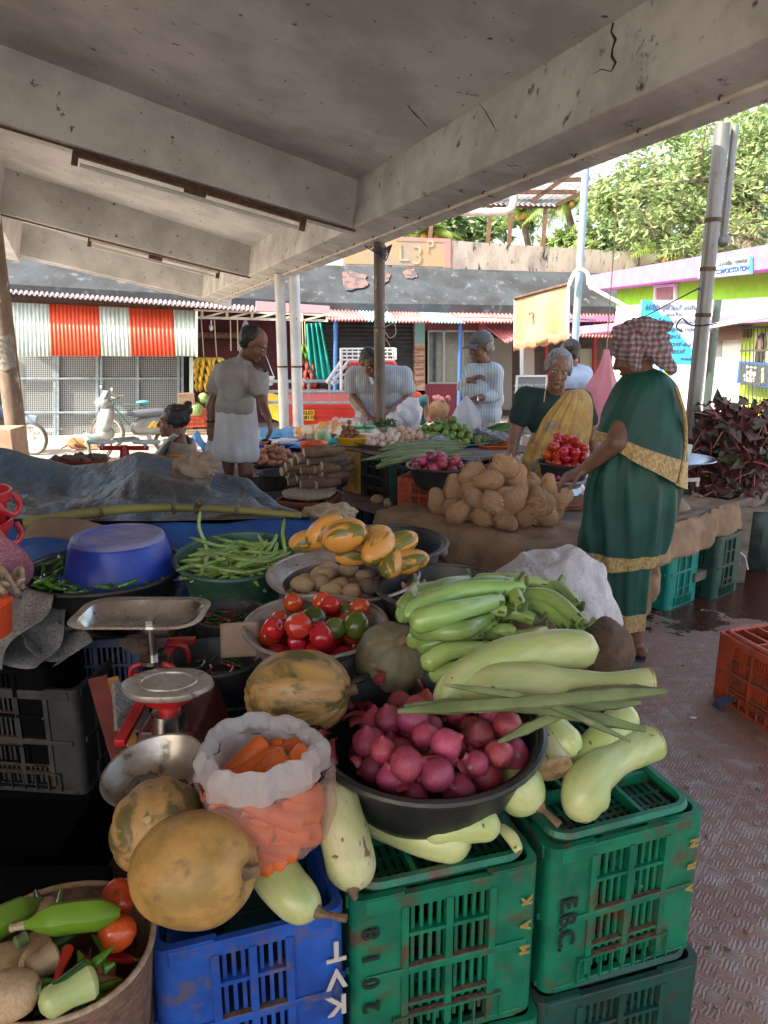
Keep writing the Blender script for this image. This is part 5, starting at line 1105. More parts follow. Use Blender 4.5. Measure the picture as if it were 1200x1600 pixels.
t = thing('steel_bowl','muddy steel bowl holding an iron weight, front left of the scale','bowl',SB); t.matrix_basis = T(SB) @ rot('X',10) @ rot('Y',-6)
m = MB(); m.lathe([(0,-.052),(.04,-.05),(.066,-.03),(.080,-.004),(.083,0),(.0835,.003),(.080,.002),(.063,-.026),(.038,-.046),(0,-.048)],44,mod=lambda a,u: 1 + .01 * math.sin(2 * a)); part('bowl_wall',m,M_steeldirt,t,local=True)
m = MB(); c0 = SB + V((-.012,-.012,-.032)); MM = T(c0) @ rot('X',14) @ rot('Z',12); m.lathe([(0,-.012),(.030,-.012),(.034,-.006),(.034,.008),(.028,.014),(.018,.013),(.016,.008),(0,.008)],6,MM); single('iron_weight',m,M_iron,'rusty hexagonal iron weight in the muddy steel bowl','weight',smooth=False,bevel=.002)
m = MB(); m.lathe([(0,-.008),(.02,-.008),(.022,.006),(0,.008)],6,T(SB + V((.042,-.02,-.026))) @ rot('X',18)); single('iron_weight',m,M_iron,'smaller dark iron weight beside the hexagonal one in the steel bowl','weight',smooth=False)
TC = V((atz(494,975,.845).x,atz(494,975,.845).y,.845))
pot('aluminium_bowl','dented aluminium bowl of tomatoes behind the ribbed pumpkin',TC,.162,.155,tilt=(3,0))
sp = rest_pile(40,.027,lambda x,y: .735 + 2.6 * (max(0,math.hypot(x - TC.x,y - TC.y) - .04) ** 2),disc((TC.x,TC.y),.105),jit=.25)
for (x,y,z,r) in sp: TOM[rnd.randrange(3)].place(T(V((x,y,z))) @ rrot() @ Matrix.Scale(r,4),'red tomato in the ' + q4(x,y,TC) + ' part of the aluminium bowl','tomatoes in the aluminium bowl')
for k,(px,py,z,r) in enumerate(((490,968,.865,.031),(523,982,.862,.026),(557,978,.862,.034),(543,955,.85,.024))):
 m = lump(MB(),(r,r * .88,r * .92),.05,1.2,24,16,k); c = atz(px,py,z); o = link('raw_mango',m.mesh('raw_mango',M_greenfruit),None,T(c) @ rot('Z',40 * k)); tag(o,['largest glossy green fruit near the middle of the tomato bowl','small bright green fruit at the front of the tomato bowl','dark green fruit with a twig at the right of the tomato bowl','small dark green fruit at the back of the tomato bowl'][k],'green fruit','green fruits on the tomatoes')
 if k == 2: tw = MB(); tw.tube(smoothpath([c + V((.028,0,0)),c + V((.045,-.01,.005)),c + V((.07,-.015,.0))],6),.0016,5); part('twig',tw,M_stem,o)
QC = V((atz(537,895,.865).x,atz(537,895,.865).y,.865))
pot('aluminium_bowl','wide aluminium bowl of potatoes below the striped cucumbers',QC,.200,.15,tilt=(2,0))
POT = [p_lump('potato','potato',(1.15,.95,.8),M_potato,.18,s) for s in (1,2,3)]; BEE = [p_lump('dusty_root','root vegetable',(1.05,1,.85),M_beet,.15,5)]
sp = rest_pile(36,.026,lambda x,y: .775 + 2.0 * (max(0,math.hypot(x - QC.x,y - QC.y) - .05) ** 2),disc((QC.x,QC.y),.145),jit=.4)
for (x,y,z,r) in sp:
 rt = x > QC.x + .05; (BEE[0] if rt and rnd.random() < .75 else rnd.choice(POT)).place(T(V((x,y,z))) @ rot('Z',rnd.random() * 360) @ rot('X',rnd.uniform(-25,25)) @ Matrix.Scale(r,4),'brownish dusty root in the right part of the wide aluminium bowl' if rt else 'potato in the left part of the wide aluminium bowl','dusty roots in the wide bowl' if rt else 'potatoes in the wide bowl')
NC = V((atz(370,868,.84).x,atz(370,868,.84).y,.84))
basin('green_tub','dark green plastic tub full of long green beans',NC,.175,.15,M_greentub,rb=.125,rim=.014,lip=.010,tilt=(6,0))
BEAN = []
for s in range(3):
 bd = (.10,.22,-.16)[s]; m = MB(); pth = smoothpath([(-.5,bd,0),(-.2,-.02,.03),(.15,-.04 * s,0),(.5,bd * .7,.05)],12)
 m.tube(pth,[.036 * (.4 + .6 * min(1,8 * u,8 * (1 - u) + .1)) * (1 + .09 * math.sin(u * 38)) for u in [i / 12 for i in range(13)]],7); BEAN.append(mono('green_bean',m,M_bean,'bean'))
for k in range(200):
 a = rnd.random() * 6.28; q = (.062 + .062 * k / 200) * math.sqrt(rnd.random()); z = .775 + .085 * (k / 200) - .02 * (q / .12) ** 2 + .03 * (q / .12) ** 2 - .03 * (1 - k / 200)
 p = NC + V((q * math.cos(a) + .006,q * math.sin(a) - .012,0)); p.z = z - .01
 L = .14 + .05 * rnd.random(); BEAN[k % 3].place(frame(p,rnd.gauss(20,45),rnd.uniform(-14,14),rnd.uniform(-12,12)) @ Matrix.Scale(L,4),'long green bean in the ' + q4(p.x,p.y,NC) + ' part of the dark green tub','long green beans in the green tub')
for k,(px,py) in enumerate(((318,838),(445,850))):
 p = atz(px,py,.88); BEAN[k].place(along(p,(-.25 + .2 * k,.2,1)) @ rot('Y',90) @ Matrix.Scale(.15,4),'green bean sticking up at the ' + ('left' if k == 0 else 'right') + ' side of the dark green tub','beans standing up in the tub')
KC = V((atz(163,888,.80).x,atz(163,888,.80).y,.80))
basin('black_basin','wide black basin of green chillies with a blue bowl upturned on it',KC,.235,.12,M_black,rb=.17,rim=.016,lip=.016)
CHI = []
for s,mm_ in ((0,M_chilli),(1,M_chilli),(0,M_chillid),(1,M_chillir)):
 bd = (.16,-.1)[s]; m = MB(); pth = smoothpath([(-.5,bd,0),(0,0,0),(.5,bd,0)],8); m.tube(pth,[.02,.055,.08,.095,.10,.10,.095,.08,.02],8)
 o = link('chilli',m.mesh('chilli',mm_)); o['category'] = 'chilli'; st = MB(); st.tube([(.47,bd * .9,0),(.55,bd,.01),(.72,bd * 1.3,.04)],[.04,.025,.02],6); part('stalk',st,M_gstem,o,local=True); CHI.append(Proto(o))
for k in range(130):
 a = rnd.random() * 6.28; q = .195 * math.sqrt(rnd.uniform(.0,1)); p = KC + V((q * math.cos(a),q * math.sin(a),-.035 + .02 * rnd.random() + .022 * (q / .2) ** 2))
 CHI[k % 2].place(T(p) @ rot('Z',rnd.random() * 360) @ rot('Y',rnd.uniform(-25,25)) @ Matrix.Scale(.06 + .02 * rnd.random(),4),'green chilli in the ' + q4(p.x,p.y,KC) + ' part of the wide black basin','green chillies in the wide black basin')
BB = KC + V((.045,.01,-.025))
t = thing('blue_bowl','blue plastic bowl turned upside down on the green chillies','bowl',BB); hB = .125
m = MB(); m.lathe([(.168,0),(.172,.004),(.160,.01),(.150,.05),(.138,hB - .02),(.130,hB - .004),(.120,hB),(.0,hB)][:6] + [(.1205,hB + .001)],56)
part('side_wall',m,M_bluebowl,t,local=True)
m = MB(); m.lathe([(.134,hB - .012),(.130,hB - .002),(.122,hB + .003),(.112,hB + .002),(.110,hB - .001),(.100,hB + .0),(.098,hB - .001),(.060,hB - .001),(.058,hB - .003),(.054,hB - .003),(.052,hB - .001),(.006,hB - .001),(0,hB + .001)],56); part('base',m,M_bluebase,t,local=True)
m = MB(); m.tube([(.168 * math.cos(a),.168 * math.sin(a),.003) for a in [2 * math.pi * k / 48 for k in range(49)]],.006,8,cap=False)
for a in (-.15,3.3): m.box((.176 * math.cos(a),.176 * math.sin(a),.004),(.03,.05,.008));
part('rim',m,M_bluebowl,t,local=True)
c1 = V((atz(356,958,.82).x,atz(356,958,.82).y,.82)); c2 = V((atz(340,1025,.79).x,atz(340,1025,.79).y,.79))
basin('dark_bowl','dark bowl of red and green chillies between scale tray and tomato bowl',c1,.088,.06,M_blackw,'bowl',rim=.008,lip=.006)
basin('dark_bowl','dark bowl of dim chillies beneath the other small dark bowl',c2,.10,.06,M_blackw,'bowl',rim=.010,lip=.008)
for c,nn,lb in ((c1,55,'small chilli in the dark bowl nearest the tomato bowl'),(c2,26,'small chilli in the lower dark bowl beside the scale post')):
 for k in range(nn):
  a = rnd.random() * 6.28; q = .062 * math.sqrt(rnd.random()); CHI[3 if rnd.random() < .22 else 2].place(T(c + V((q * math.cos(a),q * math.sin(a),-.028 + .016 * rnd.random()))) @ rot('Z',rnd.random() * 360) @ rot('Y',rnd.uniform(-25,25)) @ Matrix.Scale(.032,4),lb,lb)
m = MB(); MM = T(atz(375,1000,.815)) @ rot('Z',8) @ rot('X',62); m.grid(lambda u,v: MM @ V(((u - .5) * .085,(v - .5) * .075,.006 * math.sin(u * 3) + .01 * v * v)),8,8); single('paper_scrap',m,M_card,'pale cardboard flap tucked beside the tomato bowl','cardboard',solid=.0015)
m = MB(); MM = T(atz(122,835,.84)) @ rot('Z',-12) @ rot('X',20); m.grid(lambda u,v: MM @ V(((u - .5) * .38,(v - .5) * .10,.02 * math.sin(u * 5) + .01 * v)),12,5); single('paper_scrap',m,M_card,'curved brown paper behind the upturned blue bowl','cardboard',solid=.0015)
DC = V((atz(692,915,.875).x,atz(692,915,.875).y,.875))
basin('black_basin','black basin with dry pods behind the green brinjals',DC,.165,.12,M_blackw,rb=.12,rim=.012,lip=.012)
m = MB()
for k in range(60):
 a = rnd.random() * 6.28; q = .11 * math.sqrt(rnd.random()); p = DC + V((q * math.cos(a),q * math.sin(a),-.04 + .02 * rnd.random())); m.ell((0,0,0),(.02,.008,.006),T(p) @ rrot(),nu=7,nv=5)
single('dry_pods',m,M_root,'small dry brown pods heaped in the black basin behind the brinjals','pods',kind='stuff')
cz_ = .90; basin('dark_basin','dark basin under the striped orange cucumbers',V((atz(600,885,.86).x,2.26,.83)),.2,.12,M_blackw,rim=.012)
def cuc(px,py,z,L,r,yaw,tilt,label,ma=None):
 L *= .86; r *= .92; py -= 6
 c = atz(px,py,z); M = T(c) @ rot('Z',yaw) @ rot('Y',tilt); m = MB(); m.ell((0,0,0),(r,r,L / 2),nu=26,nv=18,fn=lambda q: 1 + .03 * noise.noise(q * 1.5 + V((px,0,0)))); o = link('striped_cucumber',m.mesh('striped_cucumber',ma or M_cuc),None,M); tag(o,label,'cucumber','striped orange cucumbers heaped at the back')
 s = MB(); s.lathe([(.008,L * .495),(.005,L * .51),(0,L * .51)],8); part('stem_scar',s,M_stem,o,local=True)
for a in ((509,836,.97,.14,.042,20,60,'striped cucumber at the upper left of the heap, mostly green stripes'),(537,843,.975,.15,.047,-10,70,'plump orange cucumber with few stripes at the top of the heap'),(480,852,.92,.12,.034,0,80,'orange cucumber end at the far left, behind the potato bowl rim'),
  (580,848,.945,.15,.038,30,80,'orange cucumber lying along the back of the heap'),(592,862,.945,.16,.040,60,75,'strongly striped cucumber in the middle of the heap'),(620,858,.94,.15,.036,30,75,'pale green striped cucumber at the back right'),
  (612,885,.91,.15,.035,80,80,'small striped cucumber low in the middle'),(633,885,.905,.15,.036,10,80,'smooth yellow orange cucumber at the lower right'),(560,870,.90,.15,.036,10,80,'cucumber buried under the striped middle one'),(605,872,.90,.15,.036,-30,80,'cucumber buried under the pale back right one')):
 cuc(*a)
rb = aty(-18,764,1.95)
for k,(z,r,h,lb) in enumerate(((1.06,.13,.16,'bright red plastic tub, topmost of the stack at the left edge'),(.98,.125,.16,'red plastic tub, lowest of the stack at the left edge'))):
 c = V((rb.x - .085,rb.y,z - .0)); t = thing('red_tub',lb,'tub',c - V((0,0,h)))
 m = MB(); m.lathe([(r * .72,0),(r * .9,h * .8),(r * .93,h * .84),(r * 1.0,h * .86),(r * 1.02,h),(r * .97,h),(r * .93,h * .9),(r * .7,.01)],40,T(V((0,0,0)))); part('tub_wall',m,M_redplast,t,local=True)
 m = MB(); m.tube(smoothpath([(r * .98,-.05,h * .9),(r * 1.1,-.04,h * .72),(r * 1.12,0,h * .62),(r * 1.1,.04,h * .72),(r * .98,.05,h * .9)],12),.008,7); part('handle',m,M_redplast,t,local=True)
cb = aty(22,850,1.75); m = MB()
m.grid(lambda u,v: V((cb.x - .15 + .155 * u * (.35 + .9 * math.sin(v * 2.3)) ,cb.y - .02 + .06 * math.sin(u * 5 + v * 2),cb.z + .10 - .22 * v + .02 * math.sin(u * 7))),26,20)
single('cloth_bag',m,M_pink,'dark pink woven cloth hanging from the red tubs at the left edge','cloth',solid=.01)
ct = aty(22,925,1.6); m = MB()
for k in range(34):
 a,b_ = rnd.uniform(-.15,.0),rnd.uniform(-.05,.05); p = ct + V((a,b_,rnd.uniform(-.01,.03)))
 m.tube(smoothpath([p,p + V((rnd.uniform(-.03,.03),rnd.uniform(-.03,.03),.02)),p + V((rnd.uniform(-.02,.05),rnd.uniform(-.04,.04),-.01))],8),.006,6)
single('straw_twist',m,M_root,'tangled straw coloured rope above the newspapers at the left edge','rope',kind='stuff')
ro_ = aty(-22,962,1.5); m = MB(); m.lathe([(.0,-.06),(.05,-.06),(.075,0),(.08,.006),(.07,0),(.045,-.05),(0,-.05)],28,T(ro_ + V((-.02,0,0))) @ rot('Y',-18)); single('orange_scoop',m,mat('orange_red_plastic',(.75,.09,.03),rough=.35),'small orange red plastic bowl at the left edge','bowl')
for k in range(5):
 c = atz(18 + 18 * k,985 + 8 * (k % 2),.72 - .015 * k); MM = T(c) @ rot('Z',-25 + 22 * k) @ rot('X',40 - 14 * k) @ rot('Y',18 * (k - 2))
 m = MB(); m.grid(lambda u,v: MM @ V(((u - .5) * .17,(v - .5) * .22,.035 * math.sin(u * 4 + k) + .02 * math.sin(v * 6 + 2 * k))),14,14)
 single('newspaper',m,M_paper,['crumpled newspaper sheet at the far left','crumpled newspaper sheet with a blue picture','folded newspaper sheet in the middle of the pile','brownish newspaper sheet curling up','newspaper sheet nearest the black basin'][k],'newspaper','crumpled newspapers at the left',solid=.001)
crate('crate blackened for shade under the crumpled newspapers',frame(V((atz(40,1000,.6).x,atz(40,1000,.6).y,.34)),-8),M_void,.4,.45,.3,top='open')
WC = V((-.452,.862,.655)); WR = .125
t = thing('woven_basket','brown woven basket of mixed vegetables at the bottom left corner','basket',WC - V((0,0,.2)))
m = MB(); m.lathe([(WR * .8,0),(WR * .86,.04),(WR * .93,.12),(WR,.2),(WR * .985,.2),(WR * .9,.12),(WR * .78,.01),(0,.008)],60,mod=lambda a,u: 1 + .012 * math.sin(24 * a)); part('woven_side',m,M_wicker,t,local=True)
m = MB(); m.tube([(WR * .995 * math.cos(a),WR * .995 * math.sin(a),.2 + .003 * math.sin(3 * a)) for a in [2 * math.pi * k / 60 for k in range(61)]],.0042,8,cap=False); part('rim',m,M_root,t,local=True)
def B(px,py,z=.665): return atz(px,py,z)
TOM[0].place(T(B(186,1402,.685)) @ rot('X',30) @ Matrix.Scale(.0265,4),'red tomato at the back of the woven basket','tomatoes in the woven basket')
TOM[1].place(T(B(183,1456,.672)) @ rot('X',-30) @ Matrix.Scale(.0265,4),'red tomato just in front of the other in the woven basket','tomatoes in the woven basket')
def plantain(a,b_,c_,r,label,z=.685):
 path = smoothpath([atz(*a,z),atz(*b_,z + .008),atz(*c_,z)],18); q = path[9]; M = along(q,path[-1] - path[0]); Mi = M.inverted(); t = thing('raw_plantain',label,'plantain',M=M,group='raw plantains in the woven basket')
 m = MB(); m.tube([Mi @ p for p in path],[r * max(.12,min(1,u * 3.0,(1 - u) * 4.2 + .1)) ** .6 for u in [i / 18 for i in range(19)]],15,wob=lambda a_,u: 1 + .05 * math.cos(5 * a_)); part('skin',m,M_plant,t,local=True)
 e,d = path[0],(path[0] - path[1]).normalized(); m = MB(); m.tube([Mi @ e,Mi @ (e + d * .012),Mi @ (e + d * .02)],[r * .3,r * .24,r * .3],8); part('stem',m,M_root,t,local=True)
plantain((40,1445),(110,1432),(188,1425),.021,'fat raw green plantain on top of the woven basket',.705)
plantain((-45,1475),(0,1440),(62,1412),.021,'raw green plantain cut off by the left photo edge',.68)
for k,(px,py,z,r,lb) in enumerate(((14,1555,.685,.034,'round potato at the lower left in the woven basket'),(12,1505,.66,.03,'potato half hidden under the left plantain'),(45,1495,.655,.03,'brown potato in the shade of the basket'),(75,1423,.672,.02,'small brown potato behind the fat plantain'))):
 POT[k % 3].place(T(B(px,py,z)) @ rot('Z',50 * k) @ Matrix.Scale(r,4),lb,'potatoes in the woven basket')
def taper(label,a,b_,z,r0,r1,ma,name,cat,n=14,za=None):
 A,Bq = atz(*a,z),atz(*b_,za or z); M = along((A + Bq) / 2,Bq - A); L = (Bq - A).length; m = MB()
 m.lathe([(0,-L / 2)] + [((r0 + (r1 - r0) * u) * math.sqrt(max(.15,1 - (1 - min(1,u / .16,(1 - u) / .14)) ** 2)) * (1 + .05 * math.sin(u * 9)),-L / 2 + L * u) for u in (0,.03,.08,.16,.3,.5,.7,.86,.93,.97,1)] + [(0,L / 2)],n); o = link(name,m.mesh(name,ma),None,M); return tag(o,label,cat)
taper('pinkish elephant-foot root wedge lying in the woven basket',(40,1520),(92,1490),.69,.014,.020,M_potato,'root_piece','root')
taper('pale yellow green cucumber piece at the front of the woven basket',(62,1575),(150,1525),.685,.017,.024,M_gourd,'cucumber_piece','cucumber')
taper('small okra pod stub on the left in the woven basket',(22,1475),(45,1462),.69,.008,.009,M_gstem,'okra','okra')
taper('small green bud near the front of the woven basket',(55,1548),(68,1545),.69,.009,.009,M_gstem,'okra','okra')
taper('red chilli in the middle of the woven basket',(85,1540),(108,1478),.695,.003,.0085,M_chillir,'chilli','chilli')
taper('large dark green chilli lying by the cucumber piece',(78,1545),(142,1507),.70,.004,.012,M_chillid,'chilli','chilli')
for k,(a,b_,lb) in enumerate((((132,1515),(122,1485),'short green chilli behind the red chilli'),((145,1508),(178,1478),'leaf green chilli pointing at the tomatoes'),((160,1515),(180,1505),'small green chilli at the right of the basket'),((90,1425),(96,1388),'green chilli tip pointing up behind the plantain'),((62,1412),(55,1390),'green stalk pointing up at the back of the basket'),((112,1425),(118,1410),'tiny green chilli tip behind the fat plantain'))):
 taper(lb,a,b_,.685,.008,.002,M_chilli,'chilli','chilli')
for k in range(16):
 a = rnd.random() * 6.28; q = .085 * math.sqrt(rnd.random()); p = WC + V((q * math.cos(a),q * math.sin(a),-.025)); lb = ['green chilli','brown potato','red chilli','green chilli'][k % 4] + ' lying low in the woven basket'
 (CHI[0],POT[0],CHI[3],CHI[1])[k % 4].place(T(p - V((0,0,.02 if k % 4 == 1 else 0))) @ rot('Z',rnd.random() * 360) @ Matrix.Scale(.024 if k % 4 == 1 else .07,4),lb,['green chillies','potatoes','red chillies','green chillies'][k % 4] + ' low in the woven basket')
m = MB(); SK = aty(858,915,2.75); m.ell((0,0,0),(.27,.2,.36),T(V((SK.x + .01,SK.y,.30))),nu=90,nv=60,fn=lambda q: (1 + .16 * max(0,q.z) * (abs(q.x) ** 2)) * 1 + .10 * noise.noise(q * 1.5 + V((8,2,0))) + .06 * noise.noise(V((q.x * 4,q.y * 4,q.z * 1.5))) + .035 * math.sin(10 * q.z + 6 * noise.noise(q * 2)))
single('white_sack',m,M_sack,'full whitish plastic sack on the floor beside the woman in green','sack')
a_,b_ = atz(1122,985,.285),atz(1215,1035,.285); u_ = (b_ - a_).normalized()
crate('orange red plastic crate on the floor at the right edge',frame(a_ + u_ * .25 + V((-u_.y,u_.x,0)) * .17 - V((0,0,.285)),math.degrees(math.atan2(u_.y,u_.x))),M_redc,.5,.34,.285,cols=3,top='grid')
m = MB(); q = atz(1165,1105,.01); m.tube(smoothpath([q + V((-.12,.0,.01)),q + V((-.04,.03,.02)),q + V((.03,-.02,.015)),q + V((.12,.0,.01))],14),.018,7,wob=lambda a,u: 1 + .3 * math.sin(3 * a + 9 * u)); single('rag',m,mat('dark_blue_rag',(.04,.05,.1),rough=.9,bump=.6),'dark blue rag trailing from under the right crate','rag')
for k in range(46):
 q = atz(rnd.uniform(1030,1195),rnd.uniform(1020,1590),.004); m = MB(); s_ = rnd.uniform(.003,.011); m.ell((0,0,0),(s_,s_ * .5,.0015),T(q) @ rot('Z',rnd.random() * 360),nu=7,nv=5,fn=lambda u: 1 + .4 * noise.noise(u * 2 + V((k,0,0)))); single('floor_scrap',m,[M_peel,M_root,M_leafg,M_stem][k % 4],'tiny ' + ['red onion peel','straw','green leaf','brown stalk'][k % 4] + ' scrap lying on the reddish floor','litter',['onion peel','straw','leaf','stalk'][k % 4] + ' scraps on the floor')
m = MB(); m.ell((0,0,0),(.014,.008,.002),T(atz(1083,1121,.004)),nu=10,nv=5); single('paper_bit',m,M_white,'tiny white scrap lying on the reddish floor','litter')
m = MB(); m.bbox((-1.5,.15,0),(-.62,1.45,.30)); m.bbox((-2.6,1.45,0),(-.8,2.75,.24)); single('shade_box',m,M_void,'low black boxes added to fill in shade left of the front stall','box',smooth=False)  # boxes added over the lit floor, near-black in place of shade
# ================================================================ MID GROUND STALLS
def pxrow(py,xl,xr,y,dy=0):
 a,b = aty(xl,py,y),aty(xr,py + dy,y); return (a + b) / 2,(b.x - a.x) / 2,(b.z - a.z) / 2
def pxloft(rows,y,ratio=.6,n=64,sub=6,fold=lambda a,v: 1,cap=False,mi=lambda v: 0,dyf=lambda v: 0,sup=2.0):
 """rows: (py_left, px_left, px_right, py shift on the right); smooth rings of cloth round a body standing at depth y"""
 R_ = [pxrow(r[0],r[1],r[2],y,r[3] if len(r) > 3 else 0) for r in rows]; m = MB(); N_ = (len(rows) - 1) * sub
 pts = []
 for j in range(N_ + 1):
  v = j / N_; u = v * (len(rows) - 1); k = min(int(u),len(rows) - 2); t = u - k
  P_ = [R_[max(0,k - 1)],R_[k],R_[k + 1],R_[min(len(R_) - 1,k + 2)]]
  def cr(a,b,c,d): return .5 * ((2 * b) + (c - a) * t + (2 * a - 5 * b + 4 * c - d) * t * t + (3 * b - a - 3 * c + d) * t ** 3)
  c = cr(*[p[0] for p in P_]); rx = cr(*[p[1] for p in P_]); sl = cr(*[p[2] for p in P_])
  for i in range(n):
   a = 2 * math.pi * i / n; f = fold(a,v); ca,sa = math.cos(a),math.sin(a)
   pts.append(c + V((rx * ca * f,rx * ratio * sa * f + dyf(v),sl * ca)))
 for j in range(N_): m.add([],[],0)
 m.v = pts; m.f = [[j * n + i,j * n + (i + 1) % n,(j + 1) * n + (i + 1) % n,(j + 1) * n + i] for j in range(N_) for i in range(n)]
 m.m = [mi((j + .5) / N_) for j in range(N_) for i in range(n)]
 if cap: m.f.append([i for i in range(n)]); m.m.append(0)
 return m
crest = [(-80,690),(0,700),(60,716),(110,728),(170,722),(215,706),(250,712),(300,728),(350,742),(385,748),(410,770),(440,792),(485,806)]
def lerp_tab(tab,x):
 for (a,b),(c,d) in zip(tab,tab[1:]):
  if x <= c: t = (x - a) / (c - a); t = t * t * (3 - 2 * t) * .5 + t * .5; return b + (d - b) * max(0,t)
 return tab[-1][1]
def tarp(u,v):
 px = -80 + 565 * u; f = atz(px,806 + 8 * math.sin(u * 3),.80); yc = lerp_tab(crest,px); d = 3.9 - .6 * max(0,(px - 380) / 105); c = aty(px,yc,d)
 if v < .7:
  t = v / .7; p = f * (1 - t) + c * t; e = math.sin(math.pi * t)
  p.z += -.10 * e * (1 - .4 * u) + e * .05 * math.sin(u * 9 + t * 4) + e * .10 * noise.noise(V((u * 4,t * 3,1))) + .035 * e * noise.noise(V((u * 12 + t * 4,t * 8,4))) + .02 * e * abs(noise.noise(V((u * 22,t * 14 + u * 6,9))))
 else:
  t = (v - .7) / .3; p = c + V((0,.35 * t,-.45 * t * t))
 return p
m = MB(); m.grid(tarp,130,90); single('tarpaulin',m,M_tarp,'dusty grey blue tarpaulin draped over a heap behind the front stall','tarpaulin')
m = MB()
def btarp(u,v):
 px = -80 + 575 * u; p = atz(px,812 - 6 * u + 8 * math.sin(u * 3),.795); return p + V((0,-.02 - .16 * v + .01 * math.sin(u * 30),-.30 * v ** 1.3 + .006 * math.sin(u * 24)))
m.grid(btarp,60,12); single('blue_tarpaulin',m,M_bluetarp,'bright blue tarpaulin edge under the bamboo pole','tarpaulin',solid=.004)
t = thing('bamboo_pole','yellow green bamboo pole holding down the tarpaulin edge','pole',atz(250,805,.8))
pth = smoothpath([atz(36,818,.805),atz(150,800,.815),atz(260,793,.815),atz(350,796,.81),atz(470,806,.80)],30)
m = MB(); m.tube(pth,[.021 - .009 * (i / 30) for i in range(31)],12); part('culm',m,M_bamboo,t)
m = MB()
for i in (8,16,19,24): d = (pth[i + 1] - pth[i]).normalized(); m.tube([pth[i] - d * .008,pth[i],pth[i] + d * .008],[.017,.026,.017],12)
m.tube([pth[19],pth[19] + V((.02,-.02,.03))],[.014,.016],8); part('nodes',m,M_stem,t)
m = MB(); c = tarp(.687,.58) + V((0,0,.07)); m.ell((0,0,0),(.115,.10,.085),T(c),nu=26,nv=18,fn=lambda q: 1 + .35 * noise.noise(q * 1.9) + .12 * noise.noise(q * 5)); single('paper_bundle',m,M_card,'crumpled brown paper bundle sitting on the tarpaulin beside the seated woman','bundle',smooth=False)
m = MB(); c = aty(515,803,2.95); m.ell((0,0,0),(.11,.07,.045),T(c),nu=30,nv=18,fn=lambda q: 1 + .3 * noise.noise(q * 2) + .1 * noise.noise(q * 6)); single('cloth_wad',m,M_root,'cream crumpled cloth wad at the right end of the bamboo pole','cloth')
m = MB(); m.bbox((-2.4,3.05,0),(-.75,3.9,.55)); single('stall_counter',m,M_dark,'dark counter hidden under the tarpaulin','counter',smooth=False)
def tray(name,label,c,rx,ry,h,ma,cat='tray',tilt=0):
 t = thing(name,label,cat,c); m = MB(); m.lathe([(0,-h),(.8,-h),(.97,-.004),(1.02,0),(1.0,.006),(.95,0),(.78,-h + .008),(0,-h + .008)],40,T(c) @ rot('X',tilt) @ Matrix.Diagonal((rx,ry,1,1))); part('tray_wall',m,ma,t); return t
TY = 4.9; c = aty(125,717,TY)
tray('shallow_tray','orange red tray of dark round vegetables beyond the tarpaulin',c,.20,.13,.04,M_redc)
for k in range(26):
 a,q = rnd.random() * 6.28,math.sqrt(rnd.random()); rr = .022 + .006 * rnd.random(); BEE[0].place(T(c + V((.16 * q * math.cos(a),.10 * q * math.sin(a),.0 + .015 * rnd.random()))) @ rrot() @ Matrix.Scale(rr,4),'dark round vegetable in the orange red tray beyond the tarpaulin','dark vegetables in the far red tray')
t = thing('balance_scale','small red counter balance with two white plates beside the seated woman','scale',aty(195,712,5.2))
c = aty(194,700,5.2); m = MB(); m.bar(c + V((-.17,0,.0)),c + V((.17,0,.0)),.025,.03); m.tube([c + V((0,0,-.12)),c + V((0,0,.02))],[.045,.025],12); part('red_beam',m,M_redp,t)
for s in (-1,1):
 m = MB(); m.tube([c + V((s * .15,0,.0)),c + V((s * .15,0,.035))],.014,8); m.lathe([(0,.035),(.095,.035),(.10,.05),(.09,.045),(0,.045)],24,T(c + V((s * .16,0,0))) @ Matrix.Diagonal((1,.7,1,1))); part('plate',m,M_white,t)
m = MB(); m.bbox((c.x - .5,4.75,0),(c.x + .3,5.35,c.z - .13)); single('low_table',m,M_wood,'low wooden table carrying the red balance and the far tray','table',smooth=False)
TZ = .48
tA,tB_,tC,tD = V((0,3.99,0)),V((.90,3.13,0)),V((1.66,3.95,0)),V((.78,4.80,0))
t = thing('wooden_table','low rough wooden table under the coconuts','table',(.85,3.95,0))
m = MB(); m.prism([p + V((0,0,TZ - .04)) for p in (tA,tB_,tC,tD)],(0,0,.035)); part('table_top',m,M_wood,t,smooth=False)
for p in (tA,tB_,tC,tD): q = p * .9 + V((.085,.4,0)); m = MB(); m.box((q.x,q.y,(TZ - .04) / 2),(.07,.07,TZ - .04)); part('leg',m,M_wood,t,smooth=False)
t = thing('wooden_table','wooden table with sacking at the right, carrying the pan scale and red spinach','table',(1.6,4.2,0))
w1,w2,w3,w4 = V((1.03,3.26,0)),V((2.10,4.26,0)),V((1.72,4.70,0)),V((1.45,4.35,0))
m = MB(); m.prism([p + V((0,0,TZ - .045)) for p in (w1,w2,w3,V((.66,3.66,0)))],(0,0,.035)); part('table_top',m,M_wood,t,smooth=False)
LG = atz(1148,908,0)
for p,lb in ((V((LG.x,LG.y,0)),1),(V((2.3,4.75,0)),0)):
 m = MB(); m.box((p.x,p.y,(TZ) / 2 + .01),(.085,.07,TZ + .02)); part('leg',m,M_wood,t,smooth=False,bevel=.004)
m = MB(); m.bar(V((LG.x,LG.y,TZ - .0)),V((1.45,3.75,TZ - .0)),.05,.07); m.bar(V((LG.x + .02,LG.y,.14)),V((1.7,3.9,.14)),.04,.05); m.bar(V((LG.x,LG.y,TZ)),V((2.5,4.6,TZ)),.05,.07)
part('rails',m,M_wood,t,smooth=False)
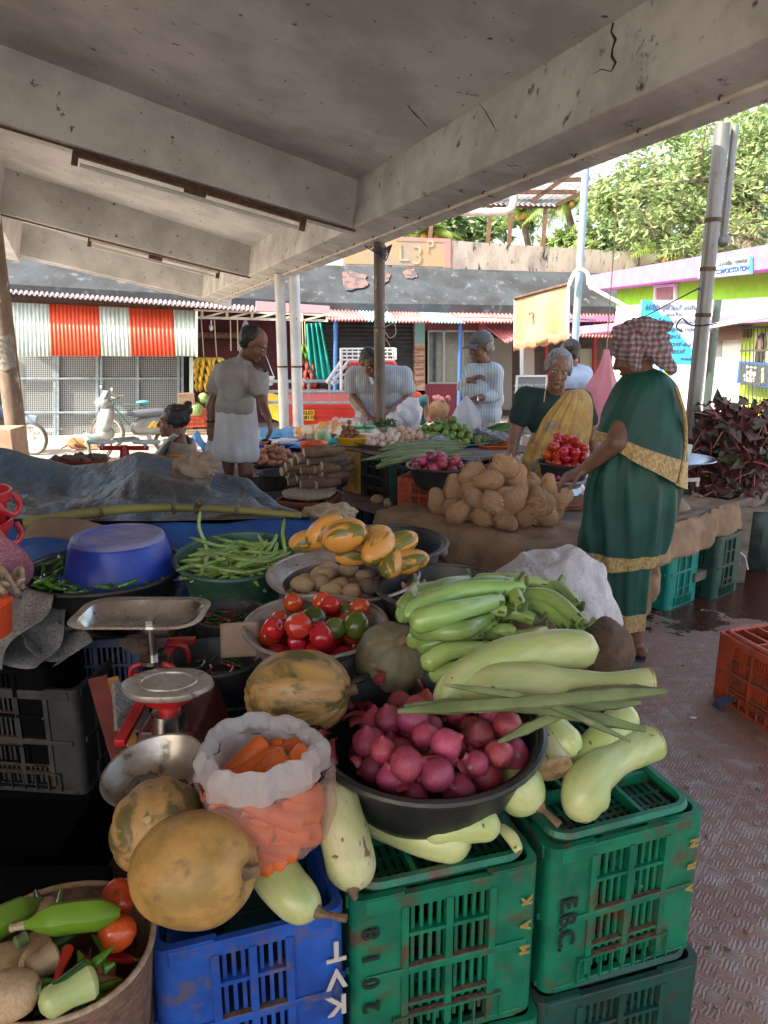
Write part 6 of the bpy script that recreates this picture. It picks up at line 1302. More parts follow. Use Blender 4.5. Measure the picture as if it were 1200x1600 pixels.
def sacking(label,p0,p1,depth,hang,seed,n=60,tz=TZ + .004,jag=.06):
 """cloth lying on the top edge p0-p1 and hanging over it"""
 d = (p1 - p0); u_ = d.normalized(); out = V((u_.y,-u_.x,0)); m = MB()
 def f(u,v):
  base = p0 + d * u; L = depth + hang * (1 + jag * 4 * noise.noise(V((u * 5,seed,0)))); s_ = v * L
  if s_ < depth: p = base - out * (depth - s_) + V((0,0,tz + .012 * noise.noise(V((u * 9,s_ * 8,seed))) + .015))
  else:
   h = s_ - depth; k = min(1,h / .05); p = base + out * (.03 * k + .035 * h / .3 * (1 + math.sin(u * d.length * 24 + 3 * noise.noise(V((u * 3,h * 2,seed)))) * .7) ) + V((0,0,tz + .012 - h + .02 * (1 - k)))
  return p + V(noise.noise_vector(V((u * 12,v * 8,seed)))) * .012
 m.grid(f,n,26); return single('burlap_sack',m,M_burlap,label,'sack',solid=.006)
sacking('brown burlap hanging over the left front edge of the coconut table',V((-.03,4.0,0)),V((.90,3.10,0)),.5,.17,3,90)
sacking('brown burlap covering the right wing table, hanging beside the woman in green',V((1.28,3.49,0)),V((2.02,4.16,0)),.28,.16,8,70)
m = MB(); p0 = V((1.22,3.43,0)); m.grid(lambda u,v: p0 + V((.16 * u + .0,.14 * u - .03 - .02 * math.sin(u * 9),TZ - .02 - .42 * v * (1 - .25 * u))) + V(noise.noise_vector(V((u * 4,v * 5,2)))) * .03,20,26); single('burlap_sack',m,M_burlap,'torn burlap corner hanging low behind the woman in green','sack',solid=.006)
sacking('plain brown sack hanging below the table front, behind the white sack',V((.02,4.02,0)),V((.92,3.16,0)),.02,.40,12,60,tz=TZ - .08)
m = MB()
for k in range(5): a,b_ = V((.12 + k * .12,3.82 - k * .115,.40 - .012 * k)),V((.24 + k * .12,3.71 - k * .115,.375 - .01 * k)); m.ell((0,0,0),(.085,.03,.03),T((a + b_) / 2) @ rot('Z',-44) @ rot('Y',8),nu=14,nv=8,fn=lambda q: 1 + .3 * noise.noise(q * 3 + V((k,0,0))))
single('plastic_sheet',m,M_sack,'grubby white plastic sheeting bunched between the burlap layers of the table','sheet')
m = MB(); m.bbox((.25,3.72,0),(.95,4.25,TZ - .1),T(V((0,0,0)))); single('storage_box',m,M_dark,'dark box stored under the coconut table','box',smooth=False)
COCO = []
for s in range(4):
 m = MB(); fr = MB(); rs_ = random.Random(s)
 m.ell((0,0,0),(1,1,1.14),nu=30,nv=22,fn=lambda q: (1 + .07 * noise.noise(q * 1.4 + V((s * 4,0,0))) + .035 * noise.noise(V((q.x * 7,q.y * 7,q.z * 1.5)) + V((s,0,0)))) * (1 + .6 * max(0,q.z - .72) / .28))
 for k in range(200):
  a,z = rs_.random() * 6.28,rs_.uniform(-.8,.7); q = V((math.sqrt(1 - z * z) * math.cos(a),math.sqrt(1 - z * z) * math.sin(a),z * 1.14)); tdir = V((rs_.gauss(0,.25),rs_.gauss(0,.25),1)); nn = q.normalized()
  L = rs_.uniform(.3,.75); e = q + (tdir - nn * tdir.dot(nn)).normalized() * L * .8 + nn * L * rs_.uniform(.1,.7); mid = (q + e) / 2 + nn * .06; w = V((-q.y,q.x,0)).normalized() * .022
  fr.add([q * 1.0 - w,q * 1.0 + w,mid + w * .8,mid - w * .8,e],[(0,1,2,3),(3,2,4)])
 for k in range(14):
  a = rs_.random() * 6.28; q = V((.15 * math.cos(a),.15 * math.sin(a),1.4)); e = q + V((rs_.gauss(0,.2),rs_.gauss(0,.2),.35)); w = V((.05,0,0)); fr.add([q - w,q + w,e],[(0,1,2)])
 o = link('coconut',m.mesh('coconut',M_coco)); o['category'] = 'coconut'; part('husk_fibres',fr,M_fibre,o,smooth=False,local=True); COCO.append(Proto(o))
CC = V((.60,3.86,TZ + .02))
def coplace():
 a = rnd.random() * 6.28; q = math.sqrt(rnd.random()); x,y = .33 * q * math.cos(a),.27 * q * math.sin(a); c_,s_ = math.cos(R(-40)),math.sin(R(-40)); return CC.x + c_ * x - s_ * y,CC.y + s_ * x + c_ * y,q
sp = rest_pile(54,.057,lambda x,y: CC.z,coplace,slope=.14,jit=.3,tries=60,sep=1.8)
for (x,y,z,r) in sp: COCO[rnd.randrange(4)].place(T(V((x,y,z))) @ rrot() @ Matrix.Scale(r * .97,4),'brown fibrous coconut in the ' + ('top' if z > CC.z + .17 else 'lower') + (' left' if x < CC.x else ' right') + ' part of the heap on the burlap table','coconuts heaped on the burlap table')
KD = V((.63,-.75,0)).normalized(); kyaw = math.degrees(math.atan2(KD.y,KD.x)); KB = V((.75,.63,0)).normalized()
k0 = atz(538,766,.35)
def kc(s_,z,label,ma,w=.30,d=.42,h=.29,off=0,top='open'):
 c = k0 + KD * s_ + KB * (d / 2 + off); return crate(label,frame(V((c.x,c.y,z)),kyaw),ma,w,d,h,top=top,cols=2)
kc(.08,.35,'orange yellow crate at the left end of the upper crate row by the eggs',M_yelc,w=.17)
kc(.34,.35,'black crate next to the orange yellow one in the upper crate row',M_black,w=.33)
kc(.70,.345,'dark green crate left of the orange crate in the upper row',M_dgreenc,w=.30,off=-.06)
kc(.12,.0,'navy crate under the left end of the plank',M_bluedk,w=.34,h=.30); kc(.46,.0,'green crate under the middle of the plank',M_greenc,w=.28,h=.30); kc(.78,.0,'dark crate under the plank next to the burlap table',M_bluedk,w=.32,h=.30)
m = MB(); a,b_ = k0 - KD * .12 - KB * .08,k0 + KD * 1.0 - KB * .10; m.bar(V((a.x,a.y,.325)),V((b_.x,b_.y,.325)),.17,.028); m.bar(V((a.x,a.y,.325)) + KB * .3,V((b_.x,b_.y,.325)) + KB * .3,.3,.027); single('plank',m,M_wood,'long grey wooden plank supporting the upper crates','plank',smooth=False,bevel=.003)
for k,s_ in enumerate((.42,.55)): p = k0 + KD * s_ - KB * .04; POT[k].place(T(V((p.x,p.y,.365))) @ Matrix.Scale(.04,4),['left','right'][k] + ' one of two brown tubers lying on the plank before the black crate','tubers on the plank')
cR = atz(662,795,TZ); crate('orange red crate under the small basin of onions beside the coconuts',frame(V((cR.x + .06,cR.y + .14,TZ - .02)),-22),M_redc,.34,.30,.19,top='open',cols=3)
t = thing('stall_board','rough boards laid on the crates under the eggs and limes','board',(0,5,.64)); m = MB(); q0 = k0 - KB * .0
m.prism([V((p.x,p.y,.648)) for p in (k0 - KD * .1,k0 + KD * .95,k0 + KD * .95 + KB * 1.0,k0 - KD * .1 + KB * .95)],(0,0,.018)); part('board_top',m,M_wood,t,smooth=False)
m = MB(); p = k0 + KD * .4 + KB * .7; m.bbox((p.x - .25,p.y - .25,0),(p.x + .25,p.y + .25,.64)); part('trestle',m,M_dark,t,smooth=False)
SO = V((atz(692,727,.74).x,atz(692,727,.74).y,.74)); basin('black_basin','black basin of purple onions on the orange red crate',SO,.20,.12,M_black,rb=.14,rim=.014,lip=.012)
sp = rest_pile(40,.029,lambda x,y: .665 + .9 * (max(0,math.hypot(x - SO.x,y - SO.y) - .04) ** 2),disc((SO.x - .03,SO.y),.135),jit=.35,slope=.05)
for (x,y,z,r) in sp: ONI[rnd.randrange(3)].place(T(V((x,y,z + .01))) @ rrot() @ Matrix.Scale(r,4),'purple onion in the ' + q4(x,y,SO) + ' part of the smaller basin','onions in the smaller basin')
for k in range(26):
 a = (590 + rnd.uniform(-8,25),726 - k * 1.15 + rnd.uniform(-3,3)); b_ = (700 + rnd.uniform(-10,45),712 - k * .9 + rnd.uniform(-4,4)); A = atz(*a,.70 + .03 * rnd.random()); Bq = atz(*b_,.72 + .03 * rnd.random()); dd = (Bq - A).normalized(); L = rnd.uniform(.45,.6); mid = (A + Bq) / 2
 m = MB(); m.tube(smoothpath([mid - dd * L / 2,mid + V((0,0,.015)),mid + dd * L / 2],8),[.004,.009,.010,.010,.010,.010,.010,.008,.003],6); single('drumstick_pod',m,M_drum,'long green pod in the bundle between the eggs and the small onion basin','drumstick','long pods bundled by the eggs')
m = MB(); m.tube(smoothpath([atz(588,730,.69),atz(620,722,.71),atz(655,712,.72)],8),.012,7); single('drumstick_pod',m,M_drum,'single long pod drooping lowest in front of the pod bundle','drumstick')
EG = V((atz(628,690,.70).x,atz(628,690,.70).y,.70)); tray('egg_basket','shallow woven basket full of eggs',EG,.33,.24,.05,M_wicker,'basket')
EGG = [mono('egg',MB().lathe([(0,-1),(.45,-.9),(.8,-.6),(1,-.1),(.95,.35),(.7,.85),(.35,1.2),(0,1.32)],16),mm_,'egg') for mm_ in (M_egg,M_eggw)]
sp = rest_pile(95,.0235,lambda x,y: EG.z - .02,disc((EG.x,EG.y),.29,.72),slope=.12,jit=.1,sep=1.85)
for (x,y,z,r) in sp: w_ = x < EG.x - .02 and rnd.random() < .7; EGG[1 if w_ else 0].place(T(V((x,y,z))) @ rrot() @ Matrix.Scale(r,4),'whitish egg in the left part of the egg basket' if w_ else 'brown egg in the egg basket','white eggs' if w_ else 'brown eggs')
c = V((atz(551,683,.72).x,atz(551,683,.72).y,.72)); tray('yellow_tray','yellow tray of small brown tubers beside the eggs',c,.125,.10,.05,mat('yellow_plastic',(.75,.42,.02),rough=.35))
sp = rest_pile(24,.02,lambda x,y: c.z - .02,disc((c.x - .02,c.y),.08),slope=.1,jit=.4)
M_ging = mat('reddish_tuber',(.36,.15,.07),(.25,.1,.05),rough=.7,var=.3,scale=4); GIN = p_lump('small_tuber','tuber',(1.2,.8,.9),M_ging,.2,8)
for (x,y,z,r) in sp: GIN.place(T(V((x,y,z))) @ rrot() @ Matrix.Scale(r,4),'small reddish brown tuber in the yellow tray','tubers in the yellow tray')
for k,px in enumerate((562,577)):
 q = atz(px,669,.735); m = MB(); m.tube([q - V((0,0,.03)),q + V((0,0,.0))],.045,16); m2 = MB(); m2.tube([q,q + V((0,0,.018))],.05,18); t = thing('lidded_tub',['left','right'][k] + ' green lidded tub between the yellow tray and the eggs','tub',q); part('pot',m,M_white,t); part('lid',m2,mat('green_lid',(.02,.35,.06),rough=.4),t)
def leafclump(name,label,cat,c,rad,n,size,ma,group=None,kind=None,up=.3,single_part=True,curl=.4,seed=0):
 rs_ = random.Random(seed); m = MB()
 for k in range(n):
  d = V((rs_.gauss(0,1),rs_.gauss(0,1),rs_.gauss(0,.8))).normalized(); q = rs_.random() ** .45; p = V(c) + V((d.x * rad[0],d.y * rad[1],d.z * rad[2])) * q
  s_ = size * rs_.uniform(.6,1.3); M = T(p) @ Quaternion(V((rs_.gauss(0,1),rs_.gauss(0,1),rs_.gauss(0,1))).normalized(),rs_.random() * 6.28).to_matrix().to_4x4()
  L = [(0,0,0),(-.28,.3,.06),(-.32,.6,.04),(0,1,-curl * .5),(.32,.6,.04),(.28,.3,.06),(0,.35,-.05),(0,.65,-.12 * curl - .05)]
  m.add([M @ (V(x) * s_) for x in L],[(0,6,1),(1,6,7,2),(2,7,3),(3,7,4),(4,7,6,5),(5,6,0)])
 return m
m = leafclump('','','',atz(603,662,.72),(.10,.08,.03),120,.035,M_leafg); single('herb_bunch',m,M_leafg,'small bunch of green herbs behind the eggs','herbs',kind='stuff')
LM = V((atz(700,688,.69).x,atz(700,688,.69).y,.685)); tray('teal_tray','flat teal plastic tray under the heap of green fruit',LM,.31,.22,.03,mat('teal_plastic',(.03,.22,.28),rough=.4))
LIM = [p_lump('green_fruit','green fruit',(1,1,1.12),M_lime,.03,s,stem=True) for s in (1,2)]
sp = rest_pile(92,.0265,lambda x,y: LM.z - .015,disc((LM.x,LM.y),.27,.62),slope=.16,jit=.25,sep=1.85)
for (x,y,z,r) in sp: LIM[rnd.randrange(2)].place(T(V((x,y,z))) @ rrot() @ Matrix.Scale(r,4),'round green fruit in the ' + q4(x,y,LM) + ' part of the heap on the teal tray','green fruit heaped on the teal tray')
def wad(px,py,z,rad,ma,label,name='plastic_bundle',cat='bundle',seed=0):
 c = atz(px,py,z); m = MB(); m.ell((0,0,0),rad,T(c),nu=26,nv=18,fn=lambda q: 1 + .35 * noise.noise(q * 2.2 + V((seed * 3,0,0))) + .12 * noise.noise(q * 6)); return single(name,m,ma,label,cat)
M_greyp = mat('grey_crinkled_plastic',(.30,.31,.32),(.12,.12,.13),rough=.3,scale=12,bump=.8,bscale=30)
wad(683,693,.71,(.10,.07,.05),M_greyp,'grey crinkled plastic bundle in front of the green fruit',seed=1)
wad(750,680,.72,(.09,.07,.05),M_greyp,'grey plastic wrapped bundle on the left side of the orange tray',seed=2); wad(778,684,.71,(.08,.07,.045),M_greyp,'grey plastic wrapped bundle on the right side of the orange tray',seed=3)
c = V((atz(775,694,.685).x,atz(775,694,.685).y,.685)); tray('orange_tray','orange plastic tray behind the coconuts',c,.14,.12,.05,mat('orange_plastic',(.75,.16,.02),rough=.4))
m = MB()
for k in range(26): a = atz(755 + rnd.uniform(0,10),672 + rnd.uniform(-3,10),.72); b_ = a + V((.26 + rnd.uniform(-.05,.05),rnd.uniform(-.05,.08),rnd.uniform(-.03,.02))); m.tube(smoothpath([a,(a + b_) / 2 + V((0,0,.03)),b_],6),[.004,.008,.010,.009,.008,.006,.002],5)
single('leafy_greens',m,M_leafg,'bundle of long dark green leaves behind the orange tray','greens',kind='stuff')
wad(800,662,.74,(.04,.03,.04),mat('peach_cut',(.75,.42,.25),rough=.6),'pale orange cut piece behind the dark greens','cut_pumpkin','pumpkin piece',5)
TB = V((atz(882,722,.72).x,atz(882,722,.72).y,.72)); basin('black_basin','black basin of red tomatoes between the two women',TB,.155,.11,M_black,rb=.11,rim=.012,lip=.012)
sp = rest_pile(38,.029,lambda x,y: .66 + .9 * (max(0,math.hypot(x - TB.x,y - TB.y) - .03) ** 2),disc((TB.x,TB.y),.11),slope=.08,jit=.25)
for (x,y,z,r) in sp: TOM[rnd.randrange(3)].place(T(V((x,y,z + .02))) @ rrot() @ Matrix.Scale(r,4),'red tomato in the ' + q4(x,y,TB) + ' part of the basin between the two women','tomatoes between the women')
m = MB(); m.bbox((TB.x - .16,TB.y - .05,TZ),(TB.x + .14,TB.y + .16,.60)); single('wooden_box',m,M_card,'wooden box under the basin of tomatoes','box',smooth=False)
SP = V((atz(884,752,.62).x,atz(884,752,.62).y,.62)); t = thing('pan_scale','low steel shop scale with a white plate between coconuts and the woman in green','scale',SP - V((0,0,.14)))
m = MB(); m.lathe([(0,0),(.105,0),(.125,.012),(.12,.014),(.1,.006),(0,.006)],36,T(SP)); part('plate',m,M_white,t)
m = MB(); m.lathe([(.0,0),(.09,0),(.1,-.01),(.125,-.04),(.13,-.05),(0,-.05)],36,T(SP - V((0,0,.006)))); part('steel_housing',m,M_steel,t)
m = MB(); m.lathe([(.115,-.055),(.12,-.06),(.125,-.135),(.13,-.14)],36,T(SP)); part('brown_body',m,mat('brown_enamel',(.30,.12,.05),(.2,.08,.04),rough=.5,scale=10),t)
m = MB(); m.tube([SP + V((.131 * math.cos(a),.131 * math.sin(a),-.115)) for a in [2 * math.pi * k / 30 for k in range(31)]],.008,6,cap=False); part('orange_band',m,M_redc,t)
for k in range(14):
 a,q = rnd.random() * 6.28,.07 * math.sqrt(rnd.random()); ONI[k % 3].place(T(SP + V((q * math.cos(a) - .02,q * math.sin(a),.02 + .012 * (k % 3)))) @ rrot() @ Matrix.Scale(.014,4),'pinkish shallot on the white scale plate','shallots on the scale plate')
t = thing('hanging_pan_scale','steel pan balance at the right of the woman in green','scale',atz(1060,800,TZ)); PN = V((aty(1062,716,3.95).x,3.95,aty(1062,716,3.95).z))
m = MB(); m.lathe([(0,-.05),(.06,-.045),(.13,-.015),(.185,.004),(.19,.0),(.13,-.022),(.06,-.053),(0,-.058)],44,T(PN)); part('pan',m,M_steel,t)
m = MB(); m.tube([PN + V((-.0,0,-.05)),PN + V((0,0,-.20))],.012,8); m.bar(PN + V((-.08,0,-.13)),PN + V((.11,-.02,-.11)),.014,.02); m.bar(PN + V((.10,-.02,-.11)),PN + V((.10,-.02,-.15)),.014,.016); part('beam',m,M_steel,t)
m = MB(); c = atz(1057,800,TZ + .01); m.lathe([(0,0),(.07,0),(.078,.02),(.055,.05),(.03,.075),(.012,.09),(0,.09)],22,T(c)); single('clay_weight',m,M_card,'brown clay pot shaped weight on the sacking under the pan','weight')
m = MB(); c = PN + V((.02,.02,.03)); m.box((0,0,0),(.10,.02,.09),T(c) @ rot('Z',20) @ rot('Y',8)); single('paper_scrap',m,mat('pale_green_paper',(.5,.6,.5),rough=.8),'pale green folded paper in the steel pan','paper',smooth=False)
crate('bright teal crate standing on end under the right wing table',frame(V((atz(1052,955,0).x + .0,atz(1052,955,0).y + .18,0)),38) ,mat('teal_crate_plastic',(.0,.26,.20),(.0,.18,.14),rough=.45,scale=8),.30,.24,.40,top='open',cols=2)
crate('dark grey green crate behind the teal one under the right wing table',frame(V((atz(1112,935,0).x + .02,atz(1112,935,0).y + .16,0)),38),M_dgreenc,.28,.26,.36,top='open',cols=2)
m = MB(); m.tube(smoothpath([atz(1040,868,.25),atz(1052,874,.24),atz(1058,885,.2)],8),.006,5); m2 = atz(1060,868,.25); m.tube(smoothpath([m2,m2 + V((.2,.1,.02)),m2 + V((.45,.2,-.05)),m2 + V((.5,.2,-.15))],12),.004,5); single('white_string',m,M_white,'loose white string across the teal and grey crates','string')
for k,(px,py,rx,lb) in enumerate(((1135,660,.17,'topmost red spinach bunch, its stems sticking up'),(1185,665,.20,'red spinach bunch at the right photo edge, upper'),(1120,700,.16,'red spinach bunch nearest the steel pan'),(1170,715,.20,'red spinach bunch in the middle of the heap'),(1115,745,.15,'low red spinach bunch hanging over the table edge'),(1190,750,.20,'red spinach bunch at the right photo edge, lower'),(1150,765,.13,'lowest drooping red spinach bunch'))):
 yy = 4.35 + .15 * (k % 3); c = aty(px,py,yy); t = thing('red_spinach_bunch',lb,'spinach',c - V((0,0,.12)),'red spinach bunches at the right')
 part('leaves',leafclump('','','',c,(rx,rx * .8,rx * .75),210,.085,M_leafr,seed=k,curl=1.2),M_leafr,t)
 m = MB()
 for j in range(22): a = c + V((rnd.gauss(0,.05),rnd.gauss(0,.05),rnd.gauss(0,.03))); d = V((rnd.gauss(-.3,.6),rnd.gauss(0,.5),rnd.gauss(.3,.6))).normalized(); m.tube(smoothpath([a,a + d * .09,a + d * .17 + V((0,0,-.02))],5),[.005,.005,.004,.004,.003,.002],5)
 part('stems',m,mat('amaranth_stem',(.42,.12,.12),(.5,.25,.2),rough=.5,scale=8),t)
m = MB(); c = aty(1195,850,4.4); m.ell((0,0,0),(.16,.16,.28),T(V((c.x,c.y + .1,.26))),nu=30,nv=20,fn=lambda q: 1 + .15 * noise.noise(q * 2)); single('dark_sack',m,mat('dark_greenish_sack',(.05,.07,.06),(.02,.03,.03),rough=.6,bump=.6),'dark greenish plastic sack on the floor under the red spinach','sack')
m = MB(); c = V((2.55,4.7,.42)); m.box(c,(.9,.7,.04)); m.box(c - V((0,0,.22)),(.7,.5,.4)); single('spinach_table',m,M_wood,'dark wooden table under the red spinach','table',smooth=False)
cz2 = .46
cr_c = atz(482,770,cz2); crate('brown orange crate under the cassava roots',frame(V((cr_c.x,cr_c.y,.12)),-12),mat('brown_crate',(.28,.09,.04),(.2,.06,.03),rough=.6,scale=14),.34,.36,.32,top='open',cols=3)
crate('lower brown orange crate under the cassava stack',frame(V((cr_c.x - .26,cr_c.y + .12,.0)),-12),M_redc,.34,.36,.34,top='open',cols=3)
m = MB(); m.lathe([(0,0),(.16,0),(.17,.012),(.16,.024),(0,.022)],30,T(V((cr_c.x,cr_c.y,.445))),mod=lambda a,u: 1 + .04 * math.sin(7 * a)); single('sack_mat',m,M_root,'folded pale sack under the cassava roots','sack')
cl = [(462,748,520,735),(448,742,505,728),(470,757,520,750),(492,758,532,745),(446,730,500,720),(470,735,520,728),(500,740,540,728),(465,718,515,708),(480,722,535,712),(455,722,490,712),(490,733,535,722),(475,708,520,700),(450,752,480,745),(485,748,525,740),(440,737,470,728),(500,728,540,716)]
for k,(x0,y0,x1,y1) in enumerate(cl):
 z = .49 + max(0,(755 - y0)) * .0045; A = atz(x0,y0,z); Bq = atz(x1,y1 + 4,z + .01); d = (Bq - A).normalized(); L = .26; M = along(A + d * L / 2,d); t = thing('cassava_root','thick brown cassava root with a white cut end in the stack','cassava',M=M,group='cassava roots stacked before the crates')
 r = .031 + .008 * rnd.random(); m = MB(); m.tube([(0,0,-L / 2),(.005,0,-L / 4),(0,.006,0),(-.004,0,L / 4),(0,0,L / 2)],[r * .85,r,r * 1.05,r * .95,r * .5],14,wob=lambda a,u: 1 + .06 * math.sin(3 * a + k)); part('bark',m,M_cass,t,local=True)
 m = MB(); m.tube([(0,0,-L / 2 - .004),(0,0,-L / 2 + .004)],r * .84,14); part('cut_end',m,M_casc,t,local=True)
def bwl(name,label,px,py,z,r,h,ma,cat='bowl',**k): c = V((atz(px,py,z).x,atz(px,py,z).y,z)); basin(name,label,c,r,h,ma,cat,**k); return c
bwl('black_basin','empty black basin left of the cassava',432,738,.45,.145,.11,M_blackw,'basin')
c = bwl('black_basin','black basin heaped with pinkish ginger near the standing man',428,722,.40,.19,.10,M_black,'basin')
GNG = p_lump('ginger_root','ginger',(1.3,.8,.8),mat('ginger_skin',(.62,.30,.18),(.5,.22,.13),rough=.6,var=.25,scale=3),.3,3,2.2)
sp = rest_pile(70,.026,lambda x,y: c.z - .01,disc((c.x,c.y + .03),.19,.8),slope=.12,jit=.5)
for (x,y,z,r) in sp: GNG.place(T(V((x,y,z))) @ rrot() @ Matrix.Scale(r,4),'pinkish ginger piece in the heap by the standing man','pinkish ginger heap')
bwl('black_bowl','deep black bowl right of the cassava, before the yellow crate',524,722,.58,.10,.16,M_blackw,rb=.08)
BO = bwl('blue_basin','blue rimmed basin beyond the ginger',436,690,.42,.24,.10,M_bluebowl,'basin')
wad(445,690,.42,(.13,.1,.03),M_white,'white folded plastic in the blue rimmed basin',seed=7)
c = bwl('orange_bowl','bright orange red bowl between the posts and the eggs',489,692,.52,.125,.12,mat('orange_bowl_plastic',(.78,.11,.02),rough=.35),rb=.08)
for k in range(16): a,q = rnd.random() * 6.28,.08 * math.sqrt(rnd.random()); GIN.place(T(c + V((q * math.cos(a),q * math.sin(a),-.03))) @ rrot() @ Matrix.Scale(.02,4),'small brown tuber in the orange red bowl','tubers in the orange bowl')
bwl('teal_bowl','turquoise bowl partly hidden behind the orange bowl',527,688,.48,.13,.12,mat('turquoise_plastic',(.02,.42,.45),rough=.35))
bwl('orange_tub','small orange tub behind the standing man',405,690,.42,.09,.08,mat('orange_plastic2',(.8,.3,.03),rough=.4))
for k,(x0,x1,y0,y1,z,lb) in enumerate(((405,525,668,690,.42,'sky blue plastic sheet spread on the ground behind the standing man'),(298,345,683,700,.30,'crumpled sky blue sheet left of the standing man'),(440,560,676,700,.40,'sky blue sheet under the white posts, right part'))):
 m = MB(); a,b_,c_,d_ = atz(x0,y1,z),atz(x1,y1,z),atz(x1,y0,z),atz(x0,y0,z)
 m.grid(lambda u,v: (a * (1 - u) + b_ * u) * (1 - v) + (d_ * (1 - u) + c_ * u) * v + V((0,0,.05 * noise.noise(V((u * 6,v * 4,k))) + (.06 if k == 1 else .0) * math.sin(u * 9))),30,16); single('plastic_sheet',m,M_skytarp,lb,'plastic sheet',solid=.004)
M_stripe = mat('cream_orange_stripe_cloth',(.75,.66,.5),(.75,.35,.12),rough=.9,scale=1,lo=.5,hi=.54,stretch=(9,2,2),bump=.3)
for k,(px,py,z,rad,lb) in enumerate(((520,684,.45,(.38,.22,.12),'cream and orange striped cloth bundle behind the turquoise bowl'),(555,690,.45,(.30,.2,.10),'second striped cloth bundle, right of the other'),(560,672,.45,(.25,.2,.10),'plain cream cloth fold behind the striped bundles'))):
 c = atz(px,py,z); m = MB(); m.ell((0,0,0),rad,T(c + V((0,.25,0))),nu=44,nv=26,fn=lambda q: 1 + .22 * noise.noise(q * 2 + V((k * 5,0,0))) + .05 * math.sin(q.x * 14 + 5 * noise.noise(q * 2))); single('cloth_bundle',m,M_stripe if k < 2 else M_sack,lb,'cloth')
M_cab = mat('cabbage',(.45,.58,.35),(.3,.45,.22),rough=.5,scale=9)
m = MB(); m.ell(atz(505,683,.5),.075,nu=18,nv=12,fn=lambda q: 1 + .05 * math.sin(q.x * 6)); single('cabbage',m,M_cab,'pale green cabbage among the cloth bundles','cabbage')
wad(545,700,.5,(.12,.06,.05),mat('pinkish_cloth',(.6,.4,.33),rough=.9),'pinkish folded cloth below the striped bundles','cloth_bundle','cloth',9)
m = MB(); m.bbox((-1.5,5.6,0),(-.45,6.9,.36)); m.bbox((-.9,6.9,0),(.1,7.5,.38)); single('low_platform',m,M_wood,'low platform under the blue sheets and bowls','platform',smooth=False)
m = MB(); m.bbox((-1.25,4.85,0),(-.75,5.5,.27)); single('low_platform',m,M_dark,'low dark platform under the ginger basin','platform',smooth=False)
m = MB(); m.bbox((-.6,6.9,.46),(1.2,7.45,.5)); m.bbox((-.4,7.0,0),(-.3,7.1,.46)); m.bbox((1.0,7.0,0),(1.1,7.1,.46)); single('trestle_table',m,M_wood,'table in front of the bending man','table',smooth=False)
for k,(px,py,rad,ma,lb) in enumerate(((641,648,(.12,.12,.16),M_wbag,'large white plastic bag heap beside the bending man'),(622,658,(.12,.12,.09),M_wbag,'smaller white plastic bag beside the bending man'))):
 c = aty(px,py,7.1); m = MB(); m.ell((0,0,0),rad,T(c),nu=40,nv=26,fn=lambda q: 1 + .3 * noise.noise(q * 1.8 + V((k,0,0))) + .12 * noise.noise(q * 5)); single('plastic_bag',m,ma,lb,'bag')
m = MB(); c = aty(948,545,4.9)
def pbag(u,v):
 a = 2 * math.pi * u; w = .015 + .115 * min(1,v * 1.7) ** 1.1 - .03 * max(0,v - .75) * 2; sk = -.06 * v * v
 return c + V((w * math.cos(a) * (1 + .12 * math.sin(4 * a + 2 * v)) + sk,w * .45 * math.sin(a) * (1 + .2 * math.sin(5 * a)),-.60 * v - .03 * math.cos(a) * v * (v > .8) + .0))
m.grid(pbag,50,26,closed=True); m.v = [p + V(noise.noise_vector(p * 7)) * .012 for p in m.v]; single('pink_bag',m,M_pbag,'pink translucent plastic bags hanging between the two women','bag')
m = MB(); m.tube([c + V((0,0,.0)),c + V((-.0,0,1.05))],.004,5); single('bag_string',m,M_rope,'string from which the pink bags hang','string')
m = MB(); m.bar(aty(922,680,5.0),aty(934,628,5.0),.03,.03); single('white_stick',m,M_white,'short white stick below the pink bags','stick',smooth=False)
# ================================================================ PEOPLE
def headbits(H,s,m):
 E_ = lambda c,r: m.ell((0,0,0),(r[0] * s,r[1] * s,r[2] * s) if hasattr(r,'__len__') else r * s,H @ T(V(c) * s),nu=16,nv=12)
 E_((0,-.012,.032),(.074,.092,.084)); E_((0,.022,-.022),(.060,.064,.085)); E_((0,.032,-.072),(.044,.046,.036))
 caps(m,H @ (V((0,.086,.012)) * s),H @ (V((0,.104,-.030)) * s),.008 * s,.014 * s,8); E_((.012,.092,-.034),.010); E_((-.012,.092,-.034),.010)
 E_((0,.070,.026),(.052,.020,.012)); E_((.036,.052,-.030),.024); E_((-.036,.052,-.030),.024)
 E_((0,.080,-.060),(.024,.013,.007)); E_((0,.078,-.070),(.020,.013,.007)); E_((0,.070,-.094),(.022,.02,.018))
 for sx in (-1,1): E_((sx * .077,-.002,-.008),(.009,.020,.032))
def headframe(c,fwd,up=(0,0,1)):
 f = V(fwd).normalized(); u = V(up); u = (u - f * u.dot(f)).normalized(); r = f.cross(u)
 return Matrix(((r.x,f.x,u.x,c[0]),(r.y,f.y,u.y,c[1]),(r.z,f.z,u.z,c[2]),(0,0,0,1)))
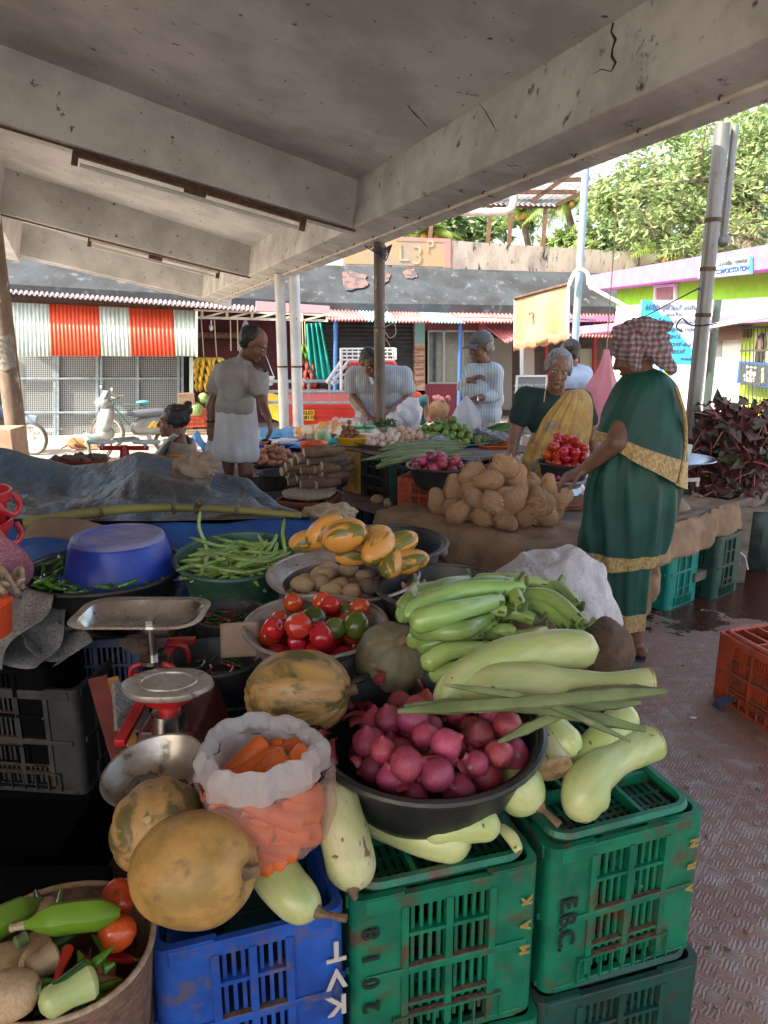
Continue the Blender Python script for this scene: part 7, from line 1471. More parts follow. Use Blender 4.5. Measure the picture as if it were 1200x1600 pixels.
def hand(m,w,d,n,s=1.0,curl=.5,side=1):
 """w wrist, d pointing direction, n palm normal (fingers curl towards it)"""
 d = V(d).normalized(); n = V(n); n = (n - d * n.dot(d)).normalized(); x = d.cross(n) * side
 for o in (-.5,0,.5): caps(m,w + d * .012 * s + x * o * .045 * s,w + d * .082 * s + x * o * .058 * s,.015 * s,.0125 * s,8)
 for i,L in enumerate((.070,.078,.074,.058)):
  p = w + d * .086 * s + x * (i - 1.5) * .0195 * s; dd = d.copy(); r = .0088 * s
  for seg in (.45,.32,.23):
   dd = (dd * math.cos(curl * .7) + n * math.sin(curl * .7)).normalized(); q = p + dd * L * seg * s; caps(m,p,q,r,r * .9,7); p = q; r *= .9
   n2 = (n - dd * n.dot(dd)); n2.normalize()
 t0 = w + d * .025 * s + x * .030 * s * -1; dd = (d * .7 - x * .7 + n * .35).normalized(); q = t0 + dd * .045 * s; caps(m,t0,q,.012 * s,.0105 * s,8); caps(m,q,q + (dd * .5 + d * .5 + n * .2).normalized() * .035 * s,.0100 * s,.0085 * s,8)
def human(label,base,head,J,hands,skin,s=1.0,hair='short',hairm=None,feet=None,voxel=.008,eyes=True,group=None,cat='person'):
 """J: list of (a, b, ra, rb) limb capsules in world space"""
 t = thing('person',label,cat,base,group); m = MB(); H = headframe(*head); headbits(H,s,m)
 for a,b,ra,rb in J: caps(m,a,b,ra * s,rb * s,14)
 for h in hands: hand(m,*h)
 for f in (feet or []):
  hp,d = f; d = V(d).normalized(); caps(m,hp + V((0,0,.035)),hp + d * .14 * s + V((0,0,.03)),.034 * s,.032 * s,10); caps(m,hp + V((0,0,.03)),hp - d * .045 + V((0,0,.03)),.032 * s,.028 * s,10)
  xx = d.cross(V((0,0,1)))
  for k in range(5): p = hp + d * (.16 - .006 * k * k * .6) * s + xx * (k - 2) * .017 * s + V((0,0,.018)); caps(m,p - d * .02,p + d * (.03 - .004 * k) * s,.011 * s,.009 * s,6)
 fused_part('body',m,skin,t,voxel,3)
 if eyes:
  for sx in (-1,1):
   e = MB(); e.ell((0,0,0),(.0115 * s,.009 * s,.0065 * s),H @ T(V((sx * .030,.0785,.004)) * s),nu=12,nv=8); ep = part('eye',e,M_eyew,t)
   e = MB(); e.ell((0,0,0),.0062 * s,H @ T(V((sx * .030,.0835,.003)) * s),nu=10,nv=6); part('iris',e,M_eyeb,ep)
   e = MB(); e.tube([H @ (V((sx * (.013 + .012 * k),.088 - .004 * k,.026 - .004 * abs(k - 1))) * s) for k in range(4)],[.002 * s,.004 * s,.004 * s,.002 * s],5); part('eyebrow',e,hairm or M_hair,t)
  e = MB(); e.ell((0,0,0),(.021 * s,.006 * s,.0055 * s),H @ T(V((0,.0895,-.064)) * s),nu=12,nv=6); part('lips',e,M_lip,t)
 if hair:
  m = MB()
  if hair == 'short': m.ell((0,0,0),(.081 * s,.090 * s,.086 * s),H @ T(V((0,-.026,.044)) * s),nu=26,nv=18); m.ell((0,0,0),(.074 * s,.05 * s,.06 * s),H @ T(V((0,-.06,-.01)) * s))
  if hair == 'bald': m.ell((0,0,0),(.084 * s,.088 * s,.082 * s),H @ T(V((0,-.040,.034)) * s),nu=26,nv=18); m.ell((0,0,0),(.07 * s,.05 * s,.05 * s),H @ T(V((0,-.055,-.02)) * s))
  if hair in ('bun','pulled'):
   m.ell((0,0,0),(.083 * s,.094 * s,.086 * s),H @ T(V((0,-.022,.040)) * s),nu=26,nv=18)
   for sx in (-1,1): m.ell((0,0,0),(.02 * s,.05 * s,.05 * s),H @ T(V((sx * .068,-.01,.012)) * s))
   if hair == 'bun': m.ell((0,0,0),(.045 * s,.045 * s,.042 * s),H @ T(V((0,-.085,.085)) * s)); m.ell((0,0,0),(.02,.03,.02),H @ T(V((0,-.10,.13)) * s))
   else: m.ell((0,0,0),(.05 * s,.04 * s,.05 * s),H @ T(V((0,-.10,-.03)) * s))
  me = fuse(m,hairm or M_hair,.007,2,'hair'); off = t.matrix_basis.to_translation()
  for v in me.vertices: q = v.co.copy(); v.co = q + V(noise.noise_vector(q * 38)) * .006 * s - off
  link('hair',me,t)
 return t,H
def cloth(name,caps_,ma,t,voxel=.010,amp=.008,fr=9,sm=3,cut=None,cuts=(),dirv=(1,1,.5)):
 m = MB()
 for a,b,ra,rb in caps_: caps(m,a,b,ra,rb,16)
 def fn(p): n = noise.noise_vector(V((p.x * fr,p.y * fr,p.z * fr * .5))); n2 = noise.noise(V((p.x * fr * 2.2,p.y * fr * 2.2,p.z * fr * .9 + 4))); return p + V((n.x * dirv[0],n.y * dirv[1],n.z * dirv[2])) * amp + V((n2,n2,0)) * amp * .5
 me = fuse(m,ma,voxel,sm,name)
 off = t.matrix_basis.to_translation()
 bm = bmesh.new(); bm.from_mesh(me)
 for (p,n) in cuts:
  bmesh.ops.bisect_plane(bm,geom=bm.verts[:] + bm.edges[:] + bm.faces[:],plane_co=p,plane_no=n,clear_outer=True)
 bm.to_mesh(me); bm.free()
 for v in me.vertices: v.co = fn(v.co.copy()) - off
 o = link(name,me,t); return o
def J_(px,py,y): return aty(px,py,y)
def stripes(name,a,b,n,axis='X',rough=.8,w=.5):
 m = mat(name,a,b,rough=rough,bump=.4,bscale=14,bdist=.01); nt,N,L,bs = nodes_of(m);
 wv = N.new('ShaderNodeTexWave'); wv.bands_direction = axis; wv.inputs['Scale'].default_value = n; wv.inputs['Distortion'].default_value = .8; tc = N.new('ShaderNodeTexCoord'); L.new(tc.outputs['Object'],wv.inputs[0])
 r = N.new('ShaderNodeMapRange'); r.inputs[1].default_value = w; r.inputs[2].default_value = w + .2; L.new(wv.outputs['Fac'],r.inputs[0]); mx = N.new('ShaderNodeMix'); mx.data_type = 'RGBA'; mx.inputs[6].default_value = (*a,1); mx.inputs[7].default_value = (*b,1); L.new(r.outputs[0],mx.inputs[0]); L.new(mx.outputs[2],bs.inputs['Base Color']); return m
M_shirt1 = mat('pale_grey_brown_shirt',(.36,.33,.31),(.30,.275,.26),rough=.85,scale=5,bump=.6,bscale=10,bdist=.02)
M_lungi = mat('off_white_cotton',(.60,.58,.58),(.50,.48,.49),rough=.9,scale=4,bump=.5,bscale=12,bdist=.015)
M_shirt2 = stripes('grey_striped_shirt',(.40,.42,.43),(.24,.26,.28),16)
M_shirt3 = stripes('pale_blue_striped_shirt',(.52,.60,.66),(.34,.42,.50),14)
M_shirt4 = mat('light_blue_shirt',(.36,.46,.62),(.30,.40,.55),rough=.8,bump=.5,bscale=10,bdist=.015)
M_beige = mat('beige_mundu',(.50,.46,.44),(.42,.38,.36),rough=.9,bump=.5,bscale=10,bdist=.015)
Y = 5.4; d = J_
base = V((d(370,620,Y).x,Y,0)); hL,hR = V((d(357,640,Y).x,Y,.80)),V((d(380,640,Y).x,Y,.80))
kL,kR,aL,aR = V((d(352,700,Y).x,Y + .02,.44)),V((d(384,700,Y).x,Y - .05,.44)),V((d(352,700,Y).x,Y + .05,.07)),V((d(388,700,Y).x,Y,.07))
shL,shR = d(350,580,Y + .05),d(402,583,Y - .08); elL,elR = d(329,636,Y + .02),d(410,633,Y - .16); wrL,wrR = d(329,662,Y),d(420,654,Y - .28)
nk0,nk1 = d(378,572,Y - .02),d(388,548,Y - .06)
t,H = human('balding man in grey shirt and knee-length white lungi, back turned, looking down',base,(d(397,537,Y - .08),(.80,-.05,-.55),(.2,0,1)),
 [(nk0,nk1,.055,.052),(shL,elL,.045,.038),(elL,wrL,.036,.025),(shR,elR,.047,.040),(elR,wrR,.038,.026),(hL,kL,.06,.055),(kL,aL,.052,.034),(hR,kR,.06,.055),(kR,aR,.052,.034),(d(372,598,Y),d(368,640,Y),.10,.10)],
 [(wrL,(.05,0,-1),(0,-1,0),.9,.9,1),(wrR,(.15,-.3,-1),(-.6,0,-.2),.95,.55,-1)],M_skin,1.0,'bald',None,[(aL - V((0,0,.07)),(.5,.8,0)),(aR - V((0,0,.07)),(.7,.6,0))],voxel=.007)
cloth('shirt',[(d(362,592,Y),d(386,590,Y - .03),.125,.115),(d(366,620,Y),d(372,600,Y),.125,.13),(shL,d(384,568,Y),.075,.06),(shR,d(384,568,Y),.07,.06),(shL,elL * .45 + shL * .55 + V((-.015,0,0)),.072,.068),(shR,elR * .5 + shR * .5,.075,.072),(d(360,632,Y),d(374,634,Y),.12,.12),(nk0 - V((0,0,.02)),nk0 * .4 + nk1 * .6,.075,.062)],M_shirt1,t,amp=.018,fr=8,cuts=[(nk0 * .35 + nk1 * .65,(nk1 - nk0).normalized())])
part('lungi',pxloft([(617,342,396,6),(628,338,399,6),(650,336,402,5),(680,333,405,4),(705,331,406,4),(716,336,403,4),(717,345,396,4)],Y,.72,fold=lambda a,v: 1 + (.03 + .05 * v) * math.sin(6 * a + 2 + 3 * v) + .025 * math.sin(13 * a - 7 * v) + .06 * noise.noise(V((math.cos(a) * 2,math.sin(a) * 2,v * 3)))),M_lungi,t)
m = MB(); m.tube([wrL + V((.036 * math.cos(a),.036 * math.sin(a),.02)) for a in [i * .6283 for i in range(11)]],.007,6,cap=False); part('wristband',m,M_black,t)
q = wrL + V((0,0,-.09)); m = MB()
m.grid(lambda u,v: q + V(((.015 + .085 * v ** .7) * math.cos(u * 6.283) * (1 + .1 * math.sin(5 * u * 6.28 + v)) + .02 * v,(.01 + .04 * v) * math.sin(u * 6.283),-.27 * v)),36,14,closed=True); single('carrier_bag',m,M_wbag,'thin white carrier bag held low in the standing man\'s left hand','bag')
Y = 8.05; s = 1.14
shL,shR = d(553,585,Y),d(632,586,Y); elL,elR = d(551,622,Y - .08),d(636,624,Y - .1); wrL,wrR = d(573,648,Y - .42),d(603,650,Y - .42)
t,H = human('man in a striped grey shirt bending over his goods behind the brown post',V((d(592,600,Y).x,Y,0)),(d(577,566,Y - .28),(.38,-.72,-.52),(.1,-.4,1)),
 [(d(588,590,Y - .03),d(580,575,Y - .20),.06,.058),(shL,elL,.05,.042),(elL,wrL,.042,.028),(shR,elR,.05,.042),(elR,wrR,.042,.028),(d(592,602,Y),d(592,650,Y),.11,.11),(V((d(580,700,Y).x,Y,.75)),V((d(580,700,Y).x,Y + .1,.1)),.06,.045),(V((d(604,700,Y).x,Y,.75)),V((d(604,700,Y).x,Y + .1,.1)),.06,.045)],
 [(wrL,(.8,-.3,-.5),(.3,0,-1),1.0,.8,1),(wrR,(-.8,-.3,-.5),(-.3,0,-1),1.0,.8,-1)],M_skin,s,'short',None,[(V((d(580,700,Y).x,Y + .1,.0)),(0,-1,0)),(V((d(604,700,Y).x,Y + .1,.0)),(0,-1,0))],voxel=.010)
cloth('shirt',[(d(572,600,Y),d(612,600,Y),.17,.17),(d(578,650,Y),d(608,650,Y),.155,.155),(d(572,625,Y),d(614,625,Y),.16,.16),(shL,d(588,578,Y - .06),.085,.075),(shR,d(592,578,Y - .06),.085,.075),(shL,shL * .4 + elL * .6,.095,.092),(shR,shR * .4 + elR * .6,.095,.092)],M_shirt2,t,voxel=.014,amp=.022,fr=7,cuts=[(d(584,571,Y - .16),(-.1,-.6,1))])
m = MB(); a = d(585,584,Y - .16);
for sx in (-1,1): m.bar(a + V((sx * .015,-.03,-.10)),a + V((sx * .07,.0,.05)),.03,.02)
part('collar',m,M_white,t,smooth=False)
part('lungi',pxloft([(655,562,624),(700,560,626),(760,562,624)],Y,.7,fold=lambda a,v: 1 + .03 * math.sin(7 * a + v)),M_lungi,t)
Y = 6.25
shL,shR = d(738,582,Y + .1),d(774,583,Y - .1); elL,elR = d(725,603,Y + .02),d(776,616,Y - .08); wrL,wrR = d(733,594,Y - .12),d(741,624,Y - .2)
t,H = human('man in a grey cap and pale blue striped shirt, one hand at his chest',V((d(756,620,Y).x,Y,0)),(d(751,543,Y - .02),(-.82,-.50,-.12)),
 [(d(758,580,Y),d(754,560,Y),.055,.052),(shL,elL,.045,.038),(elL,wrL,.037,.026),(shR,elR,.046,.038),(elR,wrR,.038,.026),(d(756,597,Y),d(758,635,Y),.09,.09),(V((d(752,700,Y).x,Y,.75)),V((d(752,700,Y).x,Y,.1)),.06,.045),(V((d(762,700,Y).x,Y - .0,.70)),V((d(762,700,Y).x,Y - .0,.1)),.06,.045)],
 [(wrL,(.75,-.5,.35),(.3,.2,-1),1.0,.7,1),(wrR,(-.9,-.3,-.35),(0,.3,-1),1.0,.8,-1)],M_skin,1.04,'short',M_hairg,[(V((d(752,700,Y).x,Y,0)),(-.8,-.5,0)),(V((d(766,700,Y).x,Y - .1,0)),(-.8,-.5,0))],voxel=.007)
cloth('shirt',[(d(748,592,Y),d(764,592,Y),.125,.12),(d(746,625,Y),d(766,625,Y),.12,.115),(d(746,646,Y),d(764,646,Y),.12,.115),(d(744,610,Y - .03),d(760,610,Y),.13,.12),(shL,d(758,574,Y),.075,.062),(shR,d(758,574,Y),.078,.062),(shL,elL,.072,.058),(elL,elL * .3 + wrL * .7,.055,.046),(shR,elR,.076,.062),(elR,elR * .45 + wrR * .55,.060,.05)],M_shirt3,t,voxel=.010,amp=.018,fr=9,cuts=[(d(757,565,Y),(-.2,-.1,1))])
m = MB(); m.lathe([(.055,0),(.075,.012),(.078,.03)],24,T(d(757,571,Y) - V((0,0,.012)))); part('collar',m,M_shirt3,t,solid=.004)
part('mundu',pxloft([(640,733,780),(655,732,780),(680,730,780),(720,731,780),(800,734,778)],Y,.8,fold=lambda a,v: 1 + .04 * math.sin(6 * a + 3 * v) + .02 * math.sin(13 * a)),M_beige,t)
M_cap = mat('grey_cap_cloth',(.13,.13,.125),(.09,.09,.09),rough=.8,scale=20)
m = MB(); m.ell((0,0,0),(.088,.102,.078),H @ T(V((0,-.008,.058))),nu=26,nv=16); m.tube([H @ V((.088 * math.cos(a),-.008 + .102 * math.sin(a),.050)) for a in [k * .2618 for k in range(25)]],.008,6,cap=False)
cp_ = part('cap',m,M_cap,t)
m = MB(); m.grid(lambda u,v: H @ V(((u - .5) * .145 * (1 - .25 * v * v),.075 + .10 * v * (1 - (2 * u - 1) ** 2 * .45),.052 - .028 * v - .02 * (2 * u - 1) ** 2)),12,6); part('cap_peak',m,M_cap,cp_,solid=.004)
m = MB(); m.tube([wrR + V((.02,.0,0)) + V((0,.033 * math.cos(a),.033 * math.sin(a))) for a in [i * .6283 for i in range(11)]],.009,6,cap=False); part('wristwatch',m,M_steel,t)
hang_bag(d(727,676,Y - .28),.22,.30,M_wbag,'white carrier bag held by the man in the cap',seed=8)
Y = 4.75
shL,shR = d(822,622,Y),d(908,626,Y + .03); elL,elR = d(806,672,Y - .0),d(925,676,Y); wrL,wrR = d(799,712,Y - .14),d(932,716,Y - .1)
t,H = human('grey haired woman in a yellow patterned saree and dark blouse, leaning on the coconut table',V((d(862,650,Y).x,Y,0)),(d(872,577,Y - .08),(-.14,-.97,-.22),(.10,-.1,1)),
 [(d(866,620,Y),d(870,598,Y - .04),.058,.052),(shL,elL,.055,.046),(elL,wrL,.044,.028),(shR,elR,.055,.046),(elR,wrR,.044,.028),(d(864,640,Y + .03),d(860,700,Y + .03),.09,.10),(d(845,630,Y + .02),d(885,630,Y + .02),.055,.055),(V((d(850,700,Y).x,Y,.6)),V((d(850,700,Y).x,Y,.1)),.07,.05),(V((d(876,700,Y).x,Y,.6)),V((d(876,700,Y).x,Y,.1)),.07,.05)],
 [(wrL,(-.05,-.45,-1),(0,-1,.5),.95,.3,1),(wrR,(.1,-.5,-.9),(0,-1,.4),.95,.3,-1)],M_skin2,1.0,'pulled',M_hairg,[(V((d(850,700,Y).x,Y,0)),(0,-1,0)),(V((d(876,700,Y).x,Y,0)),(0,-1,0))],voxel=.0065)
M_blouse = mat('dark_green_blouse',(.012,.045,.04),(.01,.03,.028),rough=.85,scale=8)
cloth('blouse',[(d(846,634,Y),d(888,634,Y),.100,.095),(d(850,660,Y),d(884,660,Y),.105,.10),(shL,d(856,622,Y),.078,.06),(shR,d(880,622,Y),.075,.06),(shL,elL * .6 + shL * .4,.076,.070),(shR,elR * .6 + shR * .4,.074,.068)],M_blouse,t,voxel=.010,amp=.006,cuts=[(d(866,614,Y - .1),(0,-.45,1))])
M_ysaree = mat('yellow_patterned_saree',(.58,.38,.11),(.48,.27,.08),rough=.75,scale=14,c3=(.30,.22,.18),scale3=11,lo3=.54,hi3=.62,bump=.2,bscale=40)
pl = lambda a,v: 1 + .035 * math.sin(13 * a + 13 * v) + .022 * math.sin(29 * a + 22 * v + 1) + .03 * noise.noise(V((math.cos(a) * 2,math.sin(a) * 2,v * 4)))
part('saree',pxloft([(609,880,899,-3),(617,870,911,-8),(634,854,919,-14),(654,840,922,-18),(680,830,920,-14),(706,820,914,-8),(740,809,908,0),(790,806,908,0),(860,812,900,0)],Y,.80,n=130,sub=8,fold=pl,dyf=lambda v: -.035),M_ysaree,t)
m = MB(); m.tube(smoothpath([d(856,600,Y - .06),d(852,612,Y - .11),d(850,628,Y - .15)],10),.0035,6); m.tube(smoothpath([d(884,600,Y - .06),d(880,612,Y - .12)],6),.003,6); part('necklace',m,M_fibre,t)
e = MB(); e.ell((0,0,0),(.010,.004,.010),H @ T(V((0,.092,.042))),nu=10,nv=6); part('forehead_mark',e,mat('sandal_mark',(.3,.15,.06)),t)
Y = 3.2
M_gsaree = mat('dark_green_saree',(.004,.075,.05),(.003,.05,.036),rough=.6,scale=6,c3=(.06,.17,.11),scale3=130,lo3=.70,hi3=.74,bump=.15,bscale=60,bdist=.004)
M_gold = mat('gold_saree_border',(.54,.35,.14),(.30,.21,.09),rough=.6,scale=1,lo=.45,hi=.55,stretch=(110,110,60),c3=(.50,.22,.10),scale3=.25,lo3=.62,hi3=.7)
sh_,el_,wr_ = d(978,650,Y - .04),d(962,692,Y - .12),d(912,734,Y + .0)
f1,f2 = atz(990,1026,0),atz(962,1000,0)
t,H = human('woman in a dark green gold-bordered saree and checked head cloth, buying at the stall',V((d(985,700,Y).x,Y,0)),(d(997,552,Y + .0),(-.80,.52,-.32)),
 [(d(1008,610,Y),d(1000,575,Y),.055,.052),(sh_,el_,.050,.044),(el_,wr_,.043,.027),(d(1000,650,Y),d(990,720,Y),.09,.10),(d(990,760,Y),V((f1.x - .04,f1.y - .02,.45)),.08,.05),(V((f1.x - .04,f1.y - .02,.45)),V((f1.x,f1.y,.075)),.045,.036),(d(985,760,Y),V((f2.x,f2.y - .06,.45)),.08,.05),(V((f2.x,f2.y - .06,.45)),V((f2.x,f2.y,.075)),.045,.036)],
 [(wr_,(-.85,.25,-.45),(.1,.2,-1),.98,.7,-1)],M_skin,1.0,None,None,[(f1 + V((0,0,.012)),(-.5,.85,0)),(f2 + V((0,0,.012)),(-.5,.85,0))],voxel=.0065)
for k,f in enumerate((f1,f2)):
 dd = V((-.5,.85,0)).normalized(); m = MB(); pts = []
 xx = V((dd.y,-dd.x,0))
 for i in range(20): a = 2 * math.pi * i / 20; pts.append(f + dd * (.06 + .125 * math.cos(a)) + xx * .047 * math.sin(a) + V((0,0,.002)))
 m.prism(pts,(0,0,.012)); so = MB().tube(smoothpath([f + dd * .13 - xx * .045 + V((0,0,.01)),f + dd * .09 + V((0,0,.07)),f + dd * .13 + xx * .045 + V((0,0,.01))],8),.007,6); m.join(so); part('sandal',m,mat('navy_rubber',(.02,.025,.05),rough=.6),t,smooth=False)
gf = lambda a,v: 1 + .06 * math.sin(5 * a + 5 * v) * (.3 + v) + .042 * math.sin(11 * a - 9 * v + 1) + .014 * math.sin(23 * a - 14 * v) + .06 * noise.noise(V((math.cos(a) * 1.7,math.sin(a) * 1.7,v * 3)))
part('underskirt',pxloft([(800,925,1030),(860,930,1020),(905,934,1014),(945,937,1010),(978,938,1007)],Y,.8,n=90,fold=lambda a,v: 1 + (.03 + .05 * v) * math.sin(7 * a) + .025 * math.sin(15 * a + 1),mi=lambda v: 1 if v > .80 and v < .985 else 0),[M_gsaree,M_gold],t)
part('saree_skirt',pxloft([(672,968,1050),(700,948,1056),(735,926,1061),(775,914,1058),(815,911,1050),(850,910,1037,3),(886,913,1023,-8)],Y,.72,n=110,sub=10,fold=gf,mi=lambda v: 1 if v > .865 and v < .99 else 0),[M_gsaree,M_gold],t)
uf = lambda a,v: 1 + .03 * math.sin(4 * a + 8 * v) + .028 * math.sin(9 * a + 12 * v) * v + .014 * math.sin(19 * a + 15 * v) * v + .05 * noise.noise(V((math.cos(a) * 1.5,math.sin(a) * 1.5,v * 2.5 + 4)))
part('saree_drape',pxloft([(575,988,1022,0),(586,975,1041,0),(608,958,1057,0),(640,944,1067,10),(664,937,1071,36),(688,930,1068,74)],Y,.84,n=110,sub=10,fold=uf,mi=lambda v: 1 if v > .86 else 0),[M_gsaree,M_gold],t)
m = MB(); m.tube(smoothpath([d(1056,604,Y - .1),d(1069,650,Y - .12),d(1070,700,Y - .1),d(1060,755,Y - .12)],14),.014,8,flat=.6); part('gold_edge',m,M_gold,t)
def check_mat():
 m = mat('checked_head_cloth',(.30,.12,.13),(.2,.09,.1),rough=.9,bump=.8,bscale=22,bdist=.02); nt,N,L,bs = nodes_of(m); tc = N.new('ShaderNodeTexCoord'); out = None
 for ax in ('X','Z'):
  wv = N.new('ShaderNodeTexWave'); wv.bands_direction = ax; wv.inputs['Scale'].default_value = 14; wv.inputs['Distortion'].default_value = 5.0; wv.inputs['Detail Scale'].default_value = 1; L.new(tc.outputs['Object'],wv.inputs[0])
  r = N.new('ShaderNodeMapRange'); r.inputs[1].default_value = .35; r.inputs[2].default_value = .65; L.new(wv.outputs['Fac'],r.inputs[0])
  if out is None: out = r.outputs[0]
  else: a = N.new('ShaderNodeMath'); a.operation = 'ADD'; L.new(out,a.inputs[0]); L.new(r.outputs[0],a.inputs[1]); out = a.outputs[0]
 cr = N.new('ShaderNodeValToRGB'); cr.color_ramp.elements[0].color = (.15,.075,.085,1); cr.color_ramp.elements[1].color = (.38,.33,.33,1); cr.color_ramp.elements[0].position = .1; cr.color_ramp.elements.new(.5).color = (.25,.16,.17,1); mu = N.new('ShaderNodeMath'); mu.operation = 'MULTIPLY'; mu.inputs[1].default_value = .5; L.new(out,mu.inputs[0]); L.new(mu.outputs[0],cr.inputs[0]); L.new(cr.outputs[0],bs.inputs['Base Color']); return m
M_check = check_mat()
m = MB(); m.ell((0,0,0),(.098,.112,.10),H @ T(V((0,-.015,.045))),nu=28,nv=20)
rs_ = random.Random(5)
for k in range(16):
 a = rs_.uniform(-.6,3.7); z = rs_.uniform(-.02,.11); m.ell((0,0,0),(.035,.045,.022),H @ T(V((.085 * math.cos(a),-.02 - .09 * math.sin(a),z))) @ Euler((rs_.random(),rs_.random(),rs_.random())).to_matrix().to_4x4(),nu=12,nv=8)
for p0,p1,r0,r1 in (((-.05,-.085,.0),(-.02,-.11,-.10),.04,.028),((.03,-.09,.0),(.05,-.09,-.09),.04,.022),((.08,-.02,.0),(.075,.0,-.085),.03,.018),((-.085,-.01,.02),(-.085,.0,-.06),.03,.016)): caps(m,H @ V(p0),H @ V(p1),r0,r1,12)
me = fuse(m,M_check,.007,1,'head_cloth'); off = t.matrix_basis.to_translation()
for v in me.vertices: q = v.co.copy(); v.co = q + V(noise.noise_vector(q * 22)) * .014 + V(noise.noise_vector(q * 50)) * .005 - off
link('head_cloth',me,t)
Y = 5.85; s = 1.14
sh_,el_,wr_ = d(283,694,Y - .14),d(274,716,Y - .16),d(258,742,Y - .3); sh2 = d(280,690,Y + .16)
t,H = human('woman with a hair knot sitting low in side view, white shawl over a cream blouse',V((d(280,720,Y).x,Y,.2)),(d(271,659,Y),(-1,-.10,.06)),
 [(d(282,688,Y),d(276,668,Y),.045,.042),(sh_,el_,.042,.036),(el_,wr_,.034,.024),(d(283,708,Y),d(286,745,Y),.085,.10),(sh2,d(262,735,Y + .1),.04,.03),(V((d(288,700,Y).x,Y,.22)),V((d(246,700,Y).x,Y - .1,.34)),.10,.07),(V((d(246,700,Y).x,Y - .1,.34)),V((d(248,700,Y).x,Y - .1,.08)),.06,.04)],
 [(wr_,(-.6,-.2,-.8),(-1,0,.2),.95,.5,1)],M_skin2,s,'bun',M_hair,None,voxel=.008)
cloth('blouse',[(d(282,700,Y),d(285,715,Y),.125,.12),(sh_,d(283,693,Y),.085,.09),(sh2,d(283,693,Y),.085,.09),(sh_,el_ * .75 + sh_ * .25,.078,.066),(d(285,725,Y),d(287,730,Y),.115,.115)],mat('cream_blouse',(.44,.37,.30),(.34,.28,.22),rough=.85,scale=16),t,amp=.008,cuts=[(d(281,684,Y),(.2,0,1))])
m = MB(); m.tube([el_ * .75 + sh_ * .25 + V((.07 * math.cos(a),.07 * math.sin(a) * .9,.0)) for a in [i * .5236 for i in range(13)]],.012,6,cap=False); part('orange_cuff',m,mat('orange_trim',(.75,.25,.03),rough=.8),t)
part('skirt',pxloft([(732,262,306),(742,256,312),(775,244,318),(800,240,320)],Y,1.0,fold=lambda a,v: 1 + .06 * math.sin(6 * a + v)),M_blouse,t)
m = MB(); m.grid(lambda u,v: d(276 - 34 * v ** .8 + 12 * (u - .5) * (1 + v),678 + 50 * v + 6 * u,Y - .20 + .30 * u) + V((.02 * math.sin(u * 20 + 3 * v),.0,0)),30,20); part('shawl',m,M_lungi,t,solid=.008)
m = MB(); m.tube(smoothpath([d(284,678,Y - .1),d(275,700,Y - .2),d(270,716,Y - .2)],8),.006,6); part('necklace',m,M_maroon,t)
m = MB(); m.bbox((d(270,700,Y).x,Y - .2,0),(d(310,700,Y).x,Y + .2,.16)); single('low_stool',m,M_wood,'low wooden stool under the seated woman','stool',smooth=False)
Y = 7.4
shL,shR = d(884,582,Y),d(914,584,Y)
t,H = human('dark haired man in a light blue shirt walking away behind the seller in yellow',V((d(900,600,Y).x,Y,0)),(d(888,551,Y),(-.85,.5,-.1)),
 [(d(898,580,Y),d(892,562,Y),.055,.05),(shR,d(917,625,Y),.045,.036),(d(917,625,Y),d(914,655,Y),.036,.026),(shL,d(880,620,Y),.045,.036),(d(900,602,Y),d(900,640,Y),.09,.09),(V((d(893,700,Y).x,Y,.75)),V((d(893,700,Y).x,Y,.08)),.06,.045),(V((d(908,700,Y).x,Y,.75)),V((d(908,700,Y).x,Y,.08)),.06,.045)],
 [(d(914,655,Y),(0,0,-1),(-1,0,0),1,.6,1)],M_skin,1.02,'short',None,None,voxel=.010)
cloth('shirt',[(d(892,595,Y),d(906,595,Y),.13,.13),(d(892,630,Y),d(906,630,Y),.13,.13),(shL,d(898,576,Y),.08,.06),(shR,d(898,576,Y),.08,.06),(shR,d(917,618,Y),.072,.06),(shL,d(881,612,Y),.07,.06)],M_shirt4,t,voxel=.013,amp=.012)
part('mundu',pxloft([(640,880,918),(700,878,920),(760,880,918)],Y,.8,fold=lambda a,v: 1 + .04 * math.sin(6 * a)),M_beige,t)
Y = 11.4
t,H = human('distant person in a red top and teal skirt sitting on the shop ledge, knees up',V((d(652,650,Y).x,Y,-.4)),(d(643,607,Y),(.3,-.9,-.1)),
 [(d(645,618,Y),d(644,612,Y),.05,.05),(d(648,622,Y),d(651,645,Y),.10,.12),(d(653,648,Y),d(664,622,Y - .2),.08,.06),(d(664,622,Y - .2),d(668,655,Y - .2),.055,.045),(d(645,622,Y),d(655,640,Y - .1),.04,.03),(d(668,655,Y - .2),d(672,658,Y - .4),.04,.035)],
 [],M_skin2,.95,'short',None,None,voxel=.014,eyes=False)
cloth('top',[(d(648,624,Y),d(651,640,Y),.13,.14),(d(656,632,Y),d(660,644,Y),.08,.08)],mat('red_orange_top',(.6,.08,.03),rough=.8),t,voxel=.016,amp=.01)
cloth('skirt',[(d(653,648,Y),d(661,626,Y - .2),.11,.08),(d(651,650,Y),d(658,655,Y),.12,.1)],mat('teal_skirt',(.02,.22,.22),(.02,.14,.16),rough=.8,scale=9),t,voxel=.016,amp=.01)
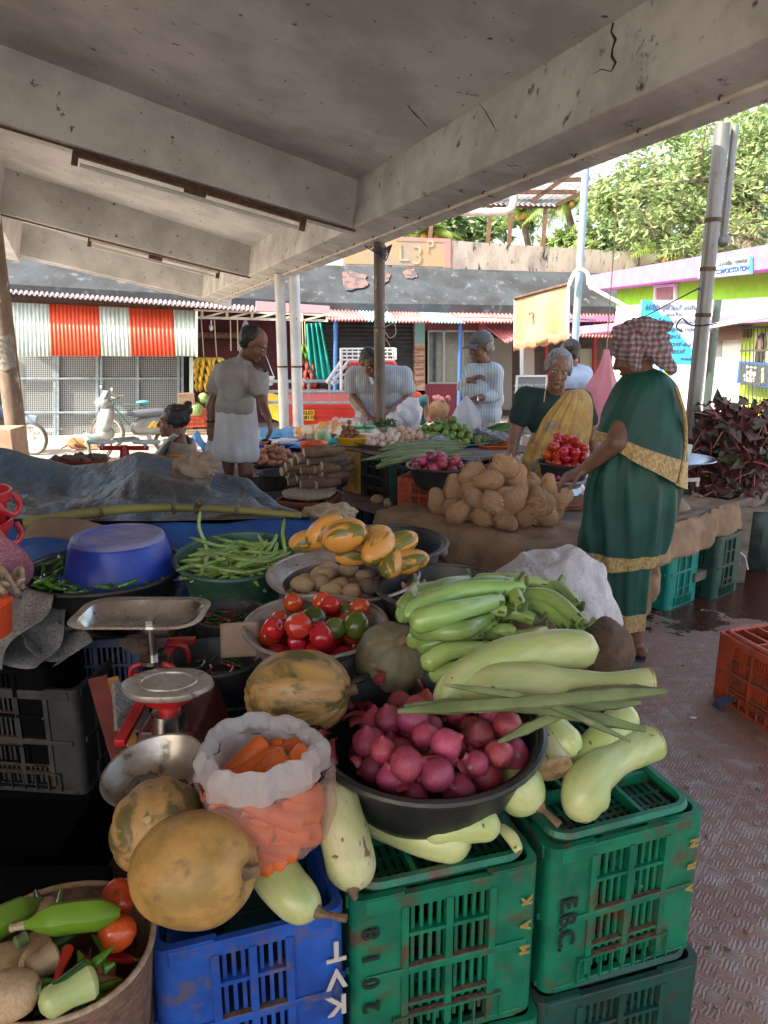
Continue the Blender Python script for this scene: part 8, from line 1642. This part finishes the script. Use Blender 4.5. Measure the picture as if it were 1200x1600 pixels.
# ================================================================ VEHICLES AND ANIMALS ON THE STREET
TYRE = mat('tyre',(.05,.05,.05),(.12,.11,.10),rough=.85,scale=9)
def wheel(t,c,r,w,axis,spokes=14,rimm=None,name='wheel'):
 ax = V(axis).normalized(); M = along(c,ax); m = MB(); n = 40
 m.lathe([(r * .84,-w * .4),(r * .95,-w * .5),(r,-w * .2),(r,w * .2),(r * .95,w * .5),(r * .84,w * .4),(r * .82,0),(r * .84,-w * .4)],n,M); p = part(name,m,TYRE,t)
 m = MB(); m.lathe([(r * .76,-w * .3),(r * .84,-w * .42),(r * .84,w * .42),(r * .76,w * .3),(r * .76,-w * .3)],n,M); part('rim',m,rimm or M_steel,p)
 m = MB(); m.lathe([(0,-w * .7),(r * .16,-w * .7),(r * .2,0),(r * .16,w * .7),(0,w * .7)],16,M)
 for k in range(spokes): a = 2 * math.pi * k / spokes; m.bar(M @ V((r * .1 * math.cos(a),r * .1 * math.sin(a),w * .3 * (-1) ** k)),M @ V((r * .8 * math.cos(a + .25),r * .8 * math.sin(a + .25),0)),.006,.006)
 part('hub',m,rimm or M_steel,p); return p
GZ = -.9
TYK = 12.6
def tk(px,py,dy=0): return aty(px,py,TYK + dy)
t = thing('goods_truck','small red and yellow three-wheel goods truck with railed load bed','truck',V((tk(520,650).x,TYK,GZ)))
M_tred = mat('truck_red',(.60,.045,.03),(.5,.035,.025),rough=.4,scale=4); M_tyel = mat('truck_yellow',(.78,.50,.03),(.7,.42,.03),rough=.4,scale=4); M_tpink = mat('faded_red_pink',(.62,.16,.17),rough=.5)
a,b_ = tk(446,664),tk(600,668); zt = tk(446,632).z
m = MB(); m.bbox((a.x,TYK,a.z + .0),(b_.x + .25,TYK + .05,zt));
for k in range(4): m.bbox((a.x + .02,TYK - .012,a.z + .05 + k * (zt - a.z - .08) / 3.4),(b_.x + .2,TYK,a.z + .065 + k * (zt - a.z - .08) / 3.4))
part('red_side',m,M_tred,t,smooth=False,bevel=.004)
m = MB(); m.bbox((a.x,TYK,zt),(b_.x + .25,TYK + .05,zt + .18)); part('pink_top_board',m,M_tpink,t,smooth=False)
q = tk(415,600,1.0); m = MB(); m.prism([a + V((0,0,.02)),V((a.x,TYK,zt + .12)),V((q.x - .15,TYK + 1.3,zt + .12)),V((q.x - .15,TYK + 1.3,a.z + .02))],(.04,0,0)); part('yellow_tailgate',m,M_tyel,t,smooth=False)
m = MB(); m.bbox((a.x,TYK + 1.25,a.z),(b_.x + .25,TYK + 1.3,zt + .1)); m.bbox((a.x,TYK + .05,a.z),(b_.x + .25,TYK + 1.25,a.z + .05)); part('bed',m,M_tyel,t,smooth=False)
m = MB(); rz = [tk(446,y).z for y in (596,612,629)]
for z in rz: m.tube([(a.x - .35,TYK + .02,z),(b_.x + .2,TYK + .02,z)],.028,8); m.tube([(a.x - .35,TYK + .02,z),(q.x - .5,TYK + 1.3,z)],.025,8)
for k in range(7): x = a.x - .3 + k * (b_.x + .45 - a.x) / 6; m.tube([(x,TYK + .02,rz[2] - .05),(x,TYK + .02,rz[0])],.022,8)
part('side_rails',m,M_frame,t)
m = MB()
for y0,y1,x0,x1 in ((598,560,510,530),(600,562,518,540)): m.tube([tk(x0,y0),tk(x1 + 6,y1,.2)],.028,8)
for y in (545,550,556,562): m.tube([tk(533,y),tk(618,y,.0)],.018,6)
for x in range(533,620,9): m.tube([tk(x,544),tk(x,562)],.014,6)
m.tube([tk(533,544),tk(533,610)],.025,8); m.tube([tk(618,544),tk(618,562)],.022,8)
for y in (575,585,595): m.tube([tk(520,y + 6),tk(545,y - 2,.2)],.018,6)
part('roof_rack',m,M_white,t)
cabp = [(545,566),(612,564),(622,572),(629,612),(648,620),(650,668),(600,668),(545,660)]
m = MB(); m.prism([tk(x,y,.1) for x,y in cabp[:4] + [(629,640),(545,640)]],(0,1.1,0)); part('cab',m,M_tred,t,smooth=False,bevel=.03,bseg=3)
m = MB(); m.prism([tk(x,y,-.05) for x,y in ((612,614),(650,612),(644,640),(650,672),(640,674),(618,660))],(0,.5,0)); part('yellow_front_door',m,M_tyel,t,smooth=False,bevel=.01)
m = MB(); m.prism([tk(x,y,.05) for x,y in ((615,574),(620,573),(632,608),(625,610))],(0,.9,0)); part('windscreen',m,M_glass,t,smooth=False)
m = MB(); m.prism([tk(x,y,.06) for x,y in ((555,575),(598,574),(600,596),(555,598))],(0,.02,0)); part('rear_window',m,M_glass,t,smooth=False)
P1,P2 = tk(471,657,-.02),tk(491,641,-.02)
m = MB(); m.bbox((P1.x,P1.y,P1.z),(P2.x,P1.y + .015,P2.z)); pl_ = part('number_plate',m,mat('plate_yellow',(.75,.48,.02),rough=.5),t,smooth=False)
for k,s_ in enumerate(('KL02','Q8110')): part('lettering',text_mb(s_,.085,basis(((P1.x + P2.x) / 2,P1.y - .006,P2.z - .045 - .08 * k),(1,0,0),(0,0,1)),.001,bold=.002),M_wire,pl_,smooth=False)
part('lettering',text_mb('allhdra',.09,basis((tk(530,654).x,TYK - .02,tk(530,654).z),(1,0,0),(0,0,1)),.001),M_white,t,smooth=False)
for x in (a.x + .35,b_.x + .1): wheel(t,V((x,TYK + .15,GZ + .25)),.25,.12,(0,1,0),5)
for k,x in enumerate((470,489)):
 q = tk(x,622,.4); crate(['left','right'][k] + ' orange crate standing in the truck bed',frame(V((q.x,q.y,a.z + .06)),0),mat('orange_crate_far',(.75,.16,.03),rough=.5),.42,.3,.50,top='open')
c = tk(425,688,.5); m = MB(); m.bbox((c.x - .25,c.y - .2,GZ),(c.x + .25,c.y + .2,GZ + .55)); single('yellow_can',m,M_tyel,'yellow and grey container under the truck tailgate','container',smooth=False,bevel=.03)
c = aty(686,640,10.9); m = MB(); m.ell((0,0,0),(.13,.12,.15),T(c),nu=24,nv=16,fn=lambda q: 1 + .12 * noise.noise(q * 2) + .25 * (abs(q.x) ** 4 + abs(q.z) ** 4) * .6); single('burlap_sack',m,M_burlap,'upright brown sack beside the distant seated person','sack')
c = aty(690,623,10.9); m = MB()
for k in range(9): m.ell((0,0,0),.035,T(c + V((rnd.uniform(-.13,.13),rnd.uniform(-.08,.08),rnd.uniform(-.01,.02)))),nu=8,nv=6)
single('pink_roots',m,mat('pink_roots',(.6,.2,.22),rough=.7),'small pinkish roots on top of the upright brown sack','roots',kind='stuff')
MY = 13.9; wc = aty(50,682,MY); t = thing('motorcycle','motorcycle with bare front wheel and pale fork beside the left pillar','motorcycle',V((wc.x,MY,GZ)))
wc.z = GZ + .31
wheel(t,wc,.31,.09,(.15,1,0),18,M_white); r2 = wc + V((-1.3,.15,0)); wheel(t,r2,.31,.10,(.15,1,0),18,M_white)
for s_ in (-1,1): m = MB(); m.tube([wc + V((0,s_ * .07,0)),wc + V((-.30,s_ * .07,.62))],.025,8); part('fork_leg',m,M_white,t)
m = MB(); m.tube([wc + V((.30 * math.sin(a),0,.36 * math.cos(a))) for a in (-.9,-.5,0,.4)],.045,8,flat=2); part('mudguard',m,mat('blue_grey_paint',(.12,.18,.26),rough=.3),t)
m = MB(); m.ell(wc + V((-.62,.05,.48)),(.32,.13,.15)); part('fuel_tank',m,mat('dark_paint',(.02,.03,.06),rough=.25),t)
m = MB(); m.ell(wc + V((-1.12,.1,.46)),(.38,.12,.07)); part('saddle',m,M_black,t)
m = MB(); m.box(wc + V((-.62,.08,.05)),(.45,.25,.38)); part('engine',m,M_iron,t,bevel=.04,bseg=3)
m = MB(); m.ell(wc + V((-.22,-.02,.62)),(.09,.1,.11)); part('headlamp',m,M_steel,t)
m = MB(); m.tube(smoothpath([wc + V((-.42,-.36,.78)),wc + V((-.3,-.1,.72)),wc + V((-.3,.1,.72)),wc + V((-.42,.36,.78))],12),.016,8); part('handlebar',m,M_wire,t)
SCX = aty(156,697,13.4); sc0 = V((SCX.x,13.4,GZ)); Ms = T(sc0) @ rot('Z',36)
t = thing('scooter','grey and silver scooter parked before the wire mesh shop front','scooter',sc0)
W_ = lambda x,y,z: Ms @ V((x,y,z))
ax_ = Ms.to_3x3() @ V((0,1,0))
wheel(t,W_(0,0,.22),.22,.10,ax_,5,M_steel); wheel(t,W_(1.22,0,.22),.22,.11,ax_,5,M_steel)
M_sil = mat('silver_grey_paint',(.30,.32,.32),(.22,.24,.24),rough=.25,metal=.3,scale=6); M_sdk = mat('scooter_dark',(.10,.12,.15),rough=.35)
def sell(name,c,r,ma,ry=0): m = MB(); m.ell((0,0,0),r,Ms @ T(V(c)) @ rot('Y',ry),nu=24,nv=16); return part(name,m,ma,t)
sell('mudguard',(-.02,0,.38),(.24,.085,.10),mat('green_grey_paint',(.2,.3,.27),rough=.3))
sell('front_apron',(.14,0,.72),(.13,.22,.30),M_sil,20); sell('lower_fairing',(.12,0,.47),(.16,.17,.14),M_sil)
sell('headlight_cowl',(.15,0,1.02),(.13,.17,.12),M_sil); sell('headlight',(.04,0,1.02),(.05,.10,.06),M_tube)
m = MB(); m.grid(lambda u,v: W_(.06 + .10 * v + .05 * (2 * u - 1) ** 2,(u - .5) * .26,1.08 + .16 * v),8,4); part('windscreen',m,mat('smoked_screen',(.15,.22,.26),rough=.1),t,solid=.004)
m = MB(); m.tube(smoothpath([W_(.30,-.34,1.12),W_(.22,-.15,1.08),W_(.22,.15,1.08),W_(.30,.34,1.12)],12),.016,8); part('handlebar',m,M_wire,t)
for s_ in (-1,1):
 m = MB(); m.tube([W_(.24,s_ * .25,1.1),W_(.20,s_ * .32,1.24)],.007,6); m.ell((0,0,0),(.02,.06,.04),Ms @ T(V((.20,s_ * .33,1.27)))); part('mirror',m,M_steel,t)
m = MB(); m.box((.48,0,.32),(.42,.30,.06),Ms); part('floorboard',m,M_sdk,t,bevel=.02)
sell('side_panel',(.98,0,.56),(.42,.17,.20),M_sil,-8); sell('seat',(.95,0,.78),(.44,.15,.08),M_sdk); sell('tail_light',(1.40,0,.66),(.05,.09,.05),M_redp)
m = MB(); m.tube(smoothpath([W_(-.20,-.16,.34),W_(-.26,0,.34),W_(-.20,.16,.34),W_(.1,.20,.36),W_(.1,.2,.5)],12),.014,8); m.tube(smoothpath([W_(-.2,-.16,.5),W_(-.27,0,.5),W_(-.2,.16,.5)],8),.014,8); part('crash_guard',m,M_steel,t)
for k in range(3): m = MB(); m.ell((0,0,0),(.03,.006,.10),Ms @ T(V((.92 + .1 * k,-.172,.58))) @ rot('Y',55),nu=10,nv=6); part('yellow_decal',m,M_tyel,t)
BY = 14.5; bc = aty(167,664,BY); bc.z = GZ + .34; t = thing('bicycle','bicycle with tall thin wheels leaning behind the scooter','bicycle',V((bc.x,BY,GZ)))
wheel(t,bc,.34,.035,(0,1,0),20); b2 = bc + V((1.05,.1,0)); wheel(t,b2,.34,.035,(0,1,0),20); wheel(t,bc + V((1.55,.3,0)),.30,.035,(0,1,0),16) if False else None
m = MB(); bb = bc + V((.55,.05,-.04)); st_ = bc + V((.72,.06,.50)); hd = bc + V((.18,0,.55))
for p,q in ((bb,st_),(bb,hd - V((0,0,.08))),(st_,hd),(bb,b2),(st_,b2),(bc,hd + V((.0,0,.1)))): m.tube([p,q],.016,8)
part('frame',m,mat('bicycle_green',(.03,.10,.09),rough=.4),t)
m = MB(); m.ell(st_ + V((0,0,.08)),(.14,.08,.035)); part('saddle',m,mat('teal_saddle',(.04,.25,.30),rough=.5),t)
m = MB(); m.tube(smoothpath([hd + V((.12,-.26,.14)),hd + V((0,-.15,.16)),hd + V((0,.15,.16)),hd + V((.12,.26,.14))],10),.012,8); part('handlebar',m,M_steel,t)
m = MB(); m.bar(b2 + V((-.25,0,.40)),b2 + V((.2,0,.40)),.14,.02); part('carrier',m,M_redp,t)
DY = 14.6; c = aty(128,691,DY); c.z = GZ + .11; t = thing('dog','brown dog lying curled on the street beside the scooter','dog',V((c.x,DY,GZ)))
m = MB(); caps(m,c + V((-.18,0,.0)),c + V((.14,.02,.0)),.11,.10); caps(m,c + V((.14,0,.0)),c + V((.26,-.08,-.03)),.07,.055); m.ell(c + V((.31,-.12,-.04)),(.075,.055,.05)); m.ell(c + V((.38,-.15,-.06)),(.045,.03,.028))
for x,y in ((-.16,-.1),(.12,-.1)): caps(m,c + V((x,y,-.02)),c + V((x + .12,y - .1,-.08)),.04,.025); caps(m,c + V((x + .12,y - .1,-.08)),c + V((x + .24,y - .08,-.09)),.022,.02)
caps(m,c + V((-.28,0,-.03)),c + V((-.36,-.14,-.09)),.025,.014)
for s_ in (-1,1): m.ell(c + V((.29,-.10 + s_ * .045,.01)),(.02,.012,.032))
fused_part('body',m,mat('brown_dog_fur',(.34,.17,.08),(.26,.12,.06),rough=.9,scale=9,bump=.5,bscale=60),t,.014,2)
# ================================================================ TREES
def leaves(n,cfun,size,seed=0,aspect=.5):
 rs_ = random.Random(seed); m = MB(); vs,fs = [],[]
 for k in range(n):
  p = cfun(rs_); s_ = size * rs_.uniform(.6,1.35); a = V((rs_.gauss(0,1),rs_.gauss(0,1),rs_.gauss(-.25,.6))).normalized(); b_ = a.cross(V((rs_.gauss(0,.5),rs_.gauss(0,.5),1))).normalized(); nn = a.cross(b_) * .16 * s_
  i = len(vs); vs += [p,p + a * s_ * .45 + b_ * s_ * aspect * .5 + nn,p + a * s_,p + a * s_ * .45 - b_ * s_ * aspect * .5 + nn,p + a * s_ * .5]; fs += [(i,i + 1,i + 4),(i + 1,i + 2,i + 4),(i + 2,i + 3,i + 4),(i + 3,i,i + 4)]
 m.add(vs,fs); return m
M_lf = [translucent('tree_leaf_a',(.30,.40,.17),(.16,.26,.09),.35,.35,.1,10),translucent('tree_leaf_b',(.22,.33,.14),(.12,.21,.08),.35,.4,.1,10),translucent('palm_leaf',(.20,.27,.05),(.10,.17,.03),.35,.4,.1,10)]
def tree(label,base,top,blobs,n,size,ma,seed,trunk_r=.18,cat='tree'):
 t = thing('broadleaf_tree',label,cat,base,'trees behind the buildings'); rs_ = random.Random(seed); m = MB(); m.tube(smoothpath([base,base.lerp(top,.5) + V((rs_.uniform(-.3,.3),0,0)),top],14),[trunk_r * (1 - .55 * i / 14) for i in range(15)],10)
 for c,r in blobs:
  st_ = base.lerp(top,rs_.uniform(.55,.95)); m.tube(smoothpath([st_,st_.lerp(c,.5) + V((0,0,.2)),c],8),[trunk_r * .45 * (1 - .8 * i / 8) for i in range(9)],7)
  for k in range(4): e = c + V((rs_.gauss(0,.5) * r[0],rs_.gauss(0,.5) * r[1],rs_.gauss(0,.5) * r[2])); m.tube([c,e],[trunk_r * .14,.01],5)
 part('trunk',m,M_bark,t)
 subs = []
 for c,r in blobs:
  for k in range(16): d_ = V((rs_.gauss(0,1),rs_.gauss(0,1),rs_.gauss(0,1))).normalized() * rs_.uniform(.35,1.0); subs.append((c + V((d_.x * r[0],d_.y * r[1],d_.z * r[2])),min(r) * rs_.uniform(.22,.42)))
 def cf(q): c,r = q.choice(subs); return c + V((q.gauss(0,.6),q.gauss(0,.6),q.gauss(0,.5))) * r
 part('crown',leaves(n,cf,size,seed),ma,t,smooth=False); return t
tree('bright broad leaved tree rising behind the toilet block, nearest the steel post',V((8.6,17.5,-.9)),V((8.2,17.5,4.6)),[(aty(1010,330,17.5),(1.5,1.3,.9)),(aty(1090,280,17.2),(1.6,1.4,1.1)),(aty(1180,250,17),(1.5,1.5,1.3)),(aty(1170,360,17),(1.3,1.3,.9)),(aty(1060,370,17.5),(1.4,1.2,.6)),(aty(1130,210,18),(2.0,1.6,.9)),(aty(960,300,18),(.8,1,.6))],7600,.17,M_lf[0],1)
tree('darker leafy tree filling the gap behind the shed roof at right',V((8.8,23,-.9)),V((9,23,5)),[(aty(985,350,23),(1.8,1.4,1.0)),(aty(1060,300,23),(2.5,1.5,1.8)),(aty(1180,320,22),(2.5,1.5,1.8)),(aty(1240,230,23),(2.5,2,2.2)),(aty(1120,240,24),(2.6,2,1.6))],6000,.24,M_lf[1],2)
tree('low tree seen between the parapet and the market roof, left of the shed posts',V((1.9,30,-.9)),V((2.2,30,2.6)),[(aty(700,352,30),(1.6,1,.6)),(aty(745,360,30),(1.4,1,.5)),(aty(660,362,30),(1.0,1,.4)),(aty(790,340,32),(1.3,1,.7))],2600,.34,M_lf[1],3)
tree('yellowish green tree low behind the parapet right of the blue pole',V((7.0,26,-.9)),V((7.2,26,3)),[(aty(930,375,26),(1.2,1,.6)),(aty(980,385,26),(1.3,1,.6)),(aty(880,375,28),(.7,.8,.35))],2200,.32,M_lf[0],4)
def palm(label,base,top,R_,seed,nf=15):
 t = thing('coconut_palm',label,'palm',base,'coconut palms behind the buildings'); rs_ = random.Random(seed); m = MB(); m.tube(smoothpath([base,base.lerp(top,.5) + V((.3,0,0)),top],14),[.17 - .004 * i for i in range(15)],10); part('trunk',m,M_bark,t)
 m = MB(); m2 = MB()
 for k in range(nf):
  a = 2 * math.pi * k / nf + rs_.uniform(-.2,.2); el = rs_.uniform(-.3,1.0); d_ = V((math.cos(a) * math.cos(el),math.sin(a) * math.cos(el),math.sin(el))); pts = []
  for i in range(13): u = i / 12; pts.append(top + d_ * R_ * u + V((0,0,-R_ * .55 * u * u)))
  m2.tube(pts,[.03 * (1 - .8 * i / 12) for i in range(13)],5)
  for i in range(1,13):
   for q in (0,.5):
    p = pts[i] if q == 0 else (pts[i] + pts[i - 1]) / 2; tg = (pts[i] - pts[i - 1]).normalized(); sd = tg.cross(V((0,0,1))).normalized(); L = R_ * .30 * math.sin(math.pi * min(.97,.12 + i / 13 * .88)) + .1
    for s_ in (-1,1): e = p + (sd * s_ * .75 + tg * .5 + V((0,0,-.55))).normalized() * L * rs_.uniform(.8,1.1); w = tg * .035; j = len(m.v); m.v += [p - w,p + w,e]; m.f.append([j,j + 1,j + 2]); m.m.append(0)
 part('fronds',m,M_lf[2],t,smooth=False); part('frond_ribs',m2,M_gstem,t)
 m = MB()
 for k in range(5): m.ell(top + V((rs_.uniform(-.25,.25),rs_.uniform(-.25,.25),-.2)),.13,nu=10,nv=8)
 part('coconuts',m,mat('orange_coconut',(.5,.25,.06),rough=.6),t)
palm('coconut palm with hanging fronds seen under the shed roof',V((6.3,31,-.9)),aty(815,330,31),2.1,1)
palm('coconut palm with orange fruit right of the shed post',V((7.6,27,-.9)),aty(882,312,28),1.5,2)
palm('tall coconut palm behind the leafy tree, left part of its crown',V((9.8,26,-.9)),aty(955,300,27),2.0,3)
palm('coconut palm low behind the parapet near the middle post',V((2.6,28,-.9)),aty(672,362,29),1.5,4)
palm('coconut palm behind the toilet block at the right photo edge',V((10.8,20,-.9)),aty(1170,330,20),2.3,5)
palm('coconut palm with drooping fronds over the toilet block roof',V((8.3,21.5,-.9)),aty(1060,395,21),1.8,6)
palm('small coconut palm left of the blue pole, far away',V((8.4,33,-.9)),aty(735,345,33),1.6,7)
m = MB(); c = aty(1190,380,20); m.box((c.x + 1,21,1.5),(3,1,5)); single('far_house',m,M_cream,'cream house wall glimpsed between the leaves at the far right','house',smooth=False)
